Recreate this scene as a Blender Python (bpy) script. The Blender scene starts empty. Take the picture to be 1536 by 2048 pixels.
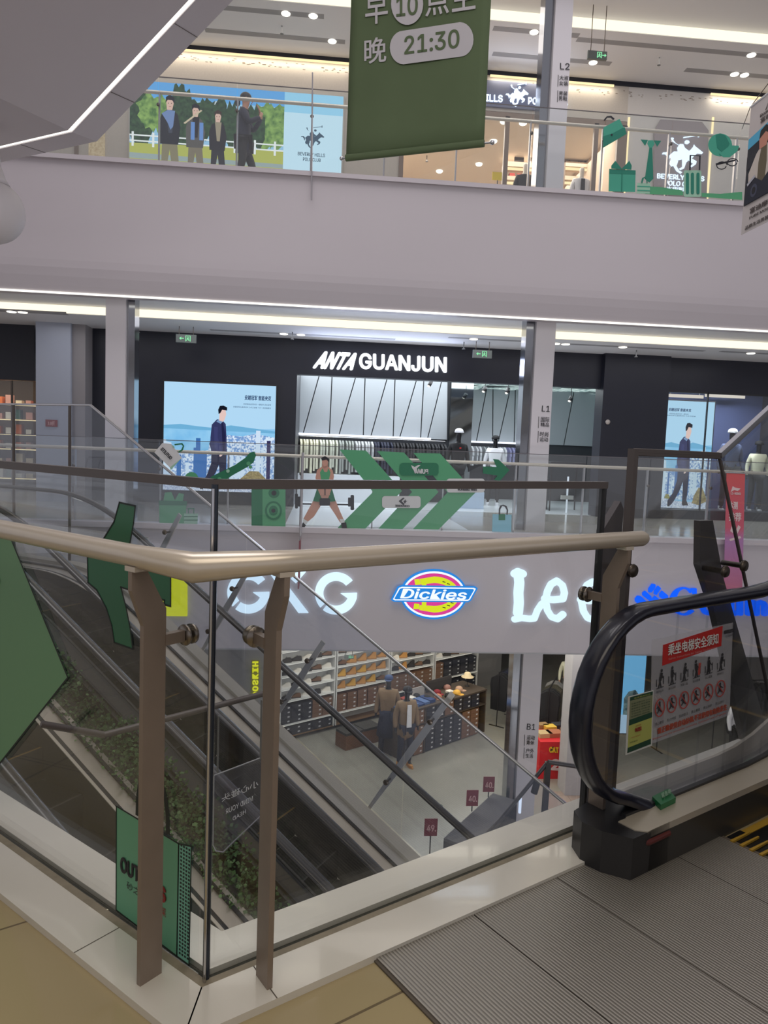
import bpy, math, random
from mathutils import Vector as V, Matrix
random.seed(7)
SC = bpy.context.scene
COL = SC.collection
# ---------------------------------------------------------------- camera
FPX = 1480.0; IW = 1536; IH = 2048; EYE = 1.45
YAW = math.radians(5.0); PITCH = math.radians(5.0); ROLL = math.radians(2.2)
CF = V((math.sin(YAW)*math.cos(PITCH), math.cos(YAW)*math.cos(PITCH), -math.sin(PITCH)))
_r = V((math.cos(YAW), -math.sin(YAW), 0)); _u = _r.cross(CF)
CR = _r*math.cos(ROLL) + _u*math.sin(ROLL); CU = -_r*math.sin(ROLL) + _u*math.cos(ROLL)
CC = V((0, 0, EYE))
cam_data = bpy.data.cameras.new('camera'); cam = bpy.data.objects.new('camera', cam_data); COL.objects.link(cam)
cam_data.sensor_fit = 'VERTICAL'; cam_data.sensor_height = 36.0; cam_data.lens = 36.0*FPX/IH
cam_data.clip_start = 0.05; cam_data.clip_end = 200
m = Matrix((CR, CU, -CF)).transposed().to_4x4(); m.translation = CC
cam.matrix_world = m
SC.camera = cam
SC.view_settings.view_transform = 'Standard'; SC.view_settings.look = 'None'
SC.view_settings.exposure = 0.0; SC.view_settings.gamma = 1.0; SC.view_settings.use_curve_mapping = False
SC.cycles.max_bounces = 6; SC.cycles.transparent_max_bounces = 24; SC.cycles.glossy_bounces = 3
SC.cycles.diffuse_bounces = 3; SC.cycles.sample_clamp_indirect = 4.0
SC.cycles.caustics_reflective = False; SC.cycles.caustics_refractive = False
# ---------------------------------------------------------------- world and large lights
w = bpy.data.worlds.new('mall_air'); SC.world = w; w.use_nodes = True
WORLD = w.node_tree.nodes['Background']
WORLD.inputs[0].default_value = (0.95, 0.93, 1.0, 1); WORLD.inputs[1].default_value = 0.42
def area(name, loc, size, power, color=(1, .96, .9), rot=(0, 0, 0)):
    l = bpy.data.lights.new(name, 'AREA'); l.shape = 'RECTANGLE'; l.size, l.size_y = size
    l.energy = power; l.color = color
    o = bpy.data.objects.new(name, l); o.location = loc; o.rotation_euler = rot; COL.objects.link(o); return o
area('skylight_over_atrium', (1, 7, 19), (14, 9), 1700, (1, .95, .95))
area('near_ceiling_panel', (0.4, -0.3, 3.8), (3.6, 2.2), 60, (1, .9, .77))
area('upper_corridor_panel', (2, 15.3, 9.85), (16, 1.6), 120, (1, .93, .86))
area('first_corridor_panel', (2, 15.6, 3.78), (16, 1.4), 75, (.95, .95, 1))
area('sports_store_panel', (3.0, 19.0, 3.3), (7.5, 3.0), 300, (.9, .96, 1))
area('upper_store_panel', (5.0, 19.5, 9.0), (7, 3.6), 380, (1, .9, .78))
area('basement_store_panel', (3.5, 17.0, -2.5), (9, 4.0), 230, (1, .93, .82))
area('basement_hall_panel', (6.0, 14.6, -2.35), (7, 1.6), 90, (1, .93, .85))
area('lower_fascia_fill', (4, -.5, -3.6), (12, 3.2), 520, (.97, .95, 1), (math.radians(90), 0, 0))  # unseen fill lamp added to brighten the lower fascia and escalators
area('upper_fascia_fill', (1, -2.5, 7.0), (12, 3.0), 250, (1, .95, .93), (math.radians(90), 0, 0))  # added fill behind the viewer, lifts the upper fascia and truss
# ---------------------------------------------------------------- maths helpers
def ray(px, py): return CR*((px-IW/2)/FPX) + CU*((IH/2-py)/FPX) + CF
class Pl:
    """A real plane of the place; a picture point becomes the point of the plane it lies on."""
    def __init__(s, p0, n): s.p0 = V(p0); s.n = V(n).normalized()
    def at(s, px, py, lift=0.0):
        d = ray(px, py); p = CC + d*((s.p0-CC).dot(s.n)/d.dot(s.n)); return p + s.n*lift
    def off(s, d): return Pl(s.p0 + s.n*d, s.n)
def PY(y): return Pl((0, y, 0), (0, -1, 0))
def PZ(z): return Pl((0, 0, z), (0, 0, 1))
def lin(c):
    return tuple((x/255/12.92 if x/255 <= .04045 else ((x/255+.055)/1.055)**2.4) for x in c)
# ---------------------------------------------------------------- materials
_M = {}
def mat(name, rgb, rough=.6, metal=0.0, noise=0.0, nscale=8.0, bump=0.0, spec=.5, coat=0.0, stretch=(1, 1, 1)):
    """rgb is 0..1 linear surface colour; a faint procedural variation gives it life."""
    k = ('m', name)
    if k in _M: return _M[k]
    m = bpy.data.materials.new(name); m.use_nodes = True; nt = m.node_tree; b = nt.nodes['Principled BSDF']
    b.inputs['Roughness'].default_value = rough; b.inputs['Metallic'].default_value = metal
    b.inputs['Specular IOR Level'].default_value = spec; b.inputs['Coat Weight'].default_value = coat
    b.inputs['Base Color'].default_value = (*rgb, 1)
    if noise or bump:
        tc = nt.nodes.new('ShaderNodeTexCoord'); mp = nt.nodes.new('ShaderNodeMapping'); mp.inputs['Scale'].default_value = stretch
        nz = nt.nodes.new('ShaderNodeTexNoise'); nz.inputs['Scale'].default_value = nscale; nz.inputs['Detail'].default_value = 4
        nt.links.new(tc.outputs['Object'], mp.inputs[0]); nt.links.new(mp.outputs[0], nz.inputs['Vector'])
        if noise:
            mx = nt.nodes.new('ShaderNodeMix'); mx.data_type = 'RGBA'
            mx.inputs[6].default_value = (*[c*(1-noise) for c in rgb], 1); mx.inputs[7].default_value = (*[min(1, c*(1+noise)) for c in rgb], 1)
            nt.links.new(nz.outputs['Fac'], mx.inputs[0]); nt.links.new(mx.outputs[2], b.inputs['Base Color'])
        if bump:
            bp = nt.nodes.new('ShaderNodeBump'); bp.inputs['Strength'].default_value = bump; bp.inputs['Distance'].default_value = .02
            nt.links.new(nz.outputs['Fac'], bp.inputs['Height']); nt.links.new(bp.outputs[0], b.inputs['Normal'])
    _M[k] = m; return m
def emi(rgb, s=1.0, name=None, noise=None):
    """backlit print or lamp: rgb in 0..255; noise=(rgb2, scale, contrast) mottles the print"""
    k = ('e', tuple(rgb), s, noise)
    if k in _M: return _M[k]
    m = bpy.data.materials.new(name or 'backlit_%d_%d_%d' % tuple(rgb)); m.use_nodes = True; nt = m.node_tree
    nt.nodes.remove(nt.nodes['Principled BSDF']); e = nt.nodes.new('ShaderNodeEmission')
    e.inputs[0].default_value = (*lin(rgb), 1); e.inputs[1].default_value = s
    if noise:
        tc = nt.nodes.new('ShaderNodeTexCoord'); nz = nt.nodes.new('ShaderNodeTexNoise'); nz.inputs['Scale'].default_value = noise[1]; nz.inputs['Detail'].default_value = 6
        rp = nt.nodes.new('ShaderNodeValToRGB'); c = noise[2]
        rp.color_ramp.elements[0].position = .5-c; rp.color_ramp.elements[1].position = .5+c
        rp.color_ramp.elements[0].color = (*lin(rgb), 1); rp.color_ramp.elements[1].color = (*lin(noise[0]), 1)
        nt.links.new(tc.outputs['Object'], nz.inputs['Vector']); nt.links.new(nz.outputs['Fac'], rp.inputs[0]); nt.links.new(rp.outputs[0], e.inputs[0])
    nt.links.new(e.outputs[0], nt.nodes['Material Output'].inputs[0]); _M[k] = m; return m
def pane(name, tint=(.93, .96, .95), refl=1.0, haze=0.0, hz=(.8, .8, .85)):
    """thin sheet of glass: clear with Fresnel reflection, optionally a pale haze put in as colour for veiling reflections"""
    k = ('g', name)
    if k in _M: return _M[k]
    m = bpy.data.materials.new(name); m.use_nodes = True; nt = m.node_tree; nt.nodes.remove(nt.nodes['Principled BSDF'])
    t = nt.nodes.new('ShaderNodeBsdfTransparent'); t.inputs[0].default_value = (*tint, 1)
    g = nt.nodes.new('ShaderNodeBsdfGlossy'); g.inputs['Roughness'].default_value = .0; g.inputs[0].default_value = (1, 1, 1, 1)
    f = nt.nodes.new('ShaderNodeLayerWeight'); f.inputs[0].default_value = .5
    pw = nt.nodes.new('ShaderNodeMath'); pw.operation = 'POWER'; pw.inputs[1].default_value = 4.5; nt.links.new(f.outputs['Facing'], pw.inputs[0])
    mu = nt.nodes.new('ShaderNodeMath'); mu.operation = 'MULTIPLY_ADD'; mu.inputs[1].default_value = .8*refl; mu.inputs[2].default_value = .04*refl; mu.use_clamp = True
    mx = nt.nodes.new('ShaderNodeMixShader'); nt.links.new(pw.outputs[0], mu.inputs[0]); nt.links.new(mu.outputs[0], mx.inputs[0])
    nt.links.new(t.outputs[0], mx.inputs[1]); nt.links.new(g.outputs[0], mx.inputs[2]); out = mx
    if haze:
        d = nt.nodes.new('ShaderNodeBsdfDiffuse'); d.inputs[0].default_value = (*hz, 1); m2 = nt.nodes.new('ShaderNodeMixShader'); m2.inputs[0].default_value = haze
        nt.links.new(mx.outputs[0], m2.inputs[1]); nt.links.new(d.outputs[0], m2.inputs[2]); out = m2
    nt.links.new(out.outputs[0], nt.nodes['Material Output'].inputs[0]); _M[k] = m; return m
def film(name, rgb, alpha):
    """printed translucent vinyl on glass"""
    k = ('f', name)
    if k in _M: return _M[k]
    m = bpy.data.materials.new(name); m.use_nodes = True; b = m.node_tree.nodes['Principled BSDF']
    b.inputs['Base Color'].default_value = (*rgb, 1); b.inputs['Roughness'].default_value = .4; b.inputs['Alpha'].default_value = alpha
    _M[k] = m; return m
# ---------------------------------------------------------------- mesh builder
class MB:
    def __init__(s): s.v = []; s.f = []; s.mi = []; s.mats = []; s.sm = []
    def _m(s, m):
        if m not in s.mats: s.mats.append(m)
        return s.mats.index(m)
    def add(s, vs, fs, m=None, smooth=False):
        o = len(s.v); s.v += [tuple(v) for v in vs]; i = s._m(m)
        for f in fs: s.f.append(tuple(o+k for k in f)); s.mi.append(i); s.sm.append(smooth)
        return s
    def box(s, lo, hi, m=None):
        (a, b, c), (d, e, f) = lo, hi
        return s.add([(a,b,c),(d,b,c),(d,e,c),(a,e,c),(a,b,f),(d,b,f),(d,e,f),(a,e,f)],
                     [(0,3,2,1),(4,5,6,7),(0,1,5,4),(1,2,6,5),(2,3,7,6),(3,0,4,7)], m)
    def obb(s, c, ax, ay, az, m=None):
        """centre + three half-extent vectors"""
        c, ax, ay, az = V(c), V(ax), V(ay), V(az)
        vs = [c+ax*i+ay*j+az*k for k in (-1,1) for j, i in ((-1,-1),(-1,1),(1,1),(1,-1))]
        return s.add(vs, [(0,3,2,1),(4,5,6,7),(0,1,5,4),(1,2,6,5),(2,3,7,6),(3,0,4,7)], m)
    def bar(s, a, b, wd, ht, m=None, up=(0,0,1)):
        a, b = V(a), V(b); d = (b-a); n = d.normalized(); side = n.cross(V(up))
        if side.length < 1e-5: side = V((1,0,0))
        side.normalize(); u = side.cross(n)
        return s.obb((a+b)/2, d/2, side*wd/2, u*ht/2, m)
    def prism(s, pts, d, m=None, cap=True):
        """polygon pts (3-D, planar) pushed along vector d"""
        pts = [V(p) for p in pts]; d = V(d); n = len(pts)
        vs = pts + [p+d for p in pts]
        fs = [(i, (i+1) % n, n+(i+1) % n, n+i) for i in range(n)]
        if cap: fs += [tuple(range(n-1, -1, -1)), tuple(range(n, 2*n))]
        return s.add(vs, fs, m)
    def tube(s, pts, r, m=None, seg=10, caps=True, closed=False):
        pts = [V(p) for p in pts]; n = len(pts); rr = r if isinstance(r, (list, tuple)) else [r]*n
        vs = []; ref = None
        for i, p in enumerate(pts):
            if closed: t = pts[(i+1) % n]-pts[i-1]
            else: t = pts[min(i+1, n-1)]-pts[max(i-1, 0)]
            t.normalize()
            if ref is None: ref = V((0,0,1)) if abs(t.z) < .9 else V((1,0,0))
            a = t.cross(ref).normalized(); b = a.cross(t).normalized(); ref = b
            k = 1.0
            if 0 < i < n-1 and not closed:
                d1 = (pts[i]-pts[i-1]).normalized(); k = 1/max(.4, d1.dot(t))
            for j in range(seg):
                an = 2*math.pi*j/seg; vs.append(p + (a*math.cos(an)*1.0 + b*math.sin(an))*rr[i]*(1 if k < 1.02 else min(k, 1.3)))
        fs = []
        for i in range(n if closed else n-1):
            for j in range(seg):
                A = i*seg+j; B = i*seg+(j+1) % seg; Cc = ((i+1) % n)*seg+(j+1) % seg; D = ((i+1) % n)*seg+j
                fs.append((A, B, Cc, D))
        s.add(vs, fs, m, True)
        if caps and not closed:
            s.add(vs[:seg], [tuple(range(seg))], m); s.add(vs[-seg:], [tuple(range(seg-1, -1, -1))], m)
        return s
    def lathe(s, base, prof, m=None, seg=20, axis=(0,0,1), smooth=True):
        """prof: list of (radius, height) along axis"""
        ax = V(axis).normalized(); a = ax.orthogonal().normalized(); b = ax.cross(a); base = V(base); vs = []
        for r, h in prof:
            for j in range(seg):
                t = 2*math.pi*j/seg; vs.append(base+ax*h+(a*math.cos(t)+b*math.sin(t))*r)
        fs = [(i*seg+j, i*seg+(j+1) % seg, (i+1)*seg+(j+1) % seg, (i+1)*seg+j) for i in range(len(prof)-1) for j in range(seg)]
        fs += [tuple(range(seg-1, -1, -1)), tuple(range((len(prof)-1)*seg, len(prof)*seg))]
        return s.add(vs, fs, m, smooth)
    def ball(s, c, r, m=None, seg=16, rings=10, scale=(1,1,1)):
        c = V(c); vs = []; fs = []
        for i in range(rings+1):
            t = math.pi*i/rings
            for j in range(seg):
                p = 2*math.pi*j/seg
                vs.append(c+V((math.sin(t)*math.cos(p)*r*scale[0], math.sin(t)*math.sin(p)*r*scale[1], math.cos(t)*r*scale[2])))
        fs = [(i*seg+j, (i+1)*seg+j, (i+1)*seg+(j+1) % seg, i*seg+(j+1) % seg) for i in range(rings) for j in range(seg)]
        return s.add(vs, fs, m, True)
    # picture helpers: shapes traced on a real plane
    def pp(s, pl, pts, m, lift=.002, th=.002):
        q = [pl.at(x, y, lift) for x, y in pts]
        return s.prism(q, pl.n*th, m)
    def mesh(s, name):
        me = bpy.data.meshes.new(name); me.from_pydata(s.v, [], s.f)
        for m in s.mats:
            if m: me.materials.append(m)
        for p, i, k in zip(me.polygons, s.mi, s.sm): p.material_index = i; p.use_smooth = k
        me.validate(clean_customdata=False); me.update(); return me
    def build(s, name, m=None, parent=None, world=True):
        if m is not None: s.mats = [x or m for x in s.mats] or [m]
        o = bpy.data.objects.new(name, s.mesh(name)); COL.objects.link(o)
        if parent is not None:
            o.parent = parent
            if world: o.matrix_parent_inverse = wmat(parent).inverted()
        return o
def wmat(o):
    m = Matrix.LocRotScale(o.location, o.rotation_euler, o.scale)
    return wmat(o.parent) @ o.matrix_parent_inverse @ m if o.parent else m
def rebase(o, loc=None):
    """move the origin of a childless world-space mesh to its base centre"""
    me = o.data; xs = [v.co for v in me.vertices]
    if loc is None:
        loc = V(((min(v.x for v in xs)+max(v.x for v in xs))/2, (min(v.y for v in xs)+max(v.y for v in xs))/2, min(v.z for v in xs)))
    me.transform(Matrix.Translation(-loc)); o.location = loc; return o
def tag(o, label=None, cat=None, group=None, kind=None):
    if label: o['label'] = label
    if cat: o['category'] = cat
    if group: o['group'] = group
    if kind: o['kind'] = kind
    return o
def thing(name, loc, label, cat, group=None, rz=0.0):
    o = bpy.data.objects.new(name, None); o.empty_display_size = .1; COL.objects.link(o); o.location = loc; o.rotation_euler = (0, 0, rz)
    return tag(o, label, cat, group)
def struct(o): o['kind'] = 'structure'; return o
def copy_tree(o, parent=None):
    c = o.copy(); COL.objects.link(c)
    if parent is not None: c.parent = parent
    for ch in [x for x in bpy.data.objects if x.parent == o]: copy_tree(ch, c)
    return c
def circle(cx, cy, rx, ry=None, n=28, a0=0, a1=360):
    ry = ry or rx
    full = (a1-a0) >= 360
    return [(cx+rx*math.cos(math.radians(a0+(a1-a0)*i/(n if full else n-1))), cy+ry*math.sin(math.radians(a0+(a1-a0)*i/(n if full else n-1)))) for i in range(n)]
def rrect(x0, y0, x1, y1, r, n=5):
    p = []
    for cx, cy, a in ((x1-r, y1-r, 0), (x0+r, y1-r, 90), (x0+r, y0+r, 180), (x1-r, y0+r, 270)):
        p += [(cx+r*math.cos(math.radians(a+90*i/n)), cy+r*math.sin(math.radians(a+90*i/n))) for i in range(n+1)]
    return p
def quadmap(q, pts):
    """map unit-square pts into picture quad q = (bl, br, tr, tl)"""
    out = []
    for u, v in pts:
        a = [q[0][k]*(1-u)*(1-v)+q[1][k]*u*(1-v)+q[2][k]*u*v+q[3][k]*(1-u)*v for k in (0, 1)]; out.append(tuple(a))
    return out
# ---------------------------------------------------------------- lettering
_T = {}
try:      # Blender's own bundled sans serif; the built-in face is used when it is not there
    import os
    FONT = bpy.data.fonts.load(os.path.join(bpy.utils.system_resource('DATAFILES'), 'fonts', 'Inter.woff2'))
except Exception:
    FONT = None
def _glyphs(s, bold=0.0, shear=0.0, space=1.0):
    k = (s, bold, shear, space)
    if k in _T: return _T[k]
    cu = bpy.data.curves.new('lettering', 'FONT'); cu.body = s; cu.font = FONT if (FONT and s.isascii()) else cu.font; cu.offset = bold; cu.shear = shear; cu.space_character = space
    cu.resolution_u = 4; cu.align_x = 'LEFT'; cu.space_line = .95
    ob = bpy.data.objects.new('lettering', cu); COL.objects.link(ob)
    dg = bpy.context.evaluated_depsgraph_get(); dg.update()
    me = bpy.data.meshes.new_from_object(ob.evaluated_get(dg))
    vs = [tuple(v.co) for v in me.vertices]; fs = [tuple(p.vertices) for p in me.polygons]
    bpy.data.objects.remove(ob); bpy.data.meshes.remove(me); bpy.data.curves.remove(cu)
    _T[k] = (vs, fs); return _T[k]
def letters(mb, s, bl, br, tl, m, nrm, th=.01, bold=0.0, shear=0.0, space=1.0):
    """set the word s into the parallelogram bl-br-tl as solid letters of thickness th"""
    vs0, fs0 = _glyphs(s, 0.0, shear, space); b = min(bold, .05)
    if not vs0: return mb
    vs, fs = [], []     # heavier weights: the same glyph set again a hair to each side
    for dx, dy in (((0, 0),) if b <= 0 else ((0, 0), (b, 0), (-b, 0), (0, b*.7), (0, -b*.7), (b*.7, b*.5), (-b*.7, b*.5), (b*.7, -b*.5), (-b*.7, -b*.5))):
        k0 = len(vs); vs += [(x+dx, y+dy, k0*.0005/len(vs0)) for x, y, z in vs0]; fs += [tuple(k0+i for i in f) for f in fs0]
    x0 = min(v[0] for v in vs); x1 = max(v[0] for v in vs); y0 = min(v[1] for v in vs); y1 = max(v[1] for v in vs)
    bl, br, tl, nrm = V(bl), V(br), V(tl), V(nrm)
    def mp(v, k): return bl + (br-bl)*((v[0]-x0)/(x1-x0)) + (tl-bl)*((v[1]-y0)/max(1e-6, y1-y0)) + nrm*(k+v[2]*.6)
    top = [mp(v, th) for v in vs]; n = len(vs); mb.add(top, fs, m)
    if th > .004:
        cnt = {}
        for f in fs:
            for i in range(len(f)):
                e = (f[i], f[(i+1) % len(f)]); cnt[e] = cnt.get(e, 0)+1
        side = [e for e in cnt if (e[1], e[0]) not in cnt]
        mb.add([mp(v, 0) for v in vs]+top, [(a, b, n+b, n+a) for a, b in side], m)
    return mb
def ltr(mb, s, pl, bl, br, tl, m, th=.003, lift=.004, **k):
    """lettering given by picture points of its corners on plane pl"""
    return letters(mb, s, pl.at(*bl, lift), pl.at(*br, lift), pl.at(*tl, lift), m, pl.n, th, **k)
# ================================================================ palette
WHITE = mat('white_plaster', (.62, .575, .59), .55, noise=.03, nscale=1.5)
FASC = mat('lilac_white_fascia_paint', (.56, .515, .54), .45, noise=.025, nscale=.8)
CEILM = mat('ceiling_paint', (.74, .73, .75), .7)
STONE = mat('white_marble_curb', (.72, .69, .62), .12, noise=.06, nscale=5, coat=.3)
GREYSLOT = mat('grey_ceiling_slot', (.33, .32, .33), .7)
DARKW = mat('charcoal_metal_cladding', (.012, .013, .024), .38, noise=.15, nscale=3)
DARKP = mat('dark_grey_panel', (.035, .036, .045), .45)
STEEL = mat('brushed_steel', (.62, .58, .53), .32, .35, noise=.08, nscale=60, stretch=(1, 1, .05))
STEELD = mat('dark_bronze_steel', (.115, .095, .08), .33, .75, noise=.08, nscale=30)
CHROME = mat('polished_steel', (.62, .62, .64), .12, 1.0)
BLACKM = mat('black_metal', (.02, .02, .023), .35)
BLACKR = mat('black_rubber', (.012, .012, .016), .3, coat=.2)
GLASS = pane('clear_glass', (.95, .97, .96))
GLASSN = pane('near_railing_glass', (.965, .975, .97), 1.1)
GLASSF = pane('far_railing_glass', (.95, .97, .97), 1.0, .03)
LED = emi((255, 252, 240), 1.6, 'white_led_line')
WARM = emi((255, 246, 218), 1.3, 'warm_cove_light')
WARMS = emi((255, 228, 175), 1.3, 'warm_led_line')
COOL = emi((225, 235, 255), 1.3, 'cool_led_line')
def tile_mat(name, c1, c2, grout, size, ang, rough, sh=(0, 0, 0), bumpy=0.0, gw=.006):
    m = bpy.data.materials.new(name); m.use_nodes = True; nt = m.node_tree; b = nt.nodes['Principled BSDF']; b.inputs['Roughness'].default_value = rough
    tc = nt.nodes.new('ShaderNodeTexCoord'); mp = nt.nodes.new('ShaderNodeMapping'); mp.inputs['Rotation'].default_value = (0, 0, -ang); mp.inputs['Location'].default_value = sh
    br = nt.nodes.new('ShaderNodeTexBrick'); br.offset = 0; br.inputs['Scale'].default_value = 1; br.inputs['Brick Width'].default_value = size; br.inputs['Row Height'].default_value = size
    br.inputs['Mortar Size'].default_value = gw; br.inputs['Color1'].default_value = (*c1, 1); br.inputs['Color2'].default_value = (*c2, 1); br.inputs['Mortar'].default_value = (*grout, 1)
    nt.links.new(tc.outputs['Object'], mp.inputs[0]); nt.links.new(mp.outputs[0], br.inputs[0]); nt.links.new(br.outputs[0], b.inputs['Base Color'])
    if bumpy:
        nz = nt.nodes.new('ShaderNodeTexNoise'); nz.inputs['Scale'].default_value = 9; bp = nt.nodes.new('ShaderNodeBump'); bp.inputs['Strength'].default_value = bumpy; bp.inputs['Distance'].default_value = .01
        nt.links.new(tc.outputs['Object'], nz.inputs[0]); nt.links.new(nz.outputs['Fac'], bp.inputs['Height']); nt.links.new(bp.outputs[0], b.inputs['Normal'])
    return m
# ================================================================ near gallery edge frame
P0 = V((-.254, 1.821, 0)); UR = V((.8617, .5075, 0)); NR = V((.5075, -.8617, 0)); UL = V((-.743, .669, 0)).normalized(); NL = V((-.669, -.743, 0)).normalized()
UP = V((0, 0, 1))
def RS(s, n, z): return P0 + UR*s + NR*n + UP*z          # right-hand edge: along, towards viewer, up
def LS(s, n, z): return P0 + UL*s + NL*n + UP*z          # left-hand edge
PLR = Pl(P0, NR); PLL = Pl(P0, NL)
def mitre(n):
    """corner point at offset n from both glass lines"""
    a, b = P0+NR*n, P0+NL*n; t = ((b-a).x*UL.y-(b-a).y*UL.x)/(UR.x*UL.y-UR.y*UL.x); return a+UR*t
BEIGE = tile_mat('polished_beige_floor_tile', (.42, .34, .19), (.40, .325, .185), (.17, .13, .08), .8, math.radians(30.5), .07, (.13, .2, 0), .06, .004)
mb = MB(); mc = mitre(.165)
poly = [V((LS(9, .165, 0))), mc, RS(11, .165, 0), V((12, -5, 0)), V((-9, -5, 0))]
FZ = .062
mb.prism([p+UP*(FZ-.003) for p in poly][::-1], -UP*.5); struct(mb.build('floor', BEIGE))
# marble curb strips with mitred corner
mi, mo = mitre(.17), mitre(-.14)
for nm, a, b in (('trim_1', LS, UL), ('trim_2', RS, UR)):
    f = LS if nm == 'trim_1' else RS; wi = -.14 if nm == 'trim_1' else -.19
    mb = MB(); L = 7.0 if nm == 'trim_1' else 1.62
    inner = mitre(-.14) if nm == 'trim_1' else mitre(-.14)
    q = [mitre(.17), f(L, .17, 0), f(L, .035, 0), mitre(.035)]
    mb.prism([p+UP*.0 for p in q], UP*.08)
    q = [mitre(.035), f(L, .035, 0), f(L, .004, 0), mitre(.004)]
    mb.prism([p+UP*.0 for p in q], UP*.072, mat('sealant_groove', (.30, .26, .19), .7, noise=.3, nscale=20))
    q = [mitre(.004), f(L, .004, 0), f(L, -.016, 0), mitre(-.016)]
    mb.prism([p+UP*.0 for p in q], UP*.064, mat('dark_glass_seal', (.05, .05, .04), .7))
    if nm == 'trim_2': L = 9
    q = [mitre(-.016), f(L, -.016, 0), f(L, -.19 if nm == 'trim_2' else -.14, 0), mitre(-.14)]
    mb.prism([p+UP*-.5 for p in q], UP*.58)
    jt = mat('dark_joint', (.12, .10, .08), .8)
    for sj in ((.33, 3.0) if nm == 'trim_1' else (.115, 3.2)):
        if sj < L: mb.add([f(sj, .17, .0805), f(sj+.003, .17, .0805), f(sj+.003, .035, .0805), f(sj, .035, .0805)], [(0, 1, 2, 3)], jt)
    cr = mitre(.17); ci = mitre(.035)
    d = V((0.0018, 0.0, 0)); mb.add([cr+UP*.0806-d, cr+UP*.0806+d, ci+UP*.0806+d, ci+UP*.0806-d], [(0, 1, 2, 3)], jt)
    struct(mb.build(nm, STONE))
# near gallery ceiling (the slab of the floor above, over the viewer)
mb = MB(); poly = [LS(9, .3, 3.85), mitre(.3)+UP*3.85, RS(11, .3, 3.85), V((12, -5, 3.85)), V((-9, -5, 3.85))]
mb.prism(poly, UP*.5); struct(mb.build('ceiling_near', CEILM))
# ================================================================ far galleries
XL, XR = -13.0, 15.0
FGREY = mat('pale_gallery_floor', (.50, .46, .41), .12, noise=.05, nscale=2)
def gallery_floor(name, z):
    struct(MB().box((XL, 12.97, z-.3), (XR, 17.3, z)).build(name, FGREY))
gallery_floor('floor_first_gallery', 0); gallery_floor('floor_upper_gallery', 6.0)
def fascia(name, z0, z1):
    # vertical face with a softly tucked lower edge, pushed along x
    prof = [(12.95, z1), (12.95, z0+.62), (12.952, z0+.5), (12.96, z0+.38), (12.985, z0+.24), (13.02, z0+.1), (13.05, z0), (13.45, z0), (13.45, z1)]
    mb = MB(); vs = [(x, y, z) for x in (XL, XR) for y, z in prof]; n = len(prof)
    mb.add(vs, [(i, n+i, n+(i+1) % n, (i+1) % n) for i in range(n)]+[tuple(range(n)), tuple(range(2*n-1, n-1, -1))])
    struct(mb.build(name, FASC))
fascia('wall_upper_fascia', 3.83, 5.93); fascia('wall_top_fascia', 9.9, 12.5)
struct(MB().box((XL, 12.95, -2.18), (XR, 13.4, -.09)).build('wall_first_fascia', FASC))
struct(MB().box((XL, 12.9, -.09), (XR, 13.2, .003)).build('trim_3', FASC))
struct(MB().box((XL, 12.9, 5.93), (XR, 13.2, 6.003)).build('trim_4', FASC))
struct(MB().box((XL, 12.98, -2.215), (XR, 13.4, -2.18)).build('trim_5', mat('pale_metal_edge', (.5, .5, .52), .3)))
def led_line(name, a, b, w, h, m, label, cat='light strip', group=None):
    o = MB().bar(a, b, w, h, m).build(name); rebase(o); return tag(o, label, cat, group)
led_line('led_strip', (XL, 13.06, 3.812), (XR, 13.06, 3.812), .05, .024, LED, 'thin white light line along the bottom edge of the upper fascia')
led_line('led_strip', (XL, 13.06, 9.882), (XR, 13.06, 9.882), .05, .024, LED, 'thin light line under the topmost fascia at the upper right corner')
# first gallery ceiling: raised front, glowing step, lower back
def gceil(tagn, zb, za, ystep, names):
    struct(MB().box((XL, 13.05, za), (XR, ystep, za+.15)).build(names[0], CEILM))
    struct(MB().box((XL, ystep+.01, zb), (XR, 17.3, zb+.4)).build(names[1], CEILM))
    o = MB().box((XL, ystep-.012, zb+.012), (XR, ystep+.005, za-.01)).build('cove_light', WARM); rebase(o); return o
tag(gceil('a', 3.83, 4.0, 15.35, ('ceiling_first_gallery_front', 'ceiling_first_gallery_back')), 'long warm white cove light along the ceiling above the sports shops', 'cove light')
tag(gceil('b', 9.87, 10.08, 15.1, ('ceiling_upper_gallery_front', 'ceiling_upper_gallery_back')), 'long warm white cove light along the ceiling of the upper floor', 'cove light')
# grey ceiling slots with pairs of downlights
DL = emi((255, 250, 235), 2.2, 'downlight_lens')
def slot(z, x0, x1, y, lights, where, g, wd=.16):
    t = thing('ceiling_slot', ((x0+x1)/2, y, z), 'narrow grey recessed slot with downlights '+where, 'ceiling light', g)
    MB().box((x0, y-wd/2, z-.004), (x1, y+wd/2, z+.03)).build('slot_channel', GREYSLOT, t)
    for lx in lights:
        MB().lathe((lx, y, z-.02), [(.085, 0), (.09, .006), (.09, .015)], DL, 16).build('downlight', None, t)
def sl(z, p0, p1, lights, where, g):
    a, b = PZ(z).at(*p0), PZ(z).at(*p1); y = (a.y+b.y)/2
    slot(z, a.x, b.x, y, [PZ(z).at(l, p0[1]).x for l in lights], where, g)
GU = 'grey slots in the upper ceiling'; G1 = 'grey slots in the ceiling above the sports shop'
sl(9.87, (440, 18), (648, 30), (571, 626), 'nearest the top edge, left of the green banner', GU)
sl(9.87, (410, 60), (690, 84), (665,), 'just above the dark band, left of the green banner', GU)
sl(9.87, (985, 60), (1160, 68), (1070,), 'between the green banner and the column', GU)
sl(9.87, (985, 108), (1222, 127), (1198,), 'behind the hanging exit sign', GU)
sl(9.87, (1370, 140), (1560, 155), (1478, 1500), 'at the far right of the upper ceiling', GU)
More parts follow.
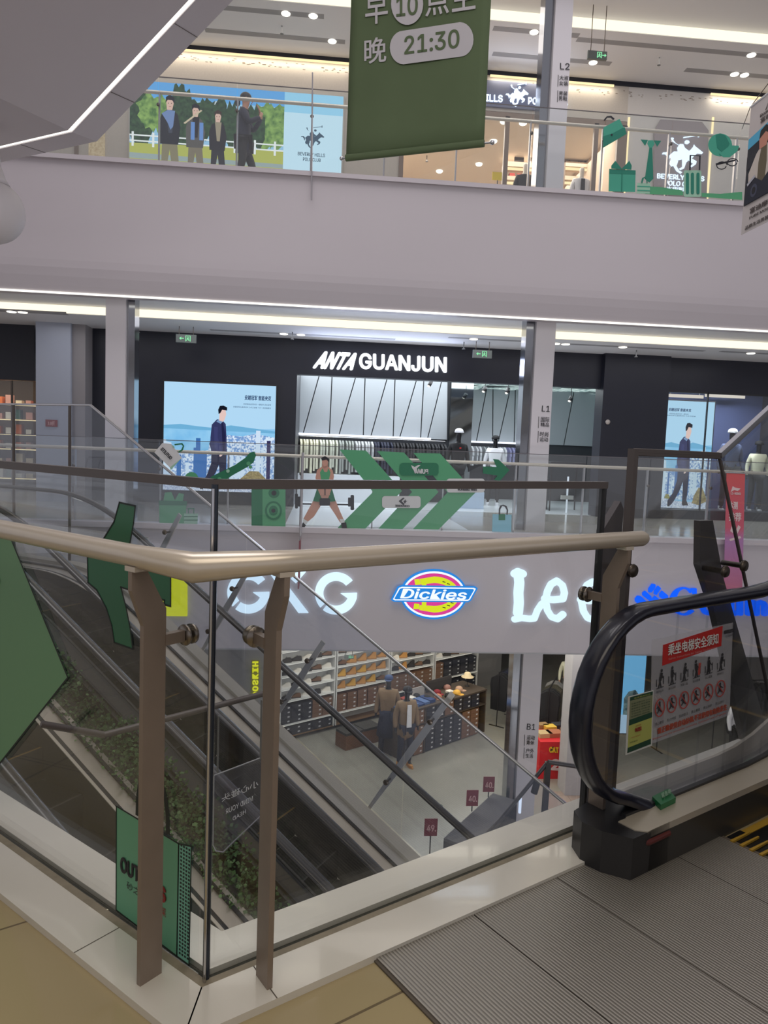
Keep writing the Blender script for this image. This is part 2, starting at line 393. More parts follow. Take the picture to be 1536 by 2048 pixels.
sl(9.87, (1150, 85), (1560, 108), (1530,), 'passing over the upper exit sign', GU)
sl(3.83, (420, 659), (790, 679), (565, 600), 'above the shoemaking left end of the glowing shop name'.replace('shoemaking ', ''), G1)
sl(3.83, (900, 672), (1060, 686), (955,), 'above the second exit sign', G1)
sl(3.83, (1112, 684), (1400, 704), (1118, 1140, 1275), 'right of the column marked L1', G1)
sl(3.83, (1440, 703), (1570, 709), (1515,), 'at the far right above the shop window', G1)
sl(3.83, (-40, 617), (140, 631), (10, 30), 'at the far left edge of the lower ceiling', G1)
for px, py, z, wh in ((564, 52, 9.87, 'left of the green banner'), (1319, 115, 9.87, 'right of the upper exit sign'), (276, 650, 3.83, 'left of the leftmost exit sign'), (585, 664, 3.83, 'left of the glowing shop name'), (928, 684, 3.83, 'left of the exit sign by the column'), (1273, 700, 3.83, 'over the dark wall right of the column'), (854, 311, 9.1, 'inside the upper shop below the green banner')):
    p = PZ(z).at(px, py)
    t = MB().lathe(p-UP*.16, [(.035, 0), (.04, .01), (.012, .03), (.012, .16)], mat('sprinkler_metal', (.2, .2, .2), .4), 10).build('sprinkler'); rebase(t)
    tag(t, 'small grey ceiling sprinkler '+wh, 'sprinkler', 'ceiling sprinklers')
# ================================================================ first gallery back wall
W1 = PY(17.2)
def wx(px, py=900, Y=17.2): return PY(Y).at(px, py).x
def wz(px, py, Y=17.2): return PY(Y).at(px, py).z
xa = wx(590, 900); xb = wx(1193, 900); xc = wx(1322, 900)
zt = wz(590, 748)
struct(MB().box((wx(168), 17.2, 0), (xa, 17.5, 3.83)).build('wall_back_left', DARKW))
struct(MB().box((xa, 17.2, zt), (xb, 17.5, 3.83)).build('wall_back_header', DARKW))
struct(MB().box((xb, 17.0, 0), (xc, 17.5, 3.83)).build('wall_back_middle', DARKW))
struct(MB().box((xc, 17.2, wz(1322, 780)), (XR, 17.5, 3.83)).build('wall_back_right', DARKW))
struct(MB().box((xc, 17.1, 0), (XR, 17.5, wz(1322, 1018))).build('trim_6', DARKP))
struct(MB().box((XL, 17.2, wz(30, 760)), (wx(70), 17.5, 3.83)).build('wall_far_left_header', DARKW))
struct(MB().box((wx(72, 900, 16.6), 16.6, 0), (wx(141, 900, 16.6), 17.3, 3.83)).build('wall_pillar_blue_grey', mat('pale_blue_grey_metal', (.42, .45, .54), .3)))
struct(MB().box((wx(141, 900, 16.7), 16.7, 0), (wx(170, 900, 16.7), 17.3, 3.83)).build('wall_pillar_beige', mat('taupe_cladding', (.30, .28, .29), .5)))
# outer shell so that light stays in the building
struct(MB().box((XL-.3, 17.3, -6), (XL, 24.5, 12)).build('wall_left', WHITE)); struct(MB().box((XR, 12.9, -6), (XR+.3, 27, 12)).build('wall_right', WHITE))
# ================================================================ columns
def column(xl, xr, y0, z0, z1, name, mir):
    t = thing(name, ((xl+xr)/2, y0, z0), None, None)
    MB().box((xl, y0, z0), (xr, y0+.42, z1)).build('shaft', mat('column_cladding', (.66, .63, .66), .4), t)
    a, b = mir
    MB().box((a, y0+.1, z0), (b, y0+.42, z1)).build('mirror_strip', mat('mirror_side', (.32, .33, .36), .12, .9), t)
    return t
def col(px0, px1, py, z0, z1, side, label, cat='column'):
    a = PY(13.45).at(px0, py).x; b = PY(13.45).at(px1, py).x
    mir = (a-.16, a-.002) if side < 0 else (b+.002, b+.13)
    t = column(a, b, 13.45, z0, z1, 'column', mir); tag(t, label, cat, 'white gallery columns')
    return t, a, b
col1 = col(1074, 1113, 640, 0, 4.0, -1, 'white square column marked L1 beside the sports shop')
col(211, 251, 700, 0, 4.0, 1, 'white square column at the left of the gallery, without lettering')
col2 = col(1112, 1147, 5, 6, 10.08, -1, 'white square column marked L2 on the upper floor')
col3 = col(1047, 1086, 1310, -6, -2.18, -1, 'white square column marked B1 on the lowest floor')
col(236, 262, 1340, -6, -2.18, 1, 'white square column on the lowest floor, behind the escalators')
INK = mat('black_lettering', (.03, .03, .035), .6)
def sign_on(t, items, plane, bar=None):
    mb = MB()
    for s, bl, br, tl in items: ltr(mb, s, plane, bl, br, tl, INK, th=.004, lift=.003, bold=.008)
    for ln in bar or (): mb.pp(plane, ln, INK, .003, .003)
    mb.build('lettering', None, t)
PC = PY(13.45)
sign_on(col1[0], [('L1', (1083, 823), (1099, 824), (1084, 811)), ('国际', (1081, 844), (1098, 845), (1082, 834)), ('精品', (1081, 853), (1098, 854), (1081, 845)),
                  ('时尚', (1079, 873), (1096, 874), (1080, 863)), ('运动', (1079, 883), (1096, 884), (1079, 874))], PC, [[(1077, 833), (1078, 833), (1077, 856), (1076, 856)], [(1076, 862), (1077, 862), (1076, 885), (1075, 885)]])
sign_on(col2[0], [('L2', (1120, 139), (1139, 140), (1120, 126)), ('大淑', (1118, 160), (1136, 161), (1119, 151)), ('女装', (1118, 171), (1136, 172), (1118, 162)),
                  ('男装', (1117, 191), (1134, 192), (1118, 182)), ('男鞋', (1117, 201), (1134, 202), (1117, 192))], PC, [[(1116, 150), (1117, 150), (1116, 173), (1115, 173)], [(1115, 181), (1116, 181), (1115, 204), (1114, 204)]])
sign_on(col3[0], [('B1', (1053, 1459), (1070, 1460), (1054, 1447)), ('运动', (1053, 1479), (1069, 1480), (1054, 1470)), ('青休', (1052, 1489), (1068, 1490), (1053, 1480)),
                  ('户外', (1051, 1506), (1067, 1507), (1052, 1496)), ('生活', (1051, 1515), (1066, 1516), (1051, 1507))], PC, [[(1049, 1469), (1050, 1469), (1049, 1491), (1048, 1491)], [(1048, 1495), (1049, 1495), (1048, 1517), (1047, 1517)]])
# ================================================================ exit signs
def exit_sign(p, plane, z_ceil, label, arrow, s=1.0):
    c = plane.at(*p); t = thing('exit_sign', c, label, 'sign', 'hanging green exit signs')
    hw, hh = .21*s, .085*s
    MB().box((c.x-hw, c.y, c.z-hh), (c.x+hw, c.y+.05, c.z+hh)).build('housing', mat('exit_sign_housing', (.16, .18, .17), .5), t)
    mb = MB(); G = emi((150, 240, 180), 1.0, 'exit_green'); f = c+V((0, -.004, 0))
    def q(a, b, m=G): mb.prism([f+V((x*hw, 0, z*hh)) for x, z in ((a[0], a[1]), (b[0], a[1]), (b[0], b[1]), (a[0], b[1]))], V((0, -.004, 0)), m)
    k = arrow
    # open door frame with running man, and an arrow
    for a, b in (((-.05, -.7), (.02, .7)), ((.38, -.7), (.45, .7)), ((-.05, .6), (.45, .72))): q(a, b)
    D = G
    mb.prism([f+V((x*hw, 0, z*hh)) for x, z in circle(.2, .38, .05, .12, 8)], V((0, -.005, 0)), D)
    for pts in ([(.1, .15), (.3, .22), (.3, .1), (.22, -.1), (.1, .0)], [(.2, -.1), (.3, -.15), (.34, -.55), (.27, -.55), (.2, -.25)], [(.12, 0), (.2, -.1), (.1, -.5), (.0, -.5), (.02, -.4), (.08, -.38)]):
        mb.prism([f+V((x*hw, 0, z*hh)) for x, z in pts], V((0, -.005, 0)), D)
    ax = -.45 if k < 0 else .72
    mb.prism([f+V(((ax+x*(-k))*hw, 0, z*hh)) for x, z in ((-.22, 0), (-.02, .4), (-.02, .1), (.24, .1), (.24, -.1), (-.02, -.1), (-.02, -.4))], V((0, -.004, 0)), G)
    mb.build('pictogram', None, t)
    for sx in (-.7, .7):
        MB().tube([(c.x+sx*hw, c.y+.02, c.z+hh), (c.x+sx*hw, c.y+.02, z_ceil)], .008, STEELD, 6).build('hanging_rod', None, t)
exit_sign((372, 677), PY(16.2), 3.83, 'green exit sign with left arrow above the left lightbox', -1)
exit_sign((965, 708), PY(16.2), 3.83, 'green exit sign with left arrow right of the glowing shop name', -1)
exit_sign((1195, 110), PY(14.6), 10.05, 'green exit sign with right arrow hanging from the upper ceiling', 1, .9)
# ================================================================ near glass railing
rail = thing('glass_railing', P0.copy(), 'glass railing with round cream handrail and bronze posts on the white marble curb', 'railing')
GT = 1.345
MB().prism([LS(.012, 0, .066), LS(6.5, 0, .066), LS(6.5, 0, GT), LS(.012, 0, GT)], NL*-.012).build('glass_panel', GLASSN, rail)
MB().prism([RS(.012, 0, .066), RS(1.465, 0, .066), RS(1.465, 0, GT), RS(.012, 0, GT)], NR*-.012).build('glass_panel', GLASSN, rail)
TRIM = mat('dark_top_trim', (.10, .085, .085), .4)
MB().bar(LS(-.005, -.006, GT), LS(6.5, -.006, GT), .026, .024, TRIM).build('top_trim', None, rail)
MB().bar(RS(-.005, -.006, GT), RS(1.48, -.006, GT), .026, .024, TRIM).build('top_trim', None, rail)
MB().bar(RS(1.469, -.006, .066), RS(1.469, -.006, GT), .014, .022, BLACKM, up=NR).build('edge_frame', None, rail)
MB().tube([P0+UP*.06, P0+UP*GT], .009, mat('blue_black_corner_strip', (.03, .04, .06), .1, .3), 10).build('corner_joint', None, rail)
MB().tube([mitre(.013)+UP*.07, mitre(.013)+UP*(GT-.01)], .0035, CHROME, 8).build('corner_rod', None, rail)
HC = mat('satin_cream_metal', (.66, .59, .50), .25, .35, noise=.04, nscale=25)
hz = 1.17; ho = .145
pts = [LS(6.0, ho, hz), LS(.35, ho, hz), LS(.12, ho, hz), mitre(ho)+UP*hz+(UR+UL)*.0, RS(.16, ho, hz), RS(.4, ho, hz), RS(1.50, ho, hz), RS(1.515, ho, hz), RS(1.527, ho, hz)]
MB().tube(pts, [.027]*7+[.022, .012], HC, 20).build('handrail', None, rail)
PB = mat('bronze_post', (.27, .215, .175), .42, .25, noise=.12, nscale=14)
def post(f, s, flip=1):
    p = thing('tmp', (0, 0, 0), None, None); bpy.data.objects.remove(p)
    prof = [(.068, .078), (.132, .078), (.132, 1.0), (.166, 1.09), (.166, 1.143), (.128, 1.143), (.068, 1.035)]
    u = UR if f is RS else UL
    mb = MB().prism([f(s-.0075, n, z) for n, z in prof], u*.015)
    o = mb.build('post', PB, rail)
    z = .955
    mb = MB().bar(f(s, .07, z), f(s, .012, z), .02, .028, PB); mb.build('stand_off', None, o)
    mb = MB().lathe(f(s, .002, z), [(.026, 0), (.028, .004), (.026, .008)], mat('brushed_disc', (.25, .22, .19), .25, .9), 22, axis=(NR if f is RS else NL))
    mb.lathe(f(s, -.02, z), [(.026, 0), (.026, .008)], None, 22, axis=(NR if f is RS else NL)); mb.build('glass_clamp', mat('brushed_disc', (.25, .22, .19), .25, .9), o)
    MB().obb(f(s, .147, 1.142), u*.02, (NR if f is RS else NL)*.02, UP*.006, HC).build('saddle', None, o)
post(LS, .10); post(RS, .115); post(RS, 1.41); post(LS, 1.5); post(LS, 3.0)
# ---------------------------------------------------------------- stickers on the near glass
GR1 = mat('sage_green_vinyl', (.17, .36, .2), .45); GR2 = mat('dark_green_vinyl', (.028, .15, .075), .4); GRL = mat('green_black_outline', (.006, .014, .012), .5); GR3 = mat('mid_green_vinyl', (.14, .40, .24), .45)
def outl(mb, f, pts, w, d, m=GRL):
    """outline along closed polygon pts (s,z)"""
    n = len(pts)
    for i in range(n):
        (a, b), (c, e) = pts[i], pts[(i+1) % n]; L = math.hypot(c-a, e-b)
        if L < 1e-6: continue
        tx, tz = (c-a)/L*w, (e-b)/L*w; nx, nz = -tz, tx
        q = [(a-tx/2-nx/2, b-tz/2-nz/2), (c+tx/2-nx/2, e+tz/2-nz/2), (c+tx/2+nx/2, e+tz/2+nz/2), (a-tx/2+nx/2, b-tz/2+nz/2)]
        mb.prism([f(s, d, z) for s, z in q], (NL if f is LS else NR)*.0008, m)
def flat(mb, f, pts, m, d=.001, t=.0008): mb.prism([f(s, d, z) for s, z in pts], (NL if f is LS else NR)*t, m)
mb = MB(); pent = [(2.1, 1.11), (1.01, 1.117), (.656, .719), (1.35, -.12+.2), (2.1, .08)]
flat(mb, LS, pent, GR1); outl(mb, LS, pent, .006, .002); o = mb.build('arrow_sticker'); rebase(o)
tag(o, 'huge sage green arrowhead sticker on the near glass at the left edge', 'sticker')
mb = MB(); flat(mb, LS, circle(1.095, .955, .018, .022, 20), GR2, .0022); outl(mb, LS, circle(1.095, .955, .018, .022, 20), .003, .003); o = mb.build('dot_sticker'); rebase(o)
tag(o, 'small dark green dot on the sage arrowhead at the left edge', 'sticker')
mb = MB()
arm = [(.395, 1.271), (.321, 1.267), (.325, 1.23), (.34, 1.20), (.359, 1.155), (.36, 1.113), (.165, 1.113), (.163, 1.021), (.182, 1.021), (.182, 1.045), (.272, 1.045), (.375, 1.022), (.36, 1.0), (.345, .96), (.336, .92), (.327, .872), (.415, .874), (.427, .91), (.448, .95), (.475, .985), (.503, 1.01), (.547, 1.026), (.553, 1.113), (.467, 1.166), (.44, 1.185), (.41, 1.22)]
arm = [(.395, 1.271), (.321, 1.267), (.328, 1.22), (.345, 1.16), (.359, 1.118), (.165, 1.118), (.163, 1.018), (.19, 1.018), (.19, 1.03), (.385, 1.036), (.36, .985), (.34, .93), (.327, .872), (.415, .874), (.428, .92), (.455, .965), (.503, 1.01), (.549, 1.026), (.553, 1.118), (.495, 1.13), (.467, 1.166), (.42, 1.215)]
flat(mb, LS, arm, GR2); outl(mb, LS, arm, .0045, .002); o = mb.build('arrow_sticker'); rebase(o)
tag(o, 'dark green bent arrow sticker behind the left bronze post', 'sticker')
# shopping bag sticker with lettering
bagt = thing('shopping_bag_sticker', LS(.25, 0, .08), 'green shopping bag sticker with lettering at the foot of the near glass', 'sticker')
mb = MB(); fr = [(.399, .40), (.397, .088), (.117, .078), (.116, .392)]; sd = [(.116, .392), (.117, .078), (.066, .077), (.064, .404)]
flat(mb, LS, fr, GR3); flat(mb, LS, sd, mat('teal_dotted_vinyl', (.2, .5, .38), .45)); outl(mb, LS, fr, .004, .002); outl(mb, LS, sd, .004, .002)
for i in range(4):
    for j in range(30):
        s0 = .108-.011*i; z0 = .09+.0103*j; flat(mb, LS, [(s0, z0), (s0-.006, z0), (s0-.006, z0+.005), (s0, z0+.005)], GRL, .0021)
mb.build('bag_print', None, bagt)
mb = MB(); 
hp = [(.30, .405), (.298, .46), (.285, .515), (.262, .545), (.225, .55), (.195, .535), (.175, .50), (.165, .45), (.163, .40)]
for i in range(len(hp)-1):
    (a, b), (c, e) = hp[i], hp[i+1]; L = math.hypot(c-a, e-b); nx, nz = -(e-b)/L*.008, (c-a)/L*.008
    flat(mb, LS, [(a-nx, b-nz), (c-nx, e-nz), (c+nx, e+nz), (a+nx, b+nz)], GRL, .001)
mb.build('bag_handle', None, bagt)
mb = MB(); nn = NL
letters(mb, 'OUTLE', LS(.375, .002, .215), LS(.235, .002, .215), LS(.375, .002, .262), INK, nn, .001, bold=.04)
letters(mb, 'TS', LS(.215, .002, .205), LS(.165, .002, .205), LS(.215, .002, .25), mat('red_ink', (.35, .03, .03), .5), nn, .001, bold=.05)
letters(mb, '砂之船', LS(.345, .002, .175), LS(.255, .002, .175), LS(.345, .002, .198), INK, nn, .001)
letters(mb, '奥莱', LS(.21, .002, .165), LS(.165, .002, .165), LS(.21, .002, .19), mat('red_ink', (.35, .03, .03), .5), nn, .001)
mb.build('bag_lettering', None, bagt)
# ================================================================ near escalator (rising to the right)
def RE(s, n, z): return RS(.957*s-.0303, .957*n+.073, .957*z+FZ)     # the escalator's own frame
esc = thing('escalator', RE(1.6, .6, 0), 'near escalator with thick black handrail and beige skirt deck on the right', 'escalator', 'escalators')
PLATE = bpy.data.materials.new('ribbed_landing_steel'); PLATE.use_nodes = True; nt = PLATE.node_tree; b = nt.nodes['Principled BSDF']
b.inputs['Base Color'].default_value = (.34, .32, .28, 1); b.inputs['Metallic'].default_value = .55; b.inputs['Roughness'].default_value = .36
tc = nt.nodes.new('ShaderNodeTexCoord'); mp = nt.nodes.new('ShaderNodeMapping'); mp.inputs['Rotation'].default_value = (0, 0, -math.radians(30.5))
wv = nt.nodes.new('ShaderNodeTexWave'); wv.bands_direction = 'X'; wv.inputs['Scale'].default_value = 30; bp = nt.nodes.new('ShaderNodeBump'); bp.inputs['Strength'].default_value = .5; bp.inputs['Distance'].default_value = .002
cr = nt.nodes.new('ShaderNodeValToRGB'); cr.color_ramp.elements[0].color = (.20, .185, .17, 1); cr.color_ramp.elements[1].color = (.40, .375, .33, 1); cr.color_ramp.elements[0].position = .1; cr.color_ramp.elements[1].position = .55
nt.links.new(tc.outputs['Object'], mp.inputs[0]); nt.links.new(mp.outputs[0], wv.inputs[0]); nt.links.new(wv.outputs['Fac'], bp.inputs['Height']); nt.links.new(bp.outputs[0], b.inputs['Normal']); nt.links.new(wv.outputs['Fac'], cr.inputs[0]); nt.links.new(cr.outputs[0], b.inputs['Base Color'])
seams = [.465, .835, 1.215, 1.70, 1.975]
n1 = [2.3, 2.3, 2.3, 1.3]; n0 = [.10, .10, .10, .25]
for i in range(4):
    MB().prism([RE(seams[i]+.0025, n0[i], -.001), RE(seams[i+1]-.0025, n0[i], -.001), RE(seams[i+1]-.0025, n1[i], -.001), RE(seams[i]+.0025, n1[i], -.001)], UP*.009).build('landing_plate', PLATE, esc)
MB().prism([RE(.459, .099, -.001), RE(2.0, .099, -.001), RE(2.0, 2.4, -.001), RE(.459, 2.4, -.001)], UP*.004).build('plate_frame', mat('dark_joint', (.12, .10, .08), .8), esc)
DECK = mat('beige_deck_metal', (.52, .47, .39), .3, .25)
def rise(s): # height gained by the stair line at distance s
    s0 = 2.35; 
    if s < s0: return 0
    d = s-s0; k = .577
    return k*d*d/(2*.7) if d < .7 else k*.35+k*(d-.7)
SS = [1.52, 1.75, 2.0, 2.2, 2.35, 2.5, 2.65, 2.8, 2.95, 3.1, 3.4, 4.5, 7.0, 11.5]
def strip(n0, n1, za, zb, m, name, parent, ss=SS):
    mb = MB(); vs = []
    for s in ss:
        r = rise(s); vs += [RE(s, n0, za+r), RE(s, n1, za+r), RE(s, n1, zb+r), RE(s, n0, zb+r)]
    fs = [(4*i+a, 4*i+(a+1) % 4, 4*i+4+(a+1) % 4, 4*i+4+a) for i in range(len(ss)-1) for a in range(4)]+[(0, 1, 2, 3), (4*len(ss)-1, 4*len(ss)-2, 4*len(ss)-3, 4*len(ss)-4)]
    return mb.add(vs, fs, m).build(name, None, parent)
def balustrade(n_in, sg, par):
    """n_in: inner skirt offset; sg=-1 when the deck lies away from the viewer side"""
    d = lambda k: n_in+sg*k
    def st(a, b, *r, **k): strip(min(d(a), d(b)), max(d(a), d(b)), *r, **k)
    st(0, .105, .135, .16, DECK, 'skirt_deck', par); st(0, .012, -.3, .135, mat('dark_skirt_panel', (.06, .057, .053), .35, .3), 'skirt_panel', par)
    st(.105, .125, .12, .17, BLACKM, 'glass_gasket', par); st(.125, .245, .12, .155, mat('grey_outer_deck', (.2, .19, .19), .3, .5), 'outer_deck', par)
    st(.245, .26, -.6, .155, STEEL, 'outer_panel', par)
    # newel box under the handrail return
    mb = MB(); z = .135
    bx = [(1.40, .24), (1.36, .17), (1.37, .09), (1.42, .0), (1.50, -.0), (1.63, 0), (1.63, .26), (1.5, .26)]
    bx = [(s, d(n)) for s, n in bx]
    mb.prism([RE(s, n, .0) for s, n in bx], UP*.15, BLACKM); mb.build('newel_base', None, par)
    mb = MB(); mb.prism([RE(1.50, d(.0), .15), RE(1.63, d(0), .15), RE(1.63, d(.1), .15), RE(1.47, d(.1), .15), RE(1.47, d(.03), .15)], UP*.01, DECK)
    mb.build('deck_end', None, par)
    mb = MB().tube([RE(1.63, d(.003), .118), RE(1.51, d(.003), .118), RE(1.475, d(.03), .118), RE(1.472, d(.1), .118)], .012, mat('red_brown_bumper', (.10, .02, .018), .3), 8); mb.build('bumper_strip', None, par)
    c = d(.14); zc = .555; R = .335; sc = 1.28+R; pts = []
    pts.append(RE(1.72, c, .13))
    for i in range(19):
        a = math.radians(255-(255-92)*i/18); pts.append(RE(sc+R*math.cos(a), c, zc+R*math.sin(a)*1.04))
    for s in (1.8, 2.0, 2.2, 2.35, 2.5, 2.65, 2.8, 2.95, 3.1, 3.4, 4.5, 7, 11.5): pts.append(RE(s, c, .905+rise(s)))
    mb = MB(); vs = []; n = len(pts); w = .041; h = .021
    for i, p in enumerate(pts):
        t = (pts[min(i+1, n-1)]-pts[max(i-1, 0)]).normalized(); out = NR.cross(t).normalized()
        if i and out.dot(V((0, 0, 1))) < 0 and i > 16: out = -out
        o2 = t.cross(NR); o2 = o2 if (p-RE(sc, c, zc)).dot(o2) > 0 else -o2
        for a in range(12):
            an = 2*math.pi*a/12; ca, sa = math.cos(an), math.sin(an)
            vs.append(p+NR*w*math.copysign(abs(ca)**.6, ca)+o2*h*math.copysign(abs(sa)**.6, sa))
    fs = [(i*12+a, i*12+(a+1) % 12, i*12+12+(a+1) % 12, i*12+12+a) for i in range(n-1) for a in range(12)]+[tuple(range(12)), tuple(range(12*n-1, 12*n-13, -1))]
    mb.add(vs, fs, mat('glossy_blue_black_rubber', (.007, .008, .02), .3, coat=.25), True); mb.build('handrail', None, par)
    # glass under the handrail
    g = [RE(1.72, c, .16)]
    for i in range(13):
        a = math.radians(235-(235-92)*i/12); g.append(RE(sc+(R-.02)*math.cos(a), c, zc+(R-.02)*math.sin(a)*1.04))
    ss = [1.8, 2.0, 2.2, 2.35, 2.5, 2.65, 2.8, 2.95, 3.1, 3.4, 4.5, 7, 11.5]
    mb = MB(); mb.prism(g+[RE(1.8, c, .885), RE(1.8, c, .165)], NR*.01)
    for a, b in zip(ss[:-1], ss[1:]): mb.prism([RE(a, c, .165+rise(a)), RE(b, c, .165+rise(b)), RE(b, c, .885+rise(b)), RE(a, c, .885+rise(a))], NR*.01)
    mb.build('glass_balustrade', pane('escalator_glass', (.86, .87, .88), .9), par)
    return c
cR = balustrade(.25, -1, esc); balustrade(1.30, 1, esc)

STEPM = mat('ribbed_black_step', (.012, .012, .013), .35, .3); YEL = mat('yellow_step_edge', (.45, .27, .03), .5)
mb = MB(); 
for k in range(26):
    n = .29+.037*k; mb.prism([RE(1.975, n, .004), RE(2.10, n+.004, .004), RE(2.10, n+.010, .004), RE(1.975, n+.012, .004)], UP*.008, YEL)
mb.prism([RE(1.96, .26, -.01), RE(2.10, .26, -.01), RE(2.10, 1.29, -.01), RE(1.96, 1.29, -.01)], UP*.012, STEPM); mb.build('comb', None, esc)
st0 = None
for k in range(18):
    s = 2.0+.4*k; r = rise(s+.3)
    mb = MB(); mb.prism([RE(s, .262, r-.03), RE(s+.392, .262, r-.03), RE(s+.392, 1.288, r-.03), RE(s, 1.288, r-.03)], UP*.026, STEPM)
    mb.prism([RE(s, .262, r-.25), RE(s+.02, .262, r-.25), RE(s+.02, 1.288, r-.25), RE(s, 1.288, r-.25)], UP*.22, STEPM)
    mb.prism([RE(s+.001, .262, r-.003), RE(s+.03, .262, r-.003), RE(s+.03, 1.288, r-.003), RE(s+.001, 1.288, r-.003)], UP*.003, YEL)
    for n in (.262, 1.258): mb.prism([RE(s, n, r-.003), RE(s+.392, n, r-.003), RE(s+.392, n+.03, r-.003), RE(s, n+.03, r-.003)], UP*.0028, YEL)
    mb.build('step', None, esc)
# green button block on the deck
DK = PZ(.957*.16+FZ); t = thing('floor_marker', DK.at(1327, 1607), 'small green plastic block with pale lettering on the escalator deck', 'marker')
q = [(1304, 1604), (1321, 1621), (1351, 1606), (1335, 1588)]
MB().pp(DK, q, mat('green_plastic', (.01, .16, .05), .3), .001, .02).build('block', None, t)
mb = MB(); ltr(mb, '紧急停', DK, (1323, 1611), (1342, 1601), (1321, 1601), mat('pale_ink', (.3, .5, .35), .5), lift=.023, bold=.02); mb.build('block_lettering', None, t)
# ---------------------------------------------------------------- guard glass beyond the near escalator
gd = thing('escalator_guard', RS(1.6, 0, 0), 'dark framed guard glass rising beside the near escalator', 'railing')
GZ = 1.468
fr = [(1.62, .02), (1.62, GZ), (2.187, GZ), (3.2, GZ+1.013*.62), (7.0, GZ+4.813*.62)]
MB().bar(RS(1.62, 0, .0), RS(1.62, 0, GZ+.012), .024, .03, TRIM, up=NR).build('frame_post', None, gd)
MB().tube([RS(1.62, 0, GZ), RS(2.187, 0, GZ)], .014, TRIM, 4).build('top_frame', None, gd)
MB().bar(RS(1.61, 0, GZ), RS(2.19, 0, GZ), .024, .024, TRIM).build('top_frame', None, gd)
MB().bar(RS(2.18, 0, GZ-.004), RS(7.0, 0, GZ+4.813*.573), .024, .024, CHROME).build('top_frame', None, gd)
MB().prism([RS(1.62, 0, .1), RS(2.9, 0, .1), RS(2.187, 0, GZ), RS(1.62, 0, GZ)], NR*-.01).build('glass_panel', GLASSN, gd)
MB().prism([RS(2.91, 0, .1), RS(7.0, 0, 1.2), RS(7.0, 0, GZ+4.813*.573), RS(2.2, 0, GZ)], NR*-.01).build('glass_panel', GLASSN, gd)
MB().bar(RS(2.187, .002, GZ), RS(2.9, .002, .1), .012, .01, TRIM, up=NR).build('panel_joint', None, gd)
def slant(name, pts, wd, n, z=None):
    mb = MB().prism([RS(s, n, zz) for s, zz in pts], NR*.03, mat('dark_grey_bracket', (.12, .11, .115), .38, .3)); return mb.build(name, None, gd)
slant('support_bracket', [(2.205, 1.19), (2.30, 1.19), (2.42, .93), (2.93, .12), (2.72, .12), (2.36, .80), (2.225, 1.0)], .08, -.1)
slant('support_bracket', [(1.565, 1.17), (1.66, 1.28), (1.68, 1.25), (1.68, .9), (1.66, .04), (1.575, .04), (1.575, .86)], .08, -.1)
for s, z in ((1.625, 1.03), (2.40, 1.0), (2.255, .985)):
    MB().lathe(RS(s, -.07, z), [(.012, 0), (.012, .09), (.024, .092), (.026, .1), (.022, .108)], STEELD, 16, axis=NR).build('glass_clamp', None, gd)
# ---------------------------------------------------------------- notices on the escalator glass
EG = Pl(RE(0, cR+.012, 0), NR)
nt_ = thing('safety_notice', EG.at(1380, 1460), 'clear escalator safety notice with red heading and small pictograms', 'notice')
ql = [(1303, 1280), (1465, 1245), (1458, 1430), (1300, 1488)]   # tl tr br bl
MB().pp(EG, ql, film('clear_notice_film', (.62, .62, .68), .28), .001, .001).build('film_sheet', None, nt_)
QL = .0042; RED = film('translucent_red', (.55, .03, .03), .9); RINK = mat('notice_red', (.42, .06, .05), .5); WINK = mat('white_ink', (.8, .8, .8), .5)
Q = lambda pts: quadmap((ql[3], ql[2], ql[1], ql[0]), pts)
MB().pp(EG, Q([(.13, .73), (.86, .78), (.87, .99), (.135, .93)]), RED, .0025, .001).build('red_heading', None, nt_)
mb = MB(); 
def qt(s, u0, v0, u1, v1, m, dv=0, **k): 
    a, b, c = Q([(u0, v0), (u1, v0+dv), (u0, v1)]); ltr(mb, s, EG, a, b, c, m, th=.001, lift=QL, **k)
qt('乘坐电梯安全须知', .19, .815, .81, .93, WINK, .0, bold=.01)
qt('Safety Instructions for Taking The Escalator', .2, .765, .8, .79, mat('pink_ink', (.6, .3, .3), .5))
qt('OUTLETS', .88, .90, 1.0, .94, INK, bold=.05); qt('砂之船奥莱', .90, .86, .99, .885, INK)
qt('请正确使用自动扶梯,不当使用有危险发生', .07, .075, .95, .14, mat('orange_red_ink', (.5, .1, .06), .5), bold=.02)
qt('Please use the escalator correctly. Improper use of danger', .02, .03, .95, .055, RINK)
cap1 = ['握住扶手', '靠右站稳', '照看儿童', '依次乘梯', '小心裙摆', '搀扶老人']; cap2 = ['禁止攀爬', '禁止大件物品', '禁止使用婴儿车', '禁止倚靠', '禁止奔跑', '禁止逆行']
for i in range(6):
    u = .10+.152*i
    qt(cap1[i], u-.045, .475, u+.045, .50, INK); qt(cap2[i], u-.055, .165, u+.055, .195, INK)
mb.build('notice_lettering', None, nt_)
mb = MB()
def seg(u0, v0, u1, v1, w, m=INK, lf=.0042):
    L = math.hypot(u1-u0, (v1-v0)); nx, ny = -(v1-v0)/L*w/2, (u1-u0)/L*w/2
    mb.pp(EG, Q([(u0-nx, v0-ny), (u1-nx, v1-ny), (u1+nx, v1+ny), (u0+nx, v0+ny)]), m, lf, .001)
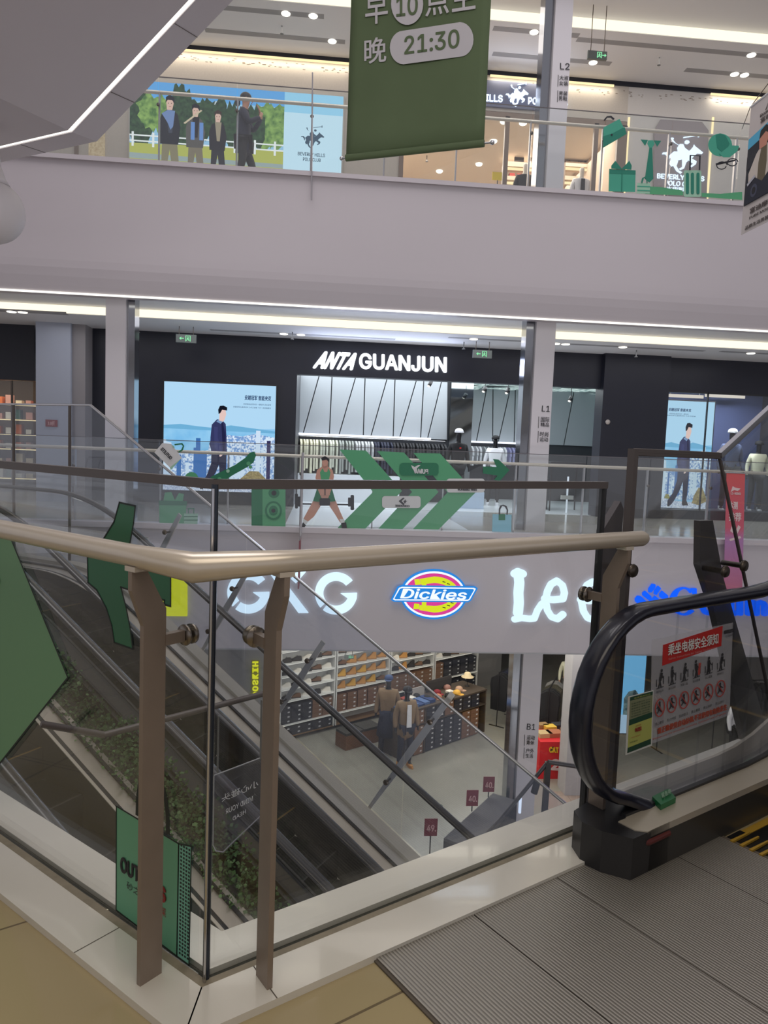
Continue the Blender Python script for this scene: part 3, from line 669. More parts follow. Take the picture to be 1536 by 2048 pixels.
for i in range(6):
    u = .10+.152*i; v = .60; lean = (.02, 0, .012, -.01, 0, .015)[i]
    mb.pp(EG, Q(circle(u+lean, v+.085, .012, .016, 10)), INK, .0042, .001)
    seg(u+lean, v+.065, u, v-.01, .03); seg(u, v-.01, u-.016, v-.075, .012); seg(u, v-.01, u+.014, v-.075, .012); seg(u+lean, v+.05, u+.035, v+.01, .01)
    seg(u-.042, v-.06, u-.042, v+.01, .006); seg(u+.045, v-.05, u+.045, v+.03, .006); seg(u-.042, v-.08, u+.045, v-.075, .006)
    if i == 3: seg(u+.03, v-.06, u+.04, v+.06, .025, RINK); 
    if i == 4: mb.pp(EG, Q([(u-.025, v-.06), (u+.025, v-.06), (u, v+.05)]), INK, .0042, .001)
    v = .33; R = .058
    for k in range(24):
        a, b = math.radians(15*k), math.radians(15*k+15); seg(u+R*math.cos(a), v+R*1.45*math.sin(a), u+R*math.cos(b), v+R*1.45*math.sin(b), .010, RINK, .0055)
    seg(u-R*.7, v+R, u+R*.7, v-R, .008, RINK, .0055)
    mb.pp(EG, Q(circle(u, v+.045, .011, .015, 10)), INK, .0042, .001)
    seg(u, v+.03, u-.005, v-.02, .026); seg(u-.005, v-.02, u-.03, v-.05, .011); seg(u-.005, v-.02, u+.025, v-.045, .011); seg(u, v+.02, u+(.035 if i % 2 else -.035), v+.0, .01)
mb.build('pictograms', None, nt_)
nt_['label'] = 'clear escalator safety notice with red heading and rows of small pictograms'
card = thing('service_card', EG.at(1275, 1460), 'small white framed green and yellow service card on escalator glass', 'notice')
ql = [(1254, 1393), (1304, 1380), (1301, 1490), (1249, 1509)]
MB().pp(EG, ql, mat('white_card', (.62, .63, .60), .5), .003, .003).build('card_sheet', None, card)
QL = .0085; mb = MB(); KY = mat('card_yellow_green', (.42, .45, .12), .5); KD = mat('card_dark_green', (.015, .06, .035), .5); KG = mat('card_grey_green', (.20, .22, .13), .5)
for pts, m in (([(.06, .93), (.96, .93), (.96, .99), (.06, .99)], KD), ([(.06, .60), (.96, .62), (.96, .93), (.06, .93)], KG), ([(.06, .50), (.96, .52), (.96, .62), (.06, .60)], KD), ([(.05, .12), (.95, .14), (.95, .52), (.05, .50)], KY), ([(.04, .03), (.94, .04), (.94, .14), (.05, .12)], KD)): mb.pp(EG, Q(pts), m, .0065, .001)
qt('电梯使用标志', .2, .945, .85, .975, KY); qt('96333', .28, .36, .52, .43, RINK, bold=.03); qt('应急救援', .3, .45, .52, .475, RINK)
for k in range(6): qt(('设备注册代码 3110', '使用单位 商业管理', '维保单位 电梯工程', '应急电话 62330188', '下次检验 2025年', '检验机构 特检院')[k], .1, .86-.045*k, .84, .885-.045*k, KD)
qt('扫码查询', .1, .19, .4, .215, KD); qt('96333', .15, .27, .5, .29, RINK)
mb.build('card_print', None, card)
# hanging acrylic head guard under the near slab, seen from behind
HP = Pl(RS(0, -.62, 0), NR)
hg = thing('head_guard', HP.at(475, 1600), 'clear acrylic head guard with mirrored white lettering hanging on chains', 'sign')
gp = [(428, 1551), (523, 1515), (545, 1507), (545, 1590), (523, 1630), (462, 1688), (446, 1704), (432, 1702), (426, 1690)]
MB().pp(HP, gp, pane('acrylic', (.80, .80, .84), 1.0, .05, (.5, .5, .6)), .0, .006).build('acrylic_plate', None, hg)
mb = MB()
for i in range(len(gp)):
    a, b = HP.at(*gp[i]), HP.at(*gp[(i+1) % len(gp)]); mb.tube([a, b], .0022, mat('acrylic_edge', (.45, .45, .48), .2), 6, False)
mb.build('plate_edge', None, hg)
mb = MB(); AI = mat('frosted_letter', (.85, .85, .88), .5)
ltr(mb, '小心碰头', HP, (514, 1571), (441, 1602), (514, 1557), AI, lift=.008); ltr(mb, 'MIND YOUR', HP, (503, 1599), (449, 1626), (503, 1589), AI, lift=.008); ltr(mb, 'HEAD', HP, (489, 1624), (463, 1639), (489, 1616), AI, lift=.008)
mb.build('guard_lettering', None, hg)
for a, b in (((435, 1545), (437, 1432)), ((521, 1517), (523, 1400))):
    MB().tube([HP.at(*a), HP.at(*b)], .0035, mat('chain_grey', (.2, .2, .2), .4, .6), 6).build('chain', None, hg)
fb = thing('guard_frame', HP.at(440, 1425), 'dark thin steel frame bar from which the acrylic head guard hangs', 'frame')
MB().tube([HP.at(82, 1448), HP.at(208, 1470)], .011, TRIM, 4).build('frame_bar', None, fb)
MB().tube([HP.at(208, 1470), HP.at(548, 1382)], .011, TRIM, 4).build('frame_bar', None, fb)
# ================================================================ escalators between the lowest floor and the near level
EH = V((.845, -.535, 0)).normalized(); EN = V((.535, .845, 0)).normalized()
def ES(s, a, z): return EH*s + EN*a + UP*z       # s runs downhill, a away from the viewer
S_TOP = -5.56; TN = math.tan(math.radians(30))
def zd(s):
    """height of the skirt deck, level landing then 30 degrees down"""
    k = .55
    if s < S_TOP-k: return .16
    if s < S_TOP+k: d = s-(S_TOP-k); return .16-TN*d*d/(4*k)
    return .16-TN*(s-S_TOP)
SE = [-8.5, -7.2, -6.4, -6.11]+[-6.11+1.1*i/8 for i in range(1, 9)]+[-4, -2.5, -1, .5, 2, 3.5, 5]
def lstrip(a0, a1, z0, z1, m, name, par, ss=SE, f=zd):
    mb = MB(); vs = []
    for s in ss: vs += [ES(s, a0, z0+f(s)), ES(s, a1, z0+f(s)), ES(s, a1, z1+f(s)), ES(s, a0, z1+f(s))]
    fs = [(4*i+a, 4*i+(a+1) % 4, 4*i+4+(a+1) % 4, 4*i+4+a) for i in range(len(ss)-1) for a in range(4)]+[(0, 1, 2, 3), tuple(range(4*len(ss)-1, 4*len(ss)-5, -1))]
    return mb.add(vs, fs, m).build(name, None, par)
BRS = mat('brushed_deck_steel', (.56, .50, .42), .3, .4, noise=.15, nscale=3, stretch=(1, 1, 1))
def lower_escalator(a0, a1, label, far_top=True):
    """a0..a1: inner faces of the two skirts"""
    t = thing('escalator', ES(-2, (a0+a1)/2, -3), label, 'escalator', 'escalators')
    for sg, a in ((-1, a0), (1, a1)):
        b = lambda k: a+sg*k
        L = lambda p, q, *r, **k: lstrip(min(b(p), b(q)), max(b(p), b(q)), *r, **k)
        L(0, .012, -.35, 0.0, mat('dark_skirt_panel', (.05, .047, .043), .35, .4), 'skirt_panel', t)
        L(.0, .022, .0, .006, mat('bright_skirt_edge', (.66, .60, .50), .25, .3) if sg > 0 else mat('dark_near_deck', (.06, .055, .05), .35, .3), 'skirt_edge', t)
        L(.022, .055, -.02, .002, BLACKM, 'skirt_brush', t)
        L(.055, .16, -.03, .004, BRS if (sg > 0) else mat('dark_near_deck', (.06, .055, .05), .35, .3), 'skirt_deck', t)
        L(.16, .185, -.03, .02, BLACKM, 'glass_gasket', t)
        if sg > 0 and far_top: L(.185, .31, -.03, .0, STEEL, 'outer_deck', t); L(.31, .44, -.75, .03, mat('cream_truss_cladding', (.60, .55, .47), .45), 'truss_cladding', t)
        elif sg > 0: L(.185, .24, -.6, .0, BRS, 'outer_deck', t)
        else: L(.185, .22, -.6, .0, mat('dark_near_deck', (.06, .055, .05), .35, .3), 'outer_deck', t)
        c = b(.172); SL = [s for s in SE if s <= 4]
        mb = MB(); vs = []
        for s in SL: vs += [ES(s, c-.006, .02+zd(s)), ES(s, c+.006, .02+zd(s)), ES(s, c+.006, .72+zd(s)), ES(s, c-.006, .72+zd(s))]
        mb.add(vs, [(4*i+q, 4*i+(q+1) % 4, 4*i+4+(q+1) % 4, 4*i+4+q) for i in range(len(SL)-1) for q in range(4)]).build('glass_balustrade', pane('escalator_glass_lower', (.93, .94, .95), .8), t)
        pts = [ES(-8.6, c, .55), ES(-8.55, c, .80)]+[ES(s, c, zd(s)+.75) for s in SL]
        mb = MB(); n = len(pts); vs = []
        for i, p in enumerate(pts):
            tt = (pts[min(i+1, n-1)]-pts[max(i-1, 0)]).normalized(); o2 = tt.cross(EN).normalized()
            for q in range(10):
                an = 2*math.pi*q/10; vs.append(p+EN*.04*math.cos(an)+o2*.02*math.sin(an))
        fs = [(i*10+q, i*10+(q+1) % 10, i*10+10+(q+1) % 10, i*10+10+q) for i in range(n-1) for q in range(10)]+[tuple(range(10)), tuple(range(10*n-1, 10*n-11, -1))]
        mb.add(vs, fs, mat('black_handrail_rubber', (.014, .014, .017), .3, coat=.3), True).build('handrail', None, t)
    # steps
    s = -5.9; k = 0
    while s < 4.6:
        z = min(-.0, zd(s+.2)-.165) if s > -5.6 else -.005
        z = zd(s+.35)-.16
        mb = MB(); mb.prism([ES(s, a0+.003, z-.03), ES(s+.40, a0+.003, z-.03), ES(s+.40, a1-.003, z-.03), ES(s, a1-.003, z-.03)], UP*.03, STEPM)
        zr = zd(s-.05)-.16
        mb.prism([ES(s+.385, a0+.003, z-.23), ES(s+.40, a0+.003, z-.23), ES(s+.40, a1-.003, z-.23), ES(s+.385, a1-.003, z-.23)], UP*.2, STEPM)
        mb.prism([ES(s+.385, a0+.01, z+.0005), ES(s+.40, a0+.01, z+.0005), ES(s+.40, a1-.01, z+.0005), ES(s+.385, a1-.01, z+.0005)], UP*.002, YEL2 if k % 3 == 0 else mat('worn_step_edge', (.045, .043, .04), .5))
        mb.build('step', None, t); s += .40; k += 1
    MB().prism([ES(-5.93, a0, -.02), ES(-8.6, a0, -.02), ES(-8.6, a1, -.02), ES(-5.93, a1, -.02)], UP*.02, mat('dark_landing_plate', (.07, .07, .075), .25, .6)).build('landing_plate', None, t)
    return t
STEPM = mat('ribbed_black_step', (.012, .012, .013), .35, .3); YEL2 = mat('amber_step_edge', (.16, .095, .02), .5); YEL = mat('yellow_step_edge', (.45, .27, .03), .5)
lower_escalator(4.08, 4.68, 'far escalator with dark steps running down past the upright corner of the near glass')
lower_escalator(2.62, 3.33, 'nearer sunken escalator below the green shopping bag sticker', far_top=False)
# hedge between the two escalators
tr = thing('planter', ES(-1, 3.7, -3), 'long planter trough filled with plants between the two sunken escalators', 'planter')
lstrip(3.60, 3.82, -.9, -.16, mat('dark_trough', (.03, .03, .03), .6), 'trough', tr, ss=[s for s in SE if s > -5.6])
rnd = random.Random(3); mb = MB(); LG = [mat('leaf_deep_green', (.045, .11, .03), .6), mat('leaf_mid_green', (.08, .17, .045), .55), mat('leaf_bright_green', (.15, .27, .09), .5)]
for i in range(24000):
    s = rnd.uniform(-5.3, 4.5); a = rnd.uniform(3.47, 3.88); h = .36+.06*math.sin(s*3.1)+.05*math.sin(s*7.7)
    p = ES(s, a, zd(s)-.24+rnd.random()**.6*h); d = V((rnd.uniform(-1, 1), rnd.uniform(-1, 1), rnd.uniform(-.2, 1))).normalized(); q = d.orthogonal().normalized(); q = q*math.cos(i)+d.cross(q)*math.sin(i)
    L = rnd.uniform(.018, .04); w_ = L*.4
    mb.add([p, p+d*L*.5+q*w_, p+d*L, p+d*L*.5-q*w_], [(0, 1, 2, 3)], LG[rnd.choice((0, 0, 1, 1, 2))])
o = mb.build('hedge_leaves'); rebase(o); tag(o, 'dense small leaved green hedge growing in the trough between the escalators', 'hedge', kind='stuff')
# anti-fall glass beside the far escalator with slanted struts
gd2 = thing('escalator_guard', ES(-4, 5.14, -1), 'tall thin edged guard glass sloping down beside the far escalator', 'railing')
A5 = 5.14
def gz(s): return 1.75 if s < -5.93 else 1.75-TN*(s+5.93)
top = [(-8.3, 1.75), (-5.93, 1.75), (-1.0, gz(-1.0)), (2.5, gz(2.5))]
MB().tube([ES(s, A5, z) for s, z in top], .012, CHROME, 6).build('top_edge', None, gd2)
LG2 = pane('guard_glass', (.90, .92, .95), 1.0, .045, (.75, .8, .95))
mb = MB()
cuts = [(-7.05, None), (-5.0, None), (-3.1, None), (-1.2, None)]
for a, b in ((-7.05, -5.93),): MB().prism([ES(a, A5, .1), ES(b, A5, .1), ES(b, A5, 1.75), ES(a, A5, 1.75)], EN*.01).build('glass_panel', LG2, gd2)
MB().prism([ES(-8.3, A5, .1), ES(-7.06, A5, .1), ES(-7.06, A5, 1.75), ES(-8.3, A5, 1.75)], EN*.01).build('glass_panel', LG2, gd2)
for a, b in ((-5.92, -4.0), (-3.99, -2.4), (-2.39, -.6), (-.59, 2.5)):
    MB().prism([ES(a, A5, zd(a)+.03), ES(b, A5, zd(b)+.03), ES(b, A5, gz(b)), ES(a, A5, gz(a))], EN*.01).build('glass_panel', LG2, gd2)
for s in (-8.3, -6.52): MB().box((-.02, -.02, 0), (.02, .02, 1)).build('tmp') and None
for o in [o for o in bpy.data.objects if o.name.startswith('tmp')]: bpy.data.objects.remove(o)
for s in (-8.3, -7.05, -6.2): MB().bar(ES(s, A5-.02, .16), ES(s, A5-.02, 1.74), .03, .012, STEELD, up=EN).build('upright', None, gd2)
for i, s in enumerate((-5.35, -4.55, -3.72, -2.75, -1.75)):
    b0 = ES(s, A5+.06, zd(s)-.1); u = (EH*.53+UP*.848).normalized(); L = (1.0, 1.0, .95, 1.35, 1.3)[i]
    sd = (EH*.848-UP*.53).normalized()
    mb = MB().prism([b0-sd*.012, b0+sd*.012, b0+u*L*.55+sd*.03, b0+u*L+sd*.022, b0+u*L-sd*.022, b0+u*L*.55-sd*.03], EN*.012, STEEL); o = mb.build('strut', None, gd2)
    for q in (.3, .8): MB().lathe(b0+u*L*q-EN*.09, [(.022, 0), (.024, .012), (.009, .016), (.009, .08)], STEELD, 12, axis=EN).build('glass_clamp', None, o)
# landing slab of the lower escalators
mb = MB(); mb.prism([ES(-5.95, 1.6, -.03), ES(-5.95, 5.3, -.03), ES(-8.2, 8.2, -.03), ES(-16, 8.2, -.03), ES(-16, 1.6, -.03)], UP*-.55); struct(mb.build('floor_landing', FGREY))
# ================================================================ escalator truss overhead
CLAD = mat('grey_lilac_truss_cladding', (.55, .50, .53), .42, noise=.03, nscale=1)
ot = thing('overhead_escalator', ES(-7.5, 5.8, 5.0), 'grey clad underside of the escalator overhead with a bright light line', 'escalator')
sb = -7.57; 
def zo(s): return 5.0 if s < sb else 5.0+.56*(s-sb)
ss = [-12, sb, -5.0, -2.0, 2.0]
def ostrip(pts2, m, name):
    """cross-section points (a, dz) pushed along the truss line"""
    mb = MB(); vs = []; n = len(pts2)
    for s in ss: vs += [ES(s, a, zo(s)+dz) for a, dz in pts2]
    fs = [(n*i+q, n*i+(q+1) % n, n*i+n+(q+1) % n, n*i+n+q) for i in range(len(ss)-1) for q in range(n)]+[tuple(range(n)), tuple(range(n*len(ss)-1, n*len(ss)-1-n, -1))]
    return mb.add(vs, fs, m).build(name, None, ot)
ostrip([(4.3, 0), (6.22, 0), (6.22, .3), (4.3, .3)], CLAD, 'underside')
ostrip([(6.28, 0), (6.64, .03), (6.68, .1), (6.68, 1.25), (6.28, 1.25)], CLAD, 'side_cladding')
ostrip([(4.3, .3), (6.28, .3), (6.28, 1.2), (4.3, 1.2)], CLAD, 'truss_body')
ostrip([(6.222, .012), (6.278, .012), (6.278, .05), (6.222, .05)], LED, 'light_line')
for s, q in ((sb+.62, 0), (-6.0, 0), (-8.5, 1)):
    z = zo(s); MB().prism([ES(s, 6.285, z-.001), ES(s+.008, 6.285, z-.001), ES(s+.008, 6.64, z+.029), ES(s, 6.64, z+.029)], UP*-.002, mat('dark_joint', (.12, .10, .08), .8)).build('panel_joint', None, ot)
# ================================================================ far glass railings
def far_rail(z0, label, xs, zr, zg, y=13.0):
    t = thing('glass_railing', (1, y, z0), label, 'railing')
    for a, b in zip(xs[:-1], xs[1:]):
        MB().box((a+.006, y, z0), (b-.006, y+.012, z0+zg)).build('glass_panel', GLASSF, t)
    MB().bar((XL, y+.006, z0+zg), (XR, y+.006, z0+zg), .016, .012, mat('thin_steel_edge', (.16, .15, .16), .35, .5)).build('top_edge', None, t)
    MB().tube([(XL, y+.11, z0+zr), (XR, y+.11, z0+zr)], .03, HC, 10).build('handrail', None, t)
    for x in xs:
        o = MB().box((x-.012, y+.085, z0), (x+.012, y+.14, z0+zr-.02)).build('post', mat('pale_steel_post', (.42, .40, .42), .3, .5), t)
        for k in (.93, ):
            MB().lathe((x, y+.09, z0+k), [(.012, 0), (.012, .06), (.03, .065), (.03, .075)], STEELD, 12, axis=(0, -1, 0)).build('glass_clamp', None, o)
    return t
PF = PY(13.0)
xs1 = [XL]+[PF.at(px, 950).x for px in (-330, -120, 146, 318, 455, 602, 748, 890, 1035, 1172, 1300, 1425)]+[11.5, 13, XR]
r1 = far_rail(0, 'long glass railing with green stickers in front of the sports shop', xs1, 1.24, 1.43)
xs2 = [XL]+[PF.at(px, 300).x for px in (-300, 0, 315, 472, 622, 770, 915, 1062, 1208, 1342, 1478)]+[10.5, 12, XR]
r2 = far_rail(6.0, 'long glass railing of the upper floor in front of the clothing shop', xs2, 1.16, 1.36)
# glass upstand of the tall rods seen by the banner
for px, y0, y1, n in ((625, 145, 400, 'below the blue lightbox logo'), ):
    a, b = PY(12.88).at(px, y0), PY(12.88).at(px-2, y1)
    o = MB().tube([a, b], .012, mat('pale_steel_post', (.42, .40, .42), .3, .5), 8).build('steel_rod'); rebase(o); tag(o, 'thin vertical steel rod on the upper fascia, '+n, 'rod')
# ---------------------------------------------------------------- stickers on far glass
PS = PY(12.985)
V1 = mat('sticker_green', (.08, .33, .16), .5); V2 = mat('sticker_dark_green', (.012, .16, .075), .5); V3 = mat('sticker_pale_green', (.3, .52, .38), .5); V4 = mat('sticker_grey', (.6, .6, .6), .5)
VK = mat('sticker_black', (.012, .013, .02), .5); VS = mat('sticker_skin', (.55, .3, .23), .6); VW = mat('sticker_white', (.66, .68, .68), .5); VT = mat('sticker_teal', (.05, .32, .22), .5); VTD = mat('sticker_dark_teal', (.014, .19, .13), .5); VB = mat('sticker_light_blue', (.22, .48, .60), .5)
def decal(name, label, layers, text=(), cat='sticker', grp=None):
    mb = MB(); b0 = .016 if name == 'logo_sticker' else (.009 if 'bag' in name or name == 'suitcase_sticker' else .002)
    if label.startswith('middle green'): b0 = .006
    if label.startswith('right green'): b0 = .002
    if label.startswith('middle green'): b0 = .002
    for i, (pts, m) in enumerate(layers): mb.pp(PS, pts, m, b0+.003*i, .002)
    o = mb.build(name); rebase(o); tag(o, label, cat, grp)
    if text:
        tm = MB()
        for s, bl, br, tl, m, b in text: ltr(tm, s, PS, bl, br, tl, m, th=.002, lift=b0+.003+.003*len(layers), bold=b)
        tm.build('lettering', None, o)
    return o
def C(x, y, r, r2=None, n=20, **k): return circle(x, y, r, r2, n, **k)
decal('chevron_sticker', 'large green chevron nearest the weightlifter, carrying a white label', [([(679, 899), (732, 901), (804, 982), (731, 1057), (675, 1056), (746, 984)], V1)], grp='row of three green chevrons')
decal('chevron_sticker', 'middle green chevron under the dark green brand label', [([(754, 902), (808, 905), (877, 984), (805, 1058), (757, 1057), (824, 984)], V1)], grp='row of three green chevrons')
decal('chevron_sticker', 'right green chevron of the three, touching the grey rounded label', [([(827, 906), (880, 907), (951, 985), (877, 1059), (826, 1058), (895, 985)], V1)], grp='row of three green chevrons')
decal('logo_sticker', 'dark green rounded label with mirrored white lettering and leaping cat', [(rrect(799, 926, 877, 951, 7), V2), ([(822, 930), (829, 934), (836, 930), (841, 930), (834, 936), (831, 942), (834, 946), (829, 946), (827, 940), (824, 936)], V4)], [('PUMA', (856, 948), (829, 947), (856, 938), V4, .06)])
decal('logo_sticker', 'white rounded label with chevron star mark and mirrored lettering', [(rrect(764, 992, 841, 1016, 6), V4), ([(797, 1002), (806, 995), (809, 996), (803, 1002), (809, 1008), (806, 1010)], VK), ([(806, 1002), (809, 1001), (810, 998), (811, 1001), (814, 1002), (811, 1004), (812, 1007), (810, 1005), (808, 1007), (808, 1004)], VK)], [('CONVERSE', (819, 1014), (790, 1013), (819, 1010), VK, .06)])
decal('logo_sticker', 'pale rounded label with mirrored lettering partly hidden by the near top rail', [(rrect(893, 957, 969, 985, 6), V4), ([(922, 972), (935, 972), (944, 967), (926, 962)], VK)], [('new balance', (953, 982), (915, 981), (953, 975), VK, .05)])
decal('arrow_sticker', 'dark green arrow pointing right beside the column marked L1', [([(966, 933), (993, 934), (986, 918), (997, 919), (1019, 940), (1000, 961), (988, 960), (995, 951), (966, 947)], V2)])
# weightlifter
decal('weightlifter_sticker', 'sticker of a weightlifter in green top lifting a black barbell', [
    ([(596, 1006), (702, 1008), (702, 1011), (596, 1009)], VK), (rrect(590, 987, 596, 1017, 2), VK), (rrect(596, 993, 601, 1013, 1), VK), (rrect(696, 995, 701, 1013, 1), VK), (rrect(701, 990, 708, 1020, 2), VK),
    ([(627, 1000), (645, 1006), (628, 1033), (616, 1043), (606, 1046), (607, 1037)], VS), ([(655, 1006), (671, 1000), (679, 1020), (688, 1040), (680, 1045), (671, 1030)], VS),
    ([(607, 1037), (616, 1043), (613, 1048), (606, 1046)], VW), ([(679, 1038), (688, 1038), (690, 1047), (682, 1048)], VW), ([(606, 1044), (612, 1050), (608, 1056), (603, 1053)], VK), ([(682, 1046), (692, 1044), (694, 1056), (684, 1056)], VK),
    ([(634, 977), (664, 977), (671, 1002), (655, 1004), (650, 996), (644, 1004), (626, 1002)], V2),
    ([(645, 921), (655, 921), (656, 933), (665, 940), (668, 952), (664, 975), (655, 1000), (645, 1000), (634, 975), (631, 955), (634, 940), (644, 933)], VS),
    ([(645, 936), (649, 944), (654, 944), (657, 936), (661, 945), (657, 963), (643, 963), (640, 945)], V1), ([(643, 963), (657, 963), (660, 990), (640, 990)], VS), (rrect(639, 996, 660, 1011, 3), VK), ([(649, 966), (651, 966), (651, 990), (649, 990)], VK),
    (C(650, 924, 6, 9), VS), ([(642, 916), (650, 912), (658, 917), (658, 924), (653, 919), (644, 921)], VK)])
decal('speaker_sticker', 'green loudspeaker sticker with round cones below the skateboard', [([(503, 978), (525, 978), (525, 1055), (503, 1054)], V2), ([(525, 978), (571, 979), (571, 1056), (525, 1055)], V1), (C(548, 986, 11, 10), V2), (C(548, 986, 5), VK), (C(547, 1021, 17, 19), V2), (C(547, 1021, 13, 15), V1), (C(547, 1021, 9, 10), V2), (C(547, 1021, 4), VK)])
decal('skateboard_sticker', 'dark green tilted skateboard sticker in front of the left lightbox', [([(414, 962), (423, 953), (470, 930), (490, 916), (500, 905), (509, 903), (512, 911), (507, 925), (495, 934), (466, 950), (450, 961), (430, 967)], V2), (C(439, 958, 4), V1), (C(497, 927, 4), V1), (C(456, 942, 3.5), V3), (C(501, 934, 3.5), V1)])
decal('wheel_sticker', 'round green tape roll sticker left of the skateboard', [(C(383, 958, 14, 14), V1), (C(383, 958, 6, 5), V2)])
decal('bag_sticker', 'tilted pale grey shopping bag sticker with mirrored lettering left of skateboard', [([(325, 886), (343, 888), (364, 916), (340, 935), (309, 905)], V4), ([(364, 916), (360, 920), (342, 940), (340, 935)], V3)] + [([(344+x, 890+y), (347+x, 891+y), (350+x2, 895+y2), (347+x2, 896+y2)], V3) for x, y, x2, y2 in ((0, 0, 0, 0),)] + [([(349, 888), (365, 886), (369, 892), (366, 901), (359, 905), (357, 903), (363, 899), (366, 892), (363, 889), (350, 891)], V2)], [('OUTLETS', (341, 920), (321, 899), (346, 915), VK, .05)])
decal('gift_sticker', 'faded green gift box sticker left of the small striped bag', [([(318, 1001), (373, 1002), (371, 1049), (319, 1048)], V1), ([(318, 1001), (374, 1002), (374, 1011), (318, 1010)], V2), ([(330, 985), (343, 984), (350, 1000), (358, 986), (368, 988), (366, 1002), (327, 1001)], V1)])
decal('bag_sticker', 'small striped shopping bag sticker beside the faded gift box', [([(368, 1027), (396, 1027), (395, 1050), (368, 1049)], V3), ([(368, 1032), (396, 1032), (396, 1034), (368, 1034)], V2), ([(368, 1039), (396, 1039), (396, 1041), (368, 1041)], V2), ([(376, 1016), (389, 1016), (389, 1027), (387, 1027), (387, 1018), (378, 1018), (378, 1027), (376, 1027)], V2)])
decal('bag_sticker', 'light blue shopping bag sticker with dark handle left of the L1 column foot', [([(985, 1028), (1023, 1029), (1022, 1064), (984, 1063)], VB), ([(997, 1028), (1010, 1028), (1010, 1040), (997, 1040)], V2), ([(997, 1018), (1000, 1011), (1006, 1009), (1013, 1012), (1016, 1020), (1015, 1029), (1012, 1029), (1013, 1020), (1009, 1013), (1004, 1012), (1000, 1019), (1000, 1029), (997, 1029)], VK)])
# upper floor stickers
decal('briefcase_sticker', 'tilted green briefcase sticker hanging high on the upper glass', [([(1207, 255), (1239, 238), (1253, 268), (1206, 296)], VT), ([(1206, 273), (1225, 267), (1249, 254), (1253, 268), (1206, 296)], VTD), ([(1207, 240), (1213, 233), (1222, 232), (1229, 238), (1226, 241), (1221, 236), (1214, 236), (1209, 243)], VK), (C(1223, 270, 2), VK)])
decal('gift_sticker', 'green gift box sticker with bow on the upper glass', [([(1218, 342), (1271, 344), (1270, 384), (1217, 383)], VT), ([(1218, 338), (1271, 341), (1271, 349), (1218, 347)], VTD), ([(1243, 342), (1245, 342), (1244, 384), (1242, 384)], VTD), ([(1222, 332), (1230, 322), (1243, 338), (1258, 322), (1263, 332), (1262, 340), (1222, 338)], VTD)])
decal('necktie_sticker', 'dark green necktie and collar sticker between gift box and rider logo', [([(1281, 279), (1296, 280), (1290, 292)], VTD), ([(1322, 282), (1307, 281), (1314, 294)], VTD), ([(1296, 281), (1306, 281), (1309, 288), (1304, 296), (1298, 296), (1294, 288)], VT), ([(1298, 296), (1304, 296), (1306, 358), (1298, 366), (1289, 358)], VTD)])
decal('bag_sticker', 'small pale striped bag sticker under the necktie on the upper glass', [([(1274, 366), (1300, 367), (1299, 388), (1273, 387)], V3), ([(1274, 372), (1300, 373), (1300, 375), (1274, 374)], VT), ([(1274, 380), (1300, 381), (1300, 383), (1274, 382)], VT), ([(1281, 366), (1283, 357), (1289, 354), (1294, 358), (1294, 367), (1292, 367), (1291, 358), (1287, 357), (1284, 367)], VTD)])
decal('cap_sticker', 'green baseball cap sticker above the spectacles on the upper glass', [(C(1440, 290, 24, 23), VT), ([(1431, 271), (1440, 267), (1451, 272), (1459, 288), (1448, 308), (1434, 296)], VTD), ([(1438, 308), (1460, 291), (1478, 292), (1474, 303), (1459, 315), (1446, 315)], VT)])
decal('glasses_sticker', 'black spectacles sticker under the green cap on the upper glass', [([(1431, 327), (1471, 319), (1471, 322), (1432, 331)], VK)] + [( [(cx+11*math.cos(a), cy+8*math.sin(a)), (cx+11*math.cos(b), cy+8*math.sin(b)), (cx+9*math.cos(b), cy+6*math.sin(b)), (cx+9*math.cos(a), cy+6*math.sin(a))], VK) for cx, cy in ((1442, 332), (1461, 327)) for a, b in [(math.radians(30*k), math.radians(30*k+30)) for k in range(12)]])
decal('suitcase_sticker', 'pale suitcase sticker with three dark green bars and tall handle', [(rrect(1367, 341, 1402, 394, 4), V3)]+[(rrect(x, 346, x+6, 389, 3), VTD) for x in (1371, 1381, 1392)]+[([(1378, 312), (1381, 312), (1380, 341), (1377, 341)], VK), ([(1397, 312), (1400, 312), (1399, 341), (1396, 341)], VK), ([(1378, 311), (1400, 312), (1400, 314), (1378, 313)], VK)])
decal('meadow_sticker', 'green rolling hill sticker along the foot of the upper glass', [([(1300, 373), (1320, 374), (1345, 378), (1360, 380), (1366, 383), (1366, 391), (1290, 388)], V1), ([(1403, 386), (1440, 388), (1470, 385), (1484, 384), (1484, 400), (1403, 394)], V1), ([(1510, 386), (1560, 390), (1560, 405), (1510, 402)], V1)])
# ================================================================ pictures on lightboxes
def picture(t, pl, layers, lift=.012, step=.0012):
    mb = MB()
    for i, (pts, m) in enumerate(layers): mb.pp(pl, pts, m, lift+step*i, .001)
    return mb.build('printed_picture', None, t)
def e(*c, s=1.0, noise=None): return emi(c, s, noise=noise)
SKY1 = e(176, 216, 244); SKY2 = e(140, 196, 236); WATER = e(120, 186, 232, noise=((150, 205, 240), 3.0, .2)); CITY = e(110, 150, 205, noise=((220, 235, 250), 22.0, .08)); ROCKS = e(225, 232, 245, noise=((150, 165, 200), 40.0, .12))
BUSH = e(120, 105, 70, noise=((165, 150, 105), 25.0, .15)); NAVY = e(52, 56, 96); NAVYD = e(30, 32, 58); SKIN = e(226, 196, 190); HAIR = e(20, 22, 34); HILLB = e(110, 175, 215); TOWER = e(60, 110, 175); TOWW = e(205, 225, 245)
def warp(f, pts): return [f(u, v) for u, v in pts]
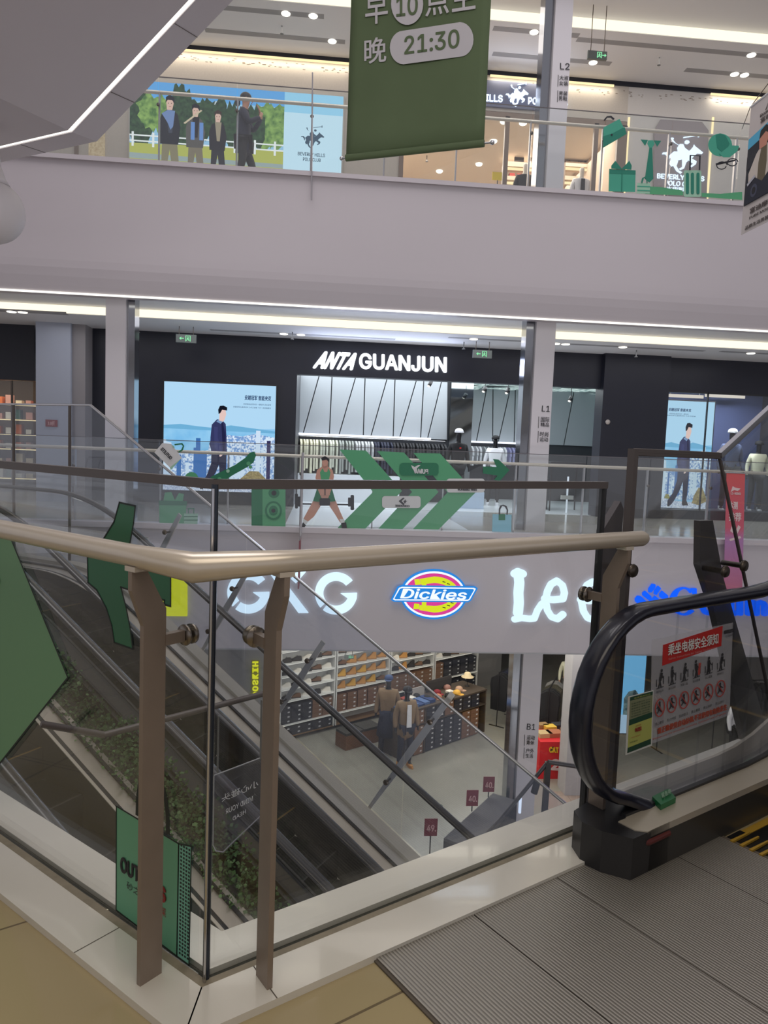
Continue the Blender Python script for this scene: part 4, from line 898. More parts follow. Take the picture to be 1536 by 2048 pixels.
def jacket_ad(t, pl, fmap, wide, textm):
    L = []
    W = lambda p, m: L.append((warp(fmap, p), m))
    W([(0, 0), (1, 0), (1, 1), (0, 1)], SKY1)
    W([(0, .0), (1, .0), (1, .60), (0, .56)], SKY2)
    W([(0, .60), (.15, .615), (.3, .60), (.45, .59), (.6, .62), (.8, .60), (1, .58), (1, .3), (0, .3)], HILLB)
    W([(0, .57), (1, .56), (1, .3), (0, .3)], WATER)
    W([(.0, .38), (.1, .36), (.4, .38), (.42, .50), (.58, .53), (.7, .52), (.82, .55), (1, .52), (1, .08), (0, .08)], CITY)
    W([(0, .08), (0, .47), (.02, .47), (.025, .45), (.07, .44), (.08, .36), (.08, .08)], TOWW)
    for a, b, c in ((.29, .33, .49), (.31, .39, .36), (.27, .32, .4), (.12, .16, .33), (.54, .57, .4)): W([(a, .12), (b, .12), (b, c), (a, c)], TOWER)
    for a, b, c in ((.83, .87, .58), (.60, .63, .35), (.88, .9, .42), (.2, .23, .26), (.7, .73, .34)): W([(a, .12), (b, .12), (b, c), (a, c)], TOWW)
    W([(.93, .12), (.965, .12), (.965, .49), (.93, .49)], e(52, 50, 90))
    W([(.64, .10), (.66, .36), (.70, .30), (.74, .18)], TOWW)
    W([(0, .0), (1, 0), (1, .10), (.85, .08), (.6, .06), (.3, .07), (0, .09)], ROCKS)
    W([(.07, .09), (.1, .13), (.16, .13), (.22, .08)], e(175, 165, 90, noise=((110, 112, 70), 30.0, .2)))
    W([(.66, .05), (.69, .12), (.78, .2), (.86, .2), (.95, .11), (.97, .07), (.8, .035)], BUSH)
    # walking figure
    x0 = .40 if wide else .36; k = 1.0 if wide else 1.75
    F = lambda p, m: W([(x0+.13+(u-.13)*k, v) for u, v in p], m)
    F([(.03, .38), (.01, .44), (.05, .56), (.04, .36), (.02, .33)], e(44, 48, 84))
    F([(.03, .36), (.165, .36), (.165, .22), (.16, .05), (.11, .04), (.105, .22), (.10, .25), (.075, .18), (.02, .08), (-.02, .03), (-.065, .0+.015), (-.065, .07), (-.01, .14), (.03, .26)], NAVYD)
    F([(.03, .34), (.02, .5), (.03, .62), (.075, .67), (.12, .67), (.155, .63), (.165, .5), (.17, .34)], NAVY)
    F([(.115, .64), (.13, .64), (.155, .53), (.15, .36), (.135, .36)], e(34, 36, 70))
    F([(.06, .40), (.10, .36), (.125, .37), (.12, .40), (.085, .5), (.085, .6), (.05, .6)], e(60, 64, 108))
    F([(.10, .33), (.125, .37), (.135, .345), (.115, .325)], SKIN)
    F([(.07, .65), (.10, .68), (.135, .66), (.11, .63)], e(120, 150, 190))
    F([(.095, .66), (.098, .74), (.11, .77), (.15, .77), (.158, .72), (.145, .67), (.13, .65)], SKIN)
    F([(.09, .72), (.085, .76), (.10, .795), (.13, .8), (.165, .785), (.165, .755), (.12, .76), (.105, .73)], HAIR)
    F([(-.065, .0+.015), (-.065, .06), (-.045, .05), (-.035, .015)], HAIR); F([(.105, .04), (.105, .07), (.16, .07), (.185, .03), (.12, .025)], HAIR)
    picture(t, pl, L)
    mb = MB(); lf = .012+.0012*(len(L)+1)
    for s, u0, v0, u1, v1, b in textm:
        a, bb, c = warp(fmap, [(u0, v0), (u1, v0), (u0, v1)]); ltr(mb, s, pl, a, bb, c, e(24, 50, 96), th=.001, lift=lf, bold=b, shear=.15)
    mb.build('lettering', None, t)
def lightbox(name, corners, Y, label, dp=.1, frame=BLACKM, backm=None, th=.03):
    pl = PY(Y); c = [pl.at(*p) for p in corners]  # tl tr br bl
    x0 = (c[0].x+c[3].x)/2; x1 = (c[1].x+c[2].x)/2; z1 = (c[0].z+c[1].z)/2; z0 = (c[2].z+c[3].z)/2
    t = thing(name, ((x0+x1)/2, Y, z0), label, 'lightbox')
    mb = MB(); mb.box((x0-th, Y+.001, z0-th), (x1+th, Y+dp, z0)); mb.box((x0-th, Y+.001, z1), (x1+th, Y+dp, z1+th)); mb.box((x0-th, Y+.001, z0), (x0, Y+dp, z1)); mb.box((x1, Y+.001, z0), (x1+th, Y+dp, z1))
    mb.build('frame', frame, t); MB().box((x0, Y+.01, z0), (x1, Y+dp-.001, z1)).build('light_panel', backm or SKY1, t)
    def f(u, v):   # unit coordinates to picture points of the true rectangle
        p = V((x0+(x1-x0)*u, Y, z0+(z1-z0)*v)); d = p-CC; zz = d.dot(CF); return (IW/2+FPX*d.dot(CR)/zz, IH/2-FPX*d.dot(CU)/zz)
    return t, pl, f
def clampmap(f): return lambda u, v: f(min(1, max(0, u)), min(1, max(0, v)))
t, pl, f = lightbox('lightbox', [(329, 760), (551, 775), (548, 984), (326, 981)], 17.08, 'wide lightbox advert of a walking person in navy jacket above a city')
TX = [('安踏冠军 智能夹克', .72, .86, .96, .905, .03), ('穿搭智能温控科技 一键加热 自由穿搭', .71, .815, .96, .83, 0), ('安踏冠军石墨烯材料 为冬日保暖 飞行一体穿梭都市', .62, .785, .96, .80, 0), ('樊振东', .345, .585, .395, .605, 0)]
jacket_ad(t, pl, clampmap(f), True, TX[:3])
t, pl, f = lightbox('lightbox', [(1330, 801), (1425, 804), (1418, 1018), (1322, 1015)], 17.9, 'tall lightbox advert of a walking person beside the two window mannequins')
jacket_ad(t, pl, clampmap(f), False, [('安踏冠军 智能夹克', .03, .90, .5, .93, .03), ('穿搭智能温控科技 一键加热', .05, .872, .45, .884, 0), ('安踏冠军石墨烯材料 为冬日保暖', .0, .855, .6, .867, 0)])
# glowing shop name
SG = PY(17.16)
t = thing('shop_sign', SG.at(760, 745), 'large glowing white shop name on the dark header of the sports shop', 'sign')
WSG = emi((245, 250, 255), 1.9, 'sign_white')
for s, bl, br, tl, sh, b in (('ANTA', (625, 737), (707, 741), (632, 702), .45, .10), ('GUANJUN', (718, 738), (893, 746), (718, 706), 0, .06)):
    mb = MB(); ltr(mb, s, SG, bl, br, tl, WSG, th=.05, lift=.0, bold=b*.5, shear=sh); mb.build('lettering', None, t)
l = area('sign_glow_first', SG.at(760, 725, .35), (3.4, .35), 30, (.6, .7, 1), (math.radians(-90), 0, 0))
# small round camera on the dark wall
o = MB().lathe(PY(17.0).at(1215, 844), [(.05, 0), (.06, .02), (.03, .05)], mat('camera_cream', (.5, .45, .42), .4), 16, axis=(0, -1, 0)).build('security_camera'); rebase(o); tag(o, 'small round cream security camera on the dark wall', 'camera')
# ================================================================ figures
def skin_mesh(verts, edges, mats, sub=1):
    """verts: {name: (x,y,z,r)}; grows one continuous tapered surface along the edges"""
    ks = list(verts); me = bpy.data.meshes.new('figure'); me.from_pydata([verts[k][:3] for k in ks], [(ks.index(a), ks.index(b)) for a, b in edges], [])
    o = bpy.data.objects.new('figure', me); COL.objects.link(o)
    md = o.modifiers.new('skin', 'SKIN'); md.use_smooth_shade = True
    if not me.skin_vertices: pass
    for i, k in enumerate(ks):
        r = verts[k][3]; sv = me.skin_vertices[0].data[i]; sv.radius = r if isinstance(r, tuple) else (r, r); sv.use_root = (i == 0)
    s = o.modifiers.new('sub', 'SUBSURF'); s.levels = sub; s.render_levels = sub
    dg = bpy.context.evaluated_depsgraph_get(); dg.update(); out = bpy.data.meshes.new_from_object(o.evaluated_get(dg)); bpy.data.objects.remove(o)
    out.materials.clear(); out.materials.append(mats)
    for p in out.polygons: p.use_smooth = True
    return out
def mo(name, me, parent):
    o = bpy.data.objects.new(name, me); COL.objects.link(o); o.parent = parent; return o
POSE = dict(hip=(0, 0, .93), waist=(0, 0, 1.08), chest=(0, 0, 1.32), neck0=(0, 0, 1.47), neck=(0, -.01, 1.54), head=(0, -.02, 1.66), crown=(0, -.01, 1.74),
            lsh=(.17, 0, 1.42), lel=(.24, .02, 1.15), lwr=(.26, -.06, .91), lha=(.26, -.09, .82), rsh=(-.17, 0, 1.42), rel=(-.24, .02, 1.15), rwr=(-.26, -.06, .91), rha=(-.26, -.09, .82),
            lhi=(.09, 0, .90), lkn=(.11, -.02, .50), lan=(.12, .03, .10), lto=(.13, -.12, .04), rhi=(-.09, 0, .90), rkn=(-.11, -.02, .50), ran=(-.12, .03, .10), rto=(-.13, -.12, .04))
BE = [('hip', 'waist'), ('waist', 'chest'), ('chest', 'neck0'), ('neck0', 'neck'), ('neck', 'head'), ('head', 'crown')]+[e_ for s in 'lr' for e_ in (('chest', s+'sh'), (s+'sh', s+'el'), (s+'el', s+'wr'), (s+'wr', s+'ha'), ('hip', s+'hi'), (s+'hi', s+'kn'), (s+'kn', s+'an'), (s+'an', s+'to'))]
BR = dict(hip=(.15, .11), waist=(.13, .10), chest=(.17, .12), neck0=.07, neck=.05, head=(.072, .09), crown=.055, sh=.06, el=.042, wr=.028, ha=(.04, .02), hi=.09, kn=.058, an=.04, to=.035)
def rad(k, sc=1.0):
    r = BR.get(k, BR.get(k[1:])); return tuple(x*sc for x in r) if isinstance(r, tuple) else r*sc
def figure(name, label, cat, loc, rz, skin, top, legs, shoes=None, hat=None, hair=None, pose=None, grp=None, opened=None, scale=1.0, face=False, long_top=0.0, bulk=1.0):
    P = dict(POSE); P.update(pose or {})
    t = thing(name, (0, 0, 0), label, cat, grp)
    mo('body', skin_mesh({k: (*P[k], rad(k)) for k in P}, BE, skin), t)
    if top:
        ks = ['waist', 'hip', 'chest', 'neck0', 'lsh', 'lel', 'lwr', 'rsh', 'rel', 'rwr']
        vv = {k: (*P[k], rad(k, (1.28 if k[1:] in ('el', 'wr', 'sh') else 1.18)*bulk)) for k in ks}
        vv['hip'] = (P['hip'][0], P['hip'][1], P['hip'][2]-.04-long_top, rad('hip', 1.15*bulk)); vv['neck0'] = (*P['neck0'], .085)
        mo('jacket', skin_mesh(vv, [('waist', 'hip'), ('waist', 'chest'), ('chest', 'neck0'), ('chest', 'lsh'), ('lsh', 'lel'), ('lel', 'lwr'), ('chest', 'rsh'), ('rsh', 'rel'), ('rel', 'rwr')], top), t)
    if opened:   # a strip of inner shirt down the open front
        mb = MB(); mb.prism([(-.045, -.145*bulk, 1.44), (.045, -.145*bulk, 1.44), (.055, -.158*bulk, .96), (-.055, -.158*bulk, .96)], (0, .02, 0), opened); mb.build('inner_shirt', None, t, world=False)
    if legs:
        ks = ['hip', 'lhi', 'lkn', 'lan', 'rhi', 'rkn', 'ran']; vv = {k: (*P[k], rad(k, 1.3 if k[1:] in ('kn', 'an') else 1.12)) for k in ks}
        mo('trousers', skin_mesh(vv, [('hip', 'lhi'), ('lhi', 'lkn'), ('lkn', 'lan'), ('hip', 'rhi'), ('rhi', 'rkn'), ('rkn', 'ran')], legs), t)
    if shoes:
        for s in 'lr':
            a, b = V(P[s+'an']), V(P[s+'to']); d = V((b.x-a.x, b.y-a.y, 0)).normalized()
            mb = MB(); c = V((a.x, a.y, max(0, a.z-.1))); sd = d.cross(UP)
            mb.prism([c-d*.06-sd*.04, c+d*.14-sd*.045, c+d*.21, c+d*.14+sd*.045, c-d*.06+sd*.04], UP*.03, shoes); mb.ball(c+d*.08+UP*.05, .05, shoes, 10, 6, (1, 1.9, .8) if abs(d.y) > .7 else (1.9, 1, .8)); mb.lathe(c-d*.01+UP*.03, [(.05, 0), (.048, .1)], shoes, 10)
            mb.build('shoe', None, t, world=False)
    hc = V(P['head'])+V((0, 0, .03))
    if hair:
        mb = MB(); mb.ball(hc+V((0, .015, .03)), .098, hair, 14, 9, (.95, 1.08, .92)); mb.build('hair', None, t, world=False)
    if hat:
        mb = MB(); mb.lathe(hc+V((0, .0, .02)), [(.100, 0), (.103, .03), (.085, .075), (.04, .1), (.001, .105)], hat, 18)
        mb.prism([hc+V((x, y, .022)) for x, y in ((-.075, -.06), (-.07, -.14), (-.03, -.185), (.03, -.185), (.07, -.14), (.075, -.06))], (0, 0, .012), hat); mb.build('cap', None, t, world=False)
    if face:
        mb = MB(); DKE = mat('dark_eye', (.01, .008, .008), .3)
        for x in (-.03, .03): mb.ball(hc+V((x, -.098, -.01)), .010, DKE, 8, 5)
        mb.ball(hc+V((0, -.108, -.04)), .012, skin, 8, 6, (.8, 1, 1.4)); mb.ball(hc+V((0, -.095, -.072)), .018, mat('lip', (.35, .1, .09), .5), 8, 5, (1.2, .5, .35))
        for x in (-.085, .085): mb.ball(hc+V((x, 0, -.02)), .02, skin, 8, 6, (.4, .8, 1.3))
        mb.build('face_details', None, t, world=False)
    t.location = loc; t.rotation_euler = (0, 0, rz); t.scale = (scale,)*3
    return t
def hand(mb, c, d, up, m, L=.085, curl=.6, side=1):
    """palm with five separate curled fingers, pointing along d"""
    c, d, up = V(c), V(d).normalized(), V(up).normalized(); s = d.cross(up).normalized()*side
    mb.obb(c+d*L*.5, d*L*.5, s*.04, up*.013, m)
    for i, (o_, ln) in enumerate(((-.030, .07), (-.010, .08), (.010, .075), (.030, .06))):
        p = c+d*L+s*o_; q = p+d*ln*.45+up*(-.01*curl); r = q+d*ln*.3*(1-curl*.5)-up*ln*.35*curl; e2 = r+d*ln*.1*(1-curl)-up*ln*.3*curl
        mb.tube([p-d*.01, q, r, e2], [.009, .0085, .008, .006], m, 8)
    p = c+d*.03-s*.04; mb.tube([p, p-s*.025+d*.03-up*.01, p-s*.02+d*.06-up*.025], [.011, .010, .007], m, 8)
def matc(name, r, g, b, rough=.75, k=1.0, **kw): return mat(name, tuple(c*k for c in lin((r, g, b))), rough, **kw)
F_BLK = matc('black_cloth', 26, 26, 30); F_NAV = matc('navy_cloth', 30, 34, 54); F_WHT = matc('white_cloth', 225, 225, 230); F_SLT = matc('slate_blue_cloth', 92, 104, 140); F_CRM = matc('cream_cloth', 225, 222, 195)
F_TAN = matc('tan_cloth', 128, 104, 78); F_GRY = matc('grey_cloth', 120, 118, 116); F_OLV = matc('dark_olive_cloth', 66, 62, 50); F_RED = matc('maroon_cloth', 120, 26, 40); MANB = matc('black_mannequin', 24, 24, 28, .35); MANW = matc('cream_mannequin', 228, 218, 205, .4); SKN = matc('warm_skin', 190, 140, 115, .55); BHAIR = matc('black_hair', 20, 17, 16, .5)
# ================================================================ sports shop interior (first gallery)
YB = 20.0; yb2 = 22.2
SF = mat('glossy_white_shop_floor', (.88, .9, .95), .2); PANELG = mat('pale_grey_wall_panel', (.36, .39, .42), .45, .1)
struct(MB().box((xa-.0, 17.3, -.3), (11.8, 24.3, .001)).build('floor_sports_shop', SF))
struct(MB().box((xa-.25, 17.5, 0), (xa, YB+.3, 3.83)).build('wall_sports_left', DARKP))
xm = PY(YB).at(896, 900).x; xm2 = PY(YB).at(940, 900).x
struct(MB().box((xa-.1, YB+.05, 0), (xm, YB+.3, 3.83)).build('wall_sports_back', mat('dark_gap', (.03, .033, .04), .6)))
struct(MB().box((xm2, yb2+.05, 0), (12, yb2+.3, 3.83)).build('wall_sports_rear', mat('dark_gap', (.03, .033, .04), .6)))
struct(MB().box((xa, 17.5, 3.40), (12, 24.4, 3.5)).build('ceiling_sports_shop', mat('shop_ceiling_dark', (.2, .2, .22), .7)))
struct(MB().box((11.8, 17.3, 0), (12.1, 24.4, 3.83)).build('wall_sports_right', DARKP))
# tilted wall panels between slanted joints
def wall_panels(Y, xs0, xs1, ztop, zbot, label):
    t = thing('wall_panelling', ((xs0[0]+xs0[-1])/2, Y, zbot), label, 'wall panels')
    for i in range(len(xs0)-1):
        g = .014
        MB().prism([(xs1[i]+g, Y, zbot), (xs1[i+1]-g, Y, zbot), (xs0[i+1]-g, Y-.03, ztop), (xs0[i]+g, Y-.03, ztop)], (0, .03, 0), PANELG).build('panel', None, t)
    return t
pb = PY(YB-.04)
topx = [590, 640, 664, 713, 730, 776, 790, 835, 848, 885, 896]; botx = [590, 606, 659, 678, 727, 742, 787, 800, 842, 856, 896]
wall_panels(YB, [pb.at(x, 760).x for x in topx], [pb.at(x, 865).x for x in botx], 3.38, 1.72, 'tall pale grey wall panels with slanted joints above the long clothes rail')
pb = PY(yb2-.04)
topx = [930, 975, 987, 1022, 1032, 1054, 1062, 1100, 1150, 1200]; botx = [930, 954, 987, 998, 1030, 1040, 1066, 1090, 1130, 1200]
wall_panels(yb2, [pb.at(x, 760).x for x in topx], [pb.at(x, 865).x for x in botx], 3.38, 1.72, 'pale grey slanted wall panels behind the mannequin in white jacket')
# mirrored pillar
o = MB().box((xm, YB-.1, 0), (xm2, YB+.5, 3.40)).build('mirrored_pillar', mat('shop_mirror', (.35, .4, .42), .05, 1)); rebase(o); tag(o, 'mirrored pillar behind the mannequin wearing the white cap', 'pillar')
# glowing ceiling mesh on the right half
t = thing('ceiling_mesh', (5, 19, 3.36), 'glowing white crinkled mesh panels under the sports shop ceiling', 'ceiling panel')
CM = emi((205, 225, 222), 1.0, None, ((120, 150, 150), 9.0, .12)); mb = MB()
for i in range(7):
    for j in range(4):
        x = 3.6+i*1.1; y = 17.9+j*1.1; dz = .05*((i*3+j*5) % 4)
        MB().add([(x, y, 3.36-dz), (x+1.05, y, 3.34), (x+1.05, y+1.05, 3.36-dz*.5), (x, y+1.05, 3.33)], [(0, 3, 2, 1)], CM).build('mesh_panel', None, t)
for k in range(5):
    px, py = ((858, 772), (967, 783), (1013, 786), (1052, 790), (1139, 802))[k]
    p = PY(18.6).at(px, py); s = thing('track_spotlight', p, ('black track spotlight leftmost under the glowing ceiling mesh', 'black track spotlight above the white jacket mannequin', 'lit track spotlight pointing at the viewer', 'track spotlight just left of the L1 column', 'track spotlight right of the L1 column')[k], 'spotlight', 'track spotlights')
    MB().lathe(p, [(.045, 0), (.05, .14)], BLACKM, 12, axis=(.4, .3, .8)).build('lamp_head', None, s); MB().tube([p+V((.05, .04, .12)), (p.x+.05, p.y+.04, 3.4)], .01, BLACKM, 6).build('arm', None, s)
    MB().lathe(p-V((.01, .01, .01)), [(.035, 0), (.035, .01)], DL, 12, axis=(.4, .3, .8)).build('lamp_lens', None, s)
struct(MB().box((xa, 13.25, .0), (PY(15).at(905, 1000).x, 17.2, .004)).build('floor_shop_entrance', SF))
o = MB().box((xa+.02, 19.0, 0), (PY(19.0).at(800, 950).x, 19.9, .70), mat('glossy_white_plinth', (.85, .88, .93), .3)).build('display_plinth'); rebase(o); tag(o, 'long low white plinth under the long glowing clothes rail', 'plinth')
# hanging clothes
def garment_mesh(w, h, seed):
    """a jacket seen edge-on/three-quarter on its hanger, hook at origin"""
    r = random.Random(seed); mb = MB(); n = 7; prof = [(-w*.16, -.03), (-w*.5, -.13), (-w*.56, -.3), (-w*.5, -.55*h), (-w*.48, -h), (w*.48, -h), (w*.5, -.55*h), (w*.56, -.3), (w*.5, -.13), (w*.16, -.03)]
    d = .04+r.random()*.02; mb.prism([(0-d/2, y, z) for y, z in prof], (d, r.uniform(-.01, .01), 0)); return mb
def rail_set(x0, x1, y, z, n, cols, where, grp, rz=0.0, h=.72, every=1):
    protos = {}
    for i in range(n):
        f = i/(n-1); x = x0+(x1-x0)*f; nm, m = cols[min(len(cols)-1, int(f*len(cols)))]
        k = (m.name, i % 3)
        t = thing('hanging_jacket', (0, 0, 0), 'x', 'jacket', grp)
        hh = h*(1-.06*(i % 4))
        if k not in protos:
            a = garment_mesh(.46, hh, i).mesh('garment'); a.materials.clear(); a.materials.append(m)
            hk = MB().tube([(0, 0, .0), (0, 0, .05), (0, .02, .07), (0, .03, .05)], .004, BLACKM, 5).mesh('hanger'); protos[k] = (a, hk)
        o = mo('garment', protos[k][0], t); o2 = mo('hanger', protos[k][1], t)
        t.location = (x, y, z-.06); t.rotation_euler = (0, 0, rz+.12+.06*math.sin(i*2.3))
        t['label'] = '%s %s' % (nm, where % ordinal(i+1))
def ordinal(n):
    return {1: 'first', 2: 'second', 3: 'third'}.get(n, '%dth' % n if n % 10 not in (1, 2, 3) or 10 < n < 20 else '%d%s' % (n, {1: 'st', 2: 'nd', 3: 'rd'}[n % 10]))
YR = 19.6; pr = PY(YR); zr = pr.at(720, 874).z
t = thing('clothes_rail', (1, YR, zr), 'long white glowing clothes rail on the back wall of the sports shop', 'clothes rail')
MB().box((xa, YR+.0, zr), (pr.at(862, 880).x, YB-.03, zr+.05)).build('rail_shelf', emi((235, 242, 255), 1.5, 'rail_glow'), t)
MB().tube([(xa, YR-.03, zr-.03), (pr.at(890, 880).x, YR-.03, zr-.03)], .012, CHROME, 8).build('rail_tube', None, t)
rail_set(xa+.06, pr.at(888, 880).x, YR-.03, zr-.02, 46, [('cream jacket', F_CRM), ('pale cream jacket', matc('pale_cream_cloth', 205, 208, 190)), ('grey green jacket', matc('grey_green_cloth', 150, 155, 150)), ('light grey jacket', matc('light_grey_cloth', 178, 180, 182)), ('dark navy jacket', F_NAV), ('black jacket', F_BLK), ('black jacket', F_BLK), ('black jacket', F_BLK)], 'hanging on the long glowing rail, %s from the left', 'jackets on the long glowing rail', h=.90)
YR2 = 21.8; pr2 = PY(YR2); zr2 = pr2.at(1000, 887).z
t = thing('clothes_rail', (6, YR2, zr2), 'short glowing clothes rail behind the mannequin in white jacket', 'clothes rail')
MB().box((pr2.at(940, 885).x, YR2, zr2), (pr2.at(1066, 887).x, yb2-.03, zr2+.05)).build('rail_shelf', emi((235, 242, 255), 1.5, 'rail_glow'), t)
rail_set(pr2.at(942, 885).x, pr2.at(1064, 887).x, YR2-.05, zr2-.02, 16, [('white jacket', F_WHT), ('pale grey jacket', matc('light_grey_cloth', 178, 180, 182)), ('white jacket', F_WHT), ('lilac jacket', matc('lilac_cloth', 150, 150, 190)), ('black jacket', F_BLK)], 'hanging on the short rear rail, %s from the left', 'jackets on the short rear rail', h=.6)
# mannequins
def on_floor(px, Y, z=0): p = PY(Y).at(px, 900); return (p.x, Y, z)
ARMD = dict()
figure('mannequin', 'black mannequin in dark jacket and white cap by the mirrored pillar', 'mannequin', on_floor(916, 18.4), .15, MANB, F_BLK, F_BLK, F_WHT, hat=F_WHT, scale=1.10, grp='mannequins in the sports shop')
figure('mannequin', 'black mannequin in white jacket and black cap left of the L1 column', 'mannequin', on_floor(990, 19.6), -.1, MANB, F_WHT, F_BLK, F_WHT, hat=F_BLK, scale=1.04, grp='mannequins in the sports shop')
figure('mannequin', 'mannequin in slate blue jacket and white cap in the right shop window', 'mannequin', on_floor(1462, 18.0, .14), -.1, MANB, F_SLT, F_BLK, F_WHT, hat=F_WHT, scale=1.17, grp='mannequins in the right shop window')
figure('mannequin', 'mannequin in pale cream jacket and dark cap at the right window edge', 'mannequin', on_floor(1517, 18.3, .14), -.2, MANB, F_CRM, F_BLK, F_WHT, hat=F_BLK, scale=1.02, grp='mannequins in the right shop window')
o = MB().box((-.02, -.165, 1.35), (.02, -.15, 1.38), matc('red_patch', 200, 40, 40)).build('chest_patch', None, bpy.data.objects['mannequin'], world=False)
# low white display table and black clothes stand
def table(px, Y, w, d, h, label, m=BLACKM, top=None):
    p = PY(Y).at(px, 1000); t = thing('display_table', (p.x, Y, 0), label, 'table')
    MB().box((p.x-w/2, Y-d/2, h-.04), (p.x+w/2, Y+d/2, h)).build('table_top', top or m, t)
    for sx in (-1, 1):
        for sy in (-1, 1): MB().box((p.x+sx*(w/2-.03)-.015, Y+sy*(d/2-.03)-.015, .0), (p.x+sx*(w/2-.03)+.015, Y+sy*(d/2-.03)+.015, h-.04)).build('leg', m, t)
    return t
table(1125, 18.6, .9, .6, 1.25, 'tall black display stand right of the L1 column'); table(1060, 19.0, .8, .6, .8, 'black display table left of the L1 column foot')
o = MB().box((PY(18.2).at(905, 1000).x, 18.2, 0), (PY(18.2).at(968, 1000).x, 18.7, .42), mat('pale_blue_plinth', (.55, .68, .85), .3)).build('display_plinth'); rebase(o); tag(o, 'low pale blue display plinth beneath the grey rounded label', 'plinth')
for px, w_, z0, z1, Y in ((1134, .10, .05, 1.0, 17.9), ):
    p = PY(Y).at(px, 1000); t = thing('price_stand', (p.x, Y, 0), 'slim white price stand right of the L1 column', 'stand')
    MB().box((p.x-.02, Y, 0), (p.x+.02, Y+.02, .9)).build('pole', emi((225, 235, 250), .9), t); MB().box((p.x-.16, Y-.01, .33), (p.x+.16, Y+.02, .43)).build('sign_plate', mat('white_card', (.62, .63, .60), .5), t)
# shop glass of the right window with platform
t = thing('shop_window', (xc, 17.15, 0), 'right shop window glass with thin dark mullions', 'window')
zb_ = wz(1322, 1018)
for a, b in ((xc, PY(17.2).at(1408, 900).x), (PY(17.2).at(1409, 900).x, 12.5)): MB().box((a, 17.2, zb_), (b-.01, 17.215, wz(1322, 780))).build('glass_panel', GLASS, t)
MB().box((PY(17.2).at(1408, 900).x-.012, 17.18, zb_), (PY(17.2).at(1408, 900).x+.012, 17.23, wz(1322, 780))).build('mullion', BLACKM, t)
MB().box((xc, 17.18, wz(1322, 780)-.04), (12.5, 17.24, wz(1322, 780))).build('head_rail', BLACKM, t)
struct(MB().box((xc-.1, 17.5, 0), (13.5, 19.2, .14)).build('floor_window_stage', mat('dark_stage', (.1, .1, .12), .3)))
struct(MB().box((xc-.2, 19.2, 0), (13.5, 19.4, 3.4)).build('wall_window_back', matc('blue_grey_backdrop', 62, 72, 110)))
struct(MB().box((xc-.2, 17.5, 0), (xc, 19.3, 3.4)).build('wall_window_side', DARKP))
struct(MB().box((xc-.2, 17.5, 3.3), (13.5, 19.4, 3.42)).build('ceiling_window_stage', DARKP))
area('window_light', (9.6, 17.9, 3.25), (3, .5), 170, (.9, .93, 1))
for a, b, wh in ((1333, 1407, 'left'), (1411, 1490, 'right')):
    p, q = PY(18.6).at(a, 792), PY(18.6).at(b, 797); o = MB().box((p.x, 18.6, p.z-.02), (q.x, 18.64, p.z+.06)).box((p.x+.1, 18.61, p.z+.05), (p.x+.12, 18.63, 3.3), BLACKM).box((q.x-.12, 18.61, p.z+.05), (q.x-.1, 18.63, 3.3), BLACKM).build('window_light_bar', emi((235, 225, 215), .9)); rebase(o); tag(o, 'thin horizontal lit bar at the %s of the window top' % wh, 'light')
bpy.data.objects['lightbox.001'].location = bpy.data.objects['lightbox.001'].location
# ---------------------------------------------------------------- shop at the far left
t = thing('shop_window', (-7.4, 17.1, 0), 'glass shop front with thin mullions at the far left edge', 'window')
zt2 = wz(30, 762)
MB().box((-10, 17.1, .05), (wx(28), 17.115, zt2)).build('glass_panel', GLASS, t); MB().box((wx(29), 17.1, .05), (wx(70), 17.115, zt2)).build('glass_panel', GLASS, t)
MB().box((wx(28)-.015, 17.08, .05), (wx(28)+.015, 17.13, zt2)).build('mullion', STEELD, t)
struct(MB().box((XL, 20.2, 0), (-5.2, 20.4, 3.83)).build('wall_left_shop_back', matc('brown_shop_wall', 70, 58, 52)))
struct(MB().box((XL, 17.3, -.3), (xa-.25, 20.4, .0)).build('floor_left_shop', FGREY))
struct(MB().box((XL, 17.5, 3.2), (xa-.25, 20.4, 3.83)).build('ceiling_left_shop', DARKP))
area('left_shop_light', (-8.4, 18.6, 3.1), (3, 1.5), 70, (1, .85, .68))
rnd = random.Random(11); IC = [matc('cream_box', 220, 205, 180), matc('orange_box', 205, 110, 60), matc('brown_box', 120, 80, 60), matc('pink_box', 200, 150, 140), matc('white_box', 225, 225, 220), matc('teal_box', 70, 110, 105)]
un = thing('display_shelf', (-8, 19.2, 0), 'lit display shelves full of small goods at the far left', 'shelf')
for k in range(6):
    z = .35+k*.36; MB().box((-9.6, 19.0, z-.02), (-6.9, 19.4, z)).build('shelf_board', mat('light_wood', (.35, .26, .17), .5), un)
    MB().box((-9.6, 18.99, z-.03), (-6.9, 19.005, z-.012)).build('shelf_light', WARMS, un)
for a in (-9.6, -8.25, -6.9): MB().box((a-.02, 19.0, 0), (a+.02, 19.4, 2.5)).build('shelf_side', mat('light_wood', (.35, .26, .17), .5), un)
NMS = ['cream', 'orange', 'brown', 'pink', 'white', 'teal']
for k in range(6):
    for j in range(11):
        x = -9.45+j*.24; c = rnd.randrange(6); h = rnd.uniform(.1, .24); z = .35+k*.36
        if abs(x+8.25) < .08: continue
        o = MB().box((x, 19.08, z+.001), (x+rnd.uniform(.1, .17), 19.25, z+h), IC[c]).build('gift_box'); rebase(o)
        tag(o, 'small %s box on the %s shelf from the floor, %s from the left' % (NMS[c], ordinal(k+1), ordinal(j+1)), 'box', 'small boxes on the far left shelves')
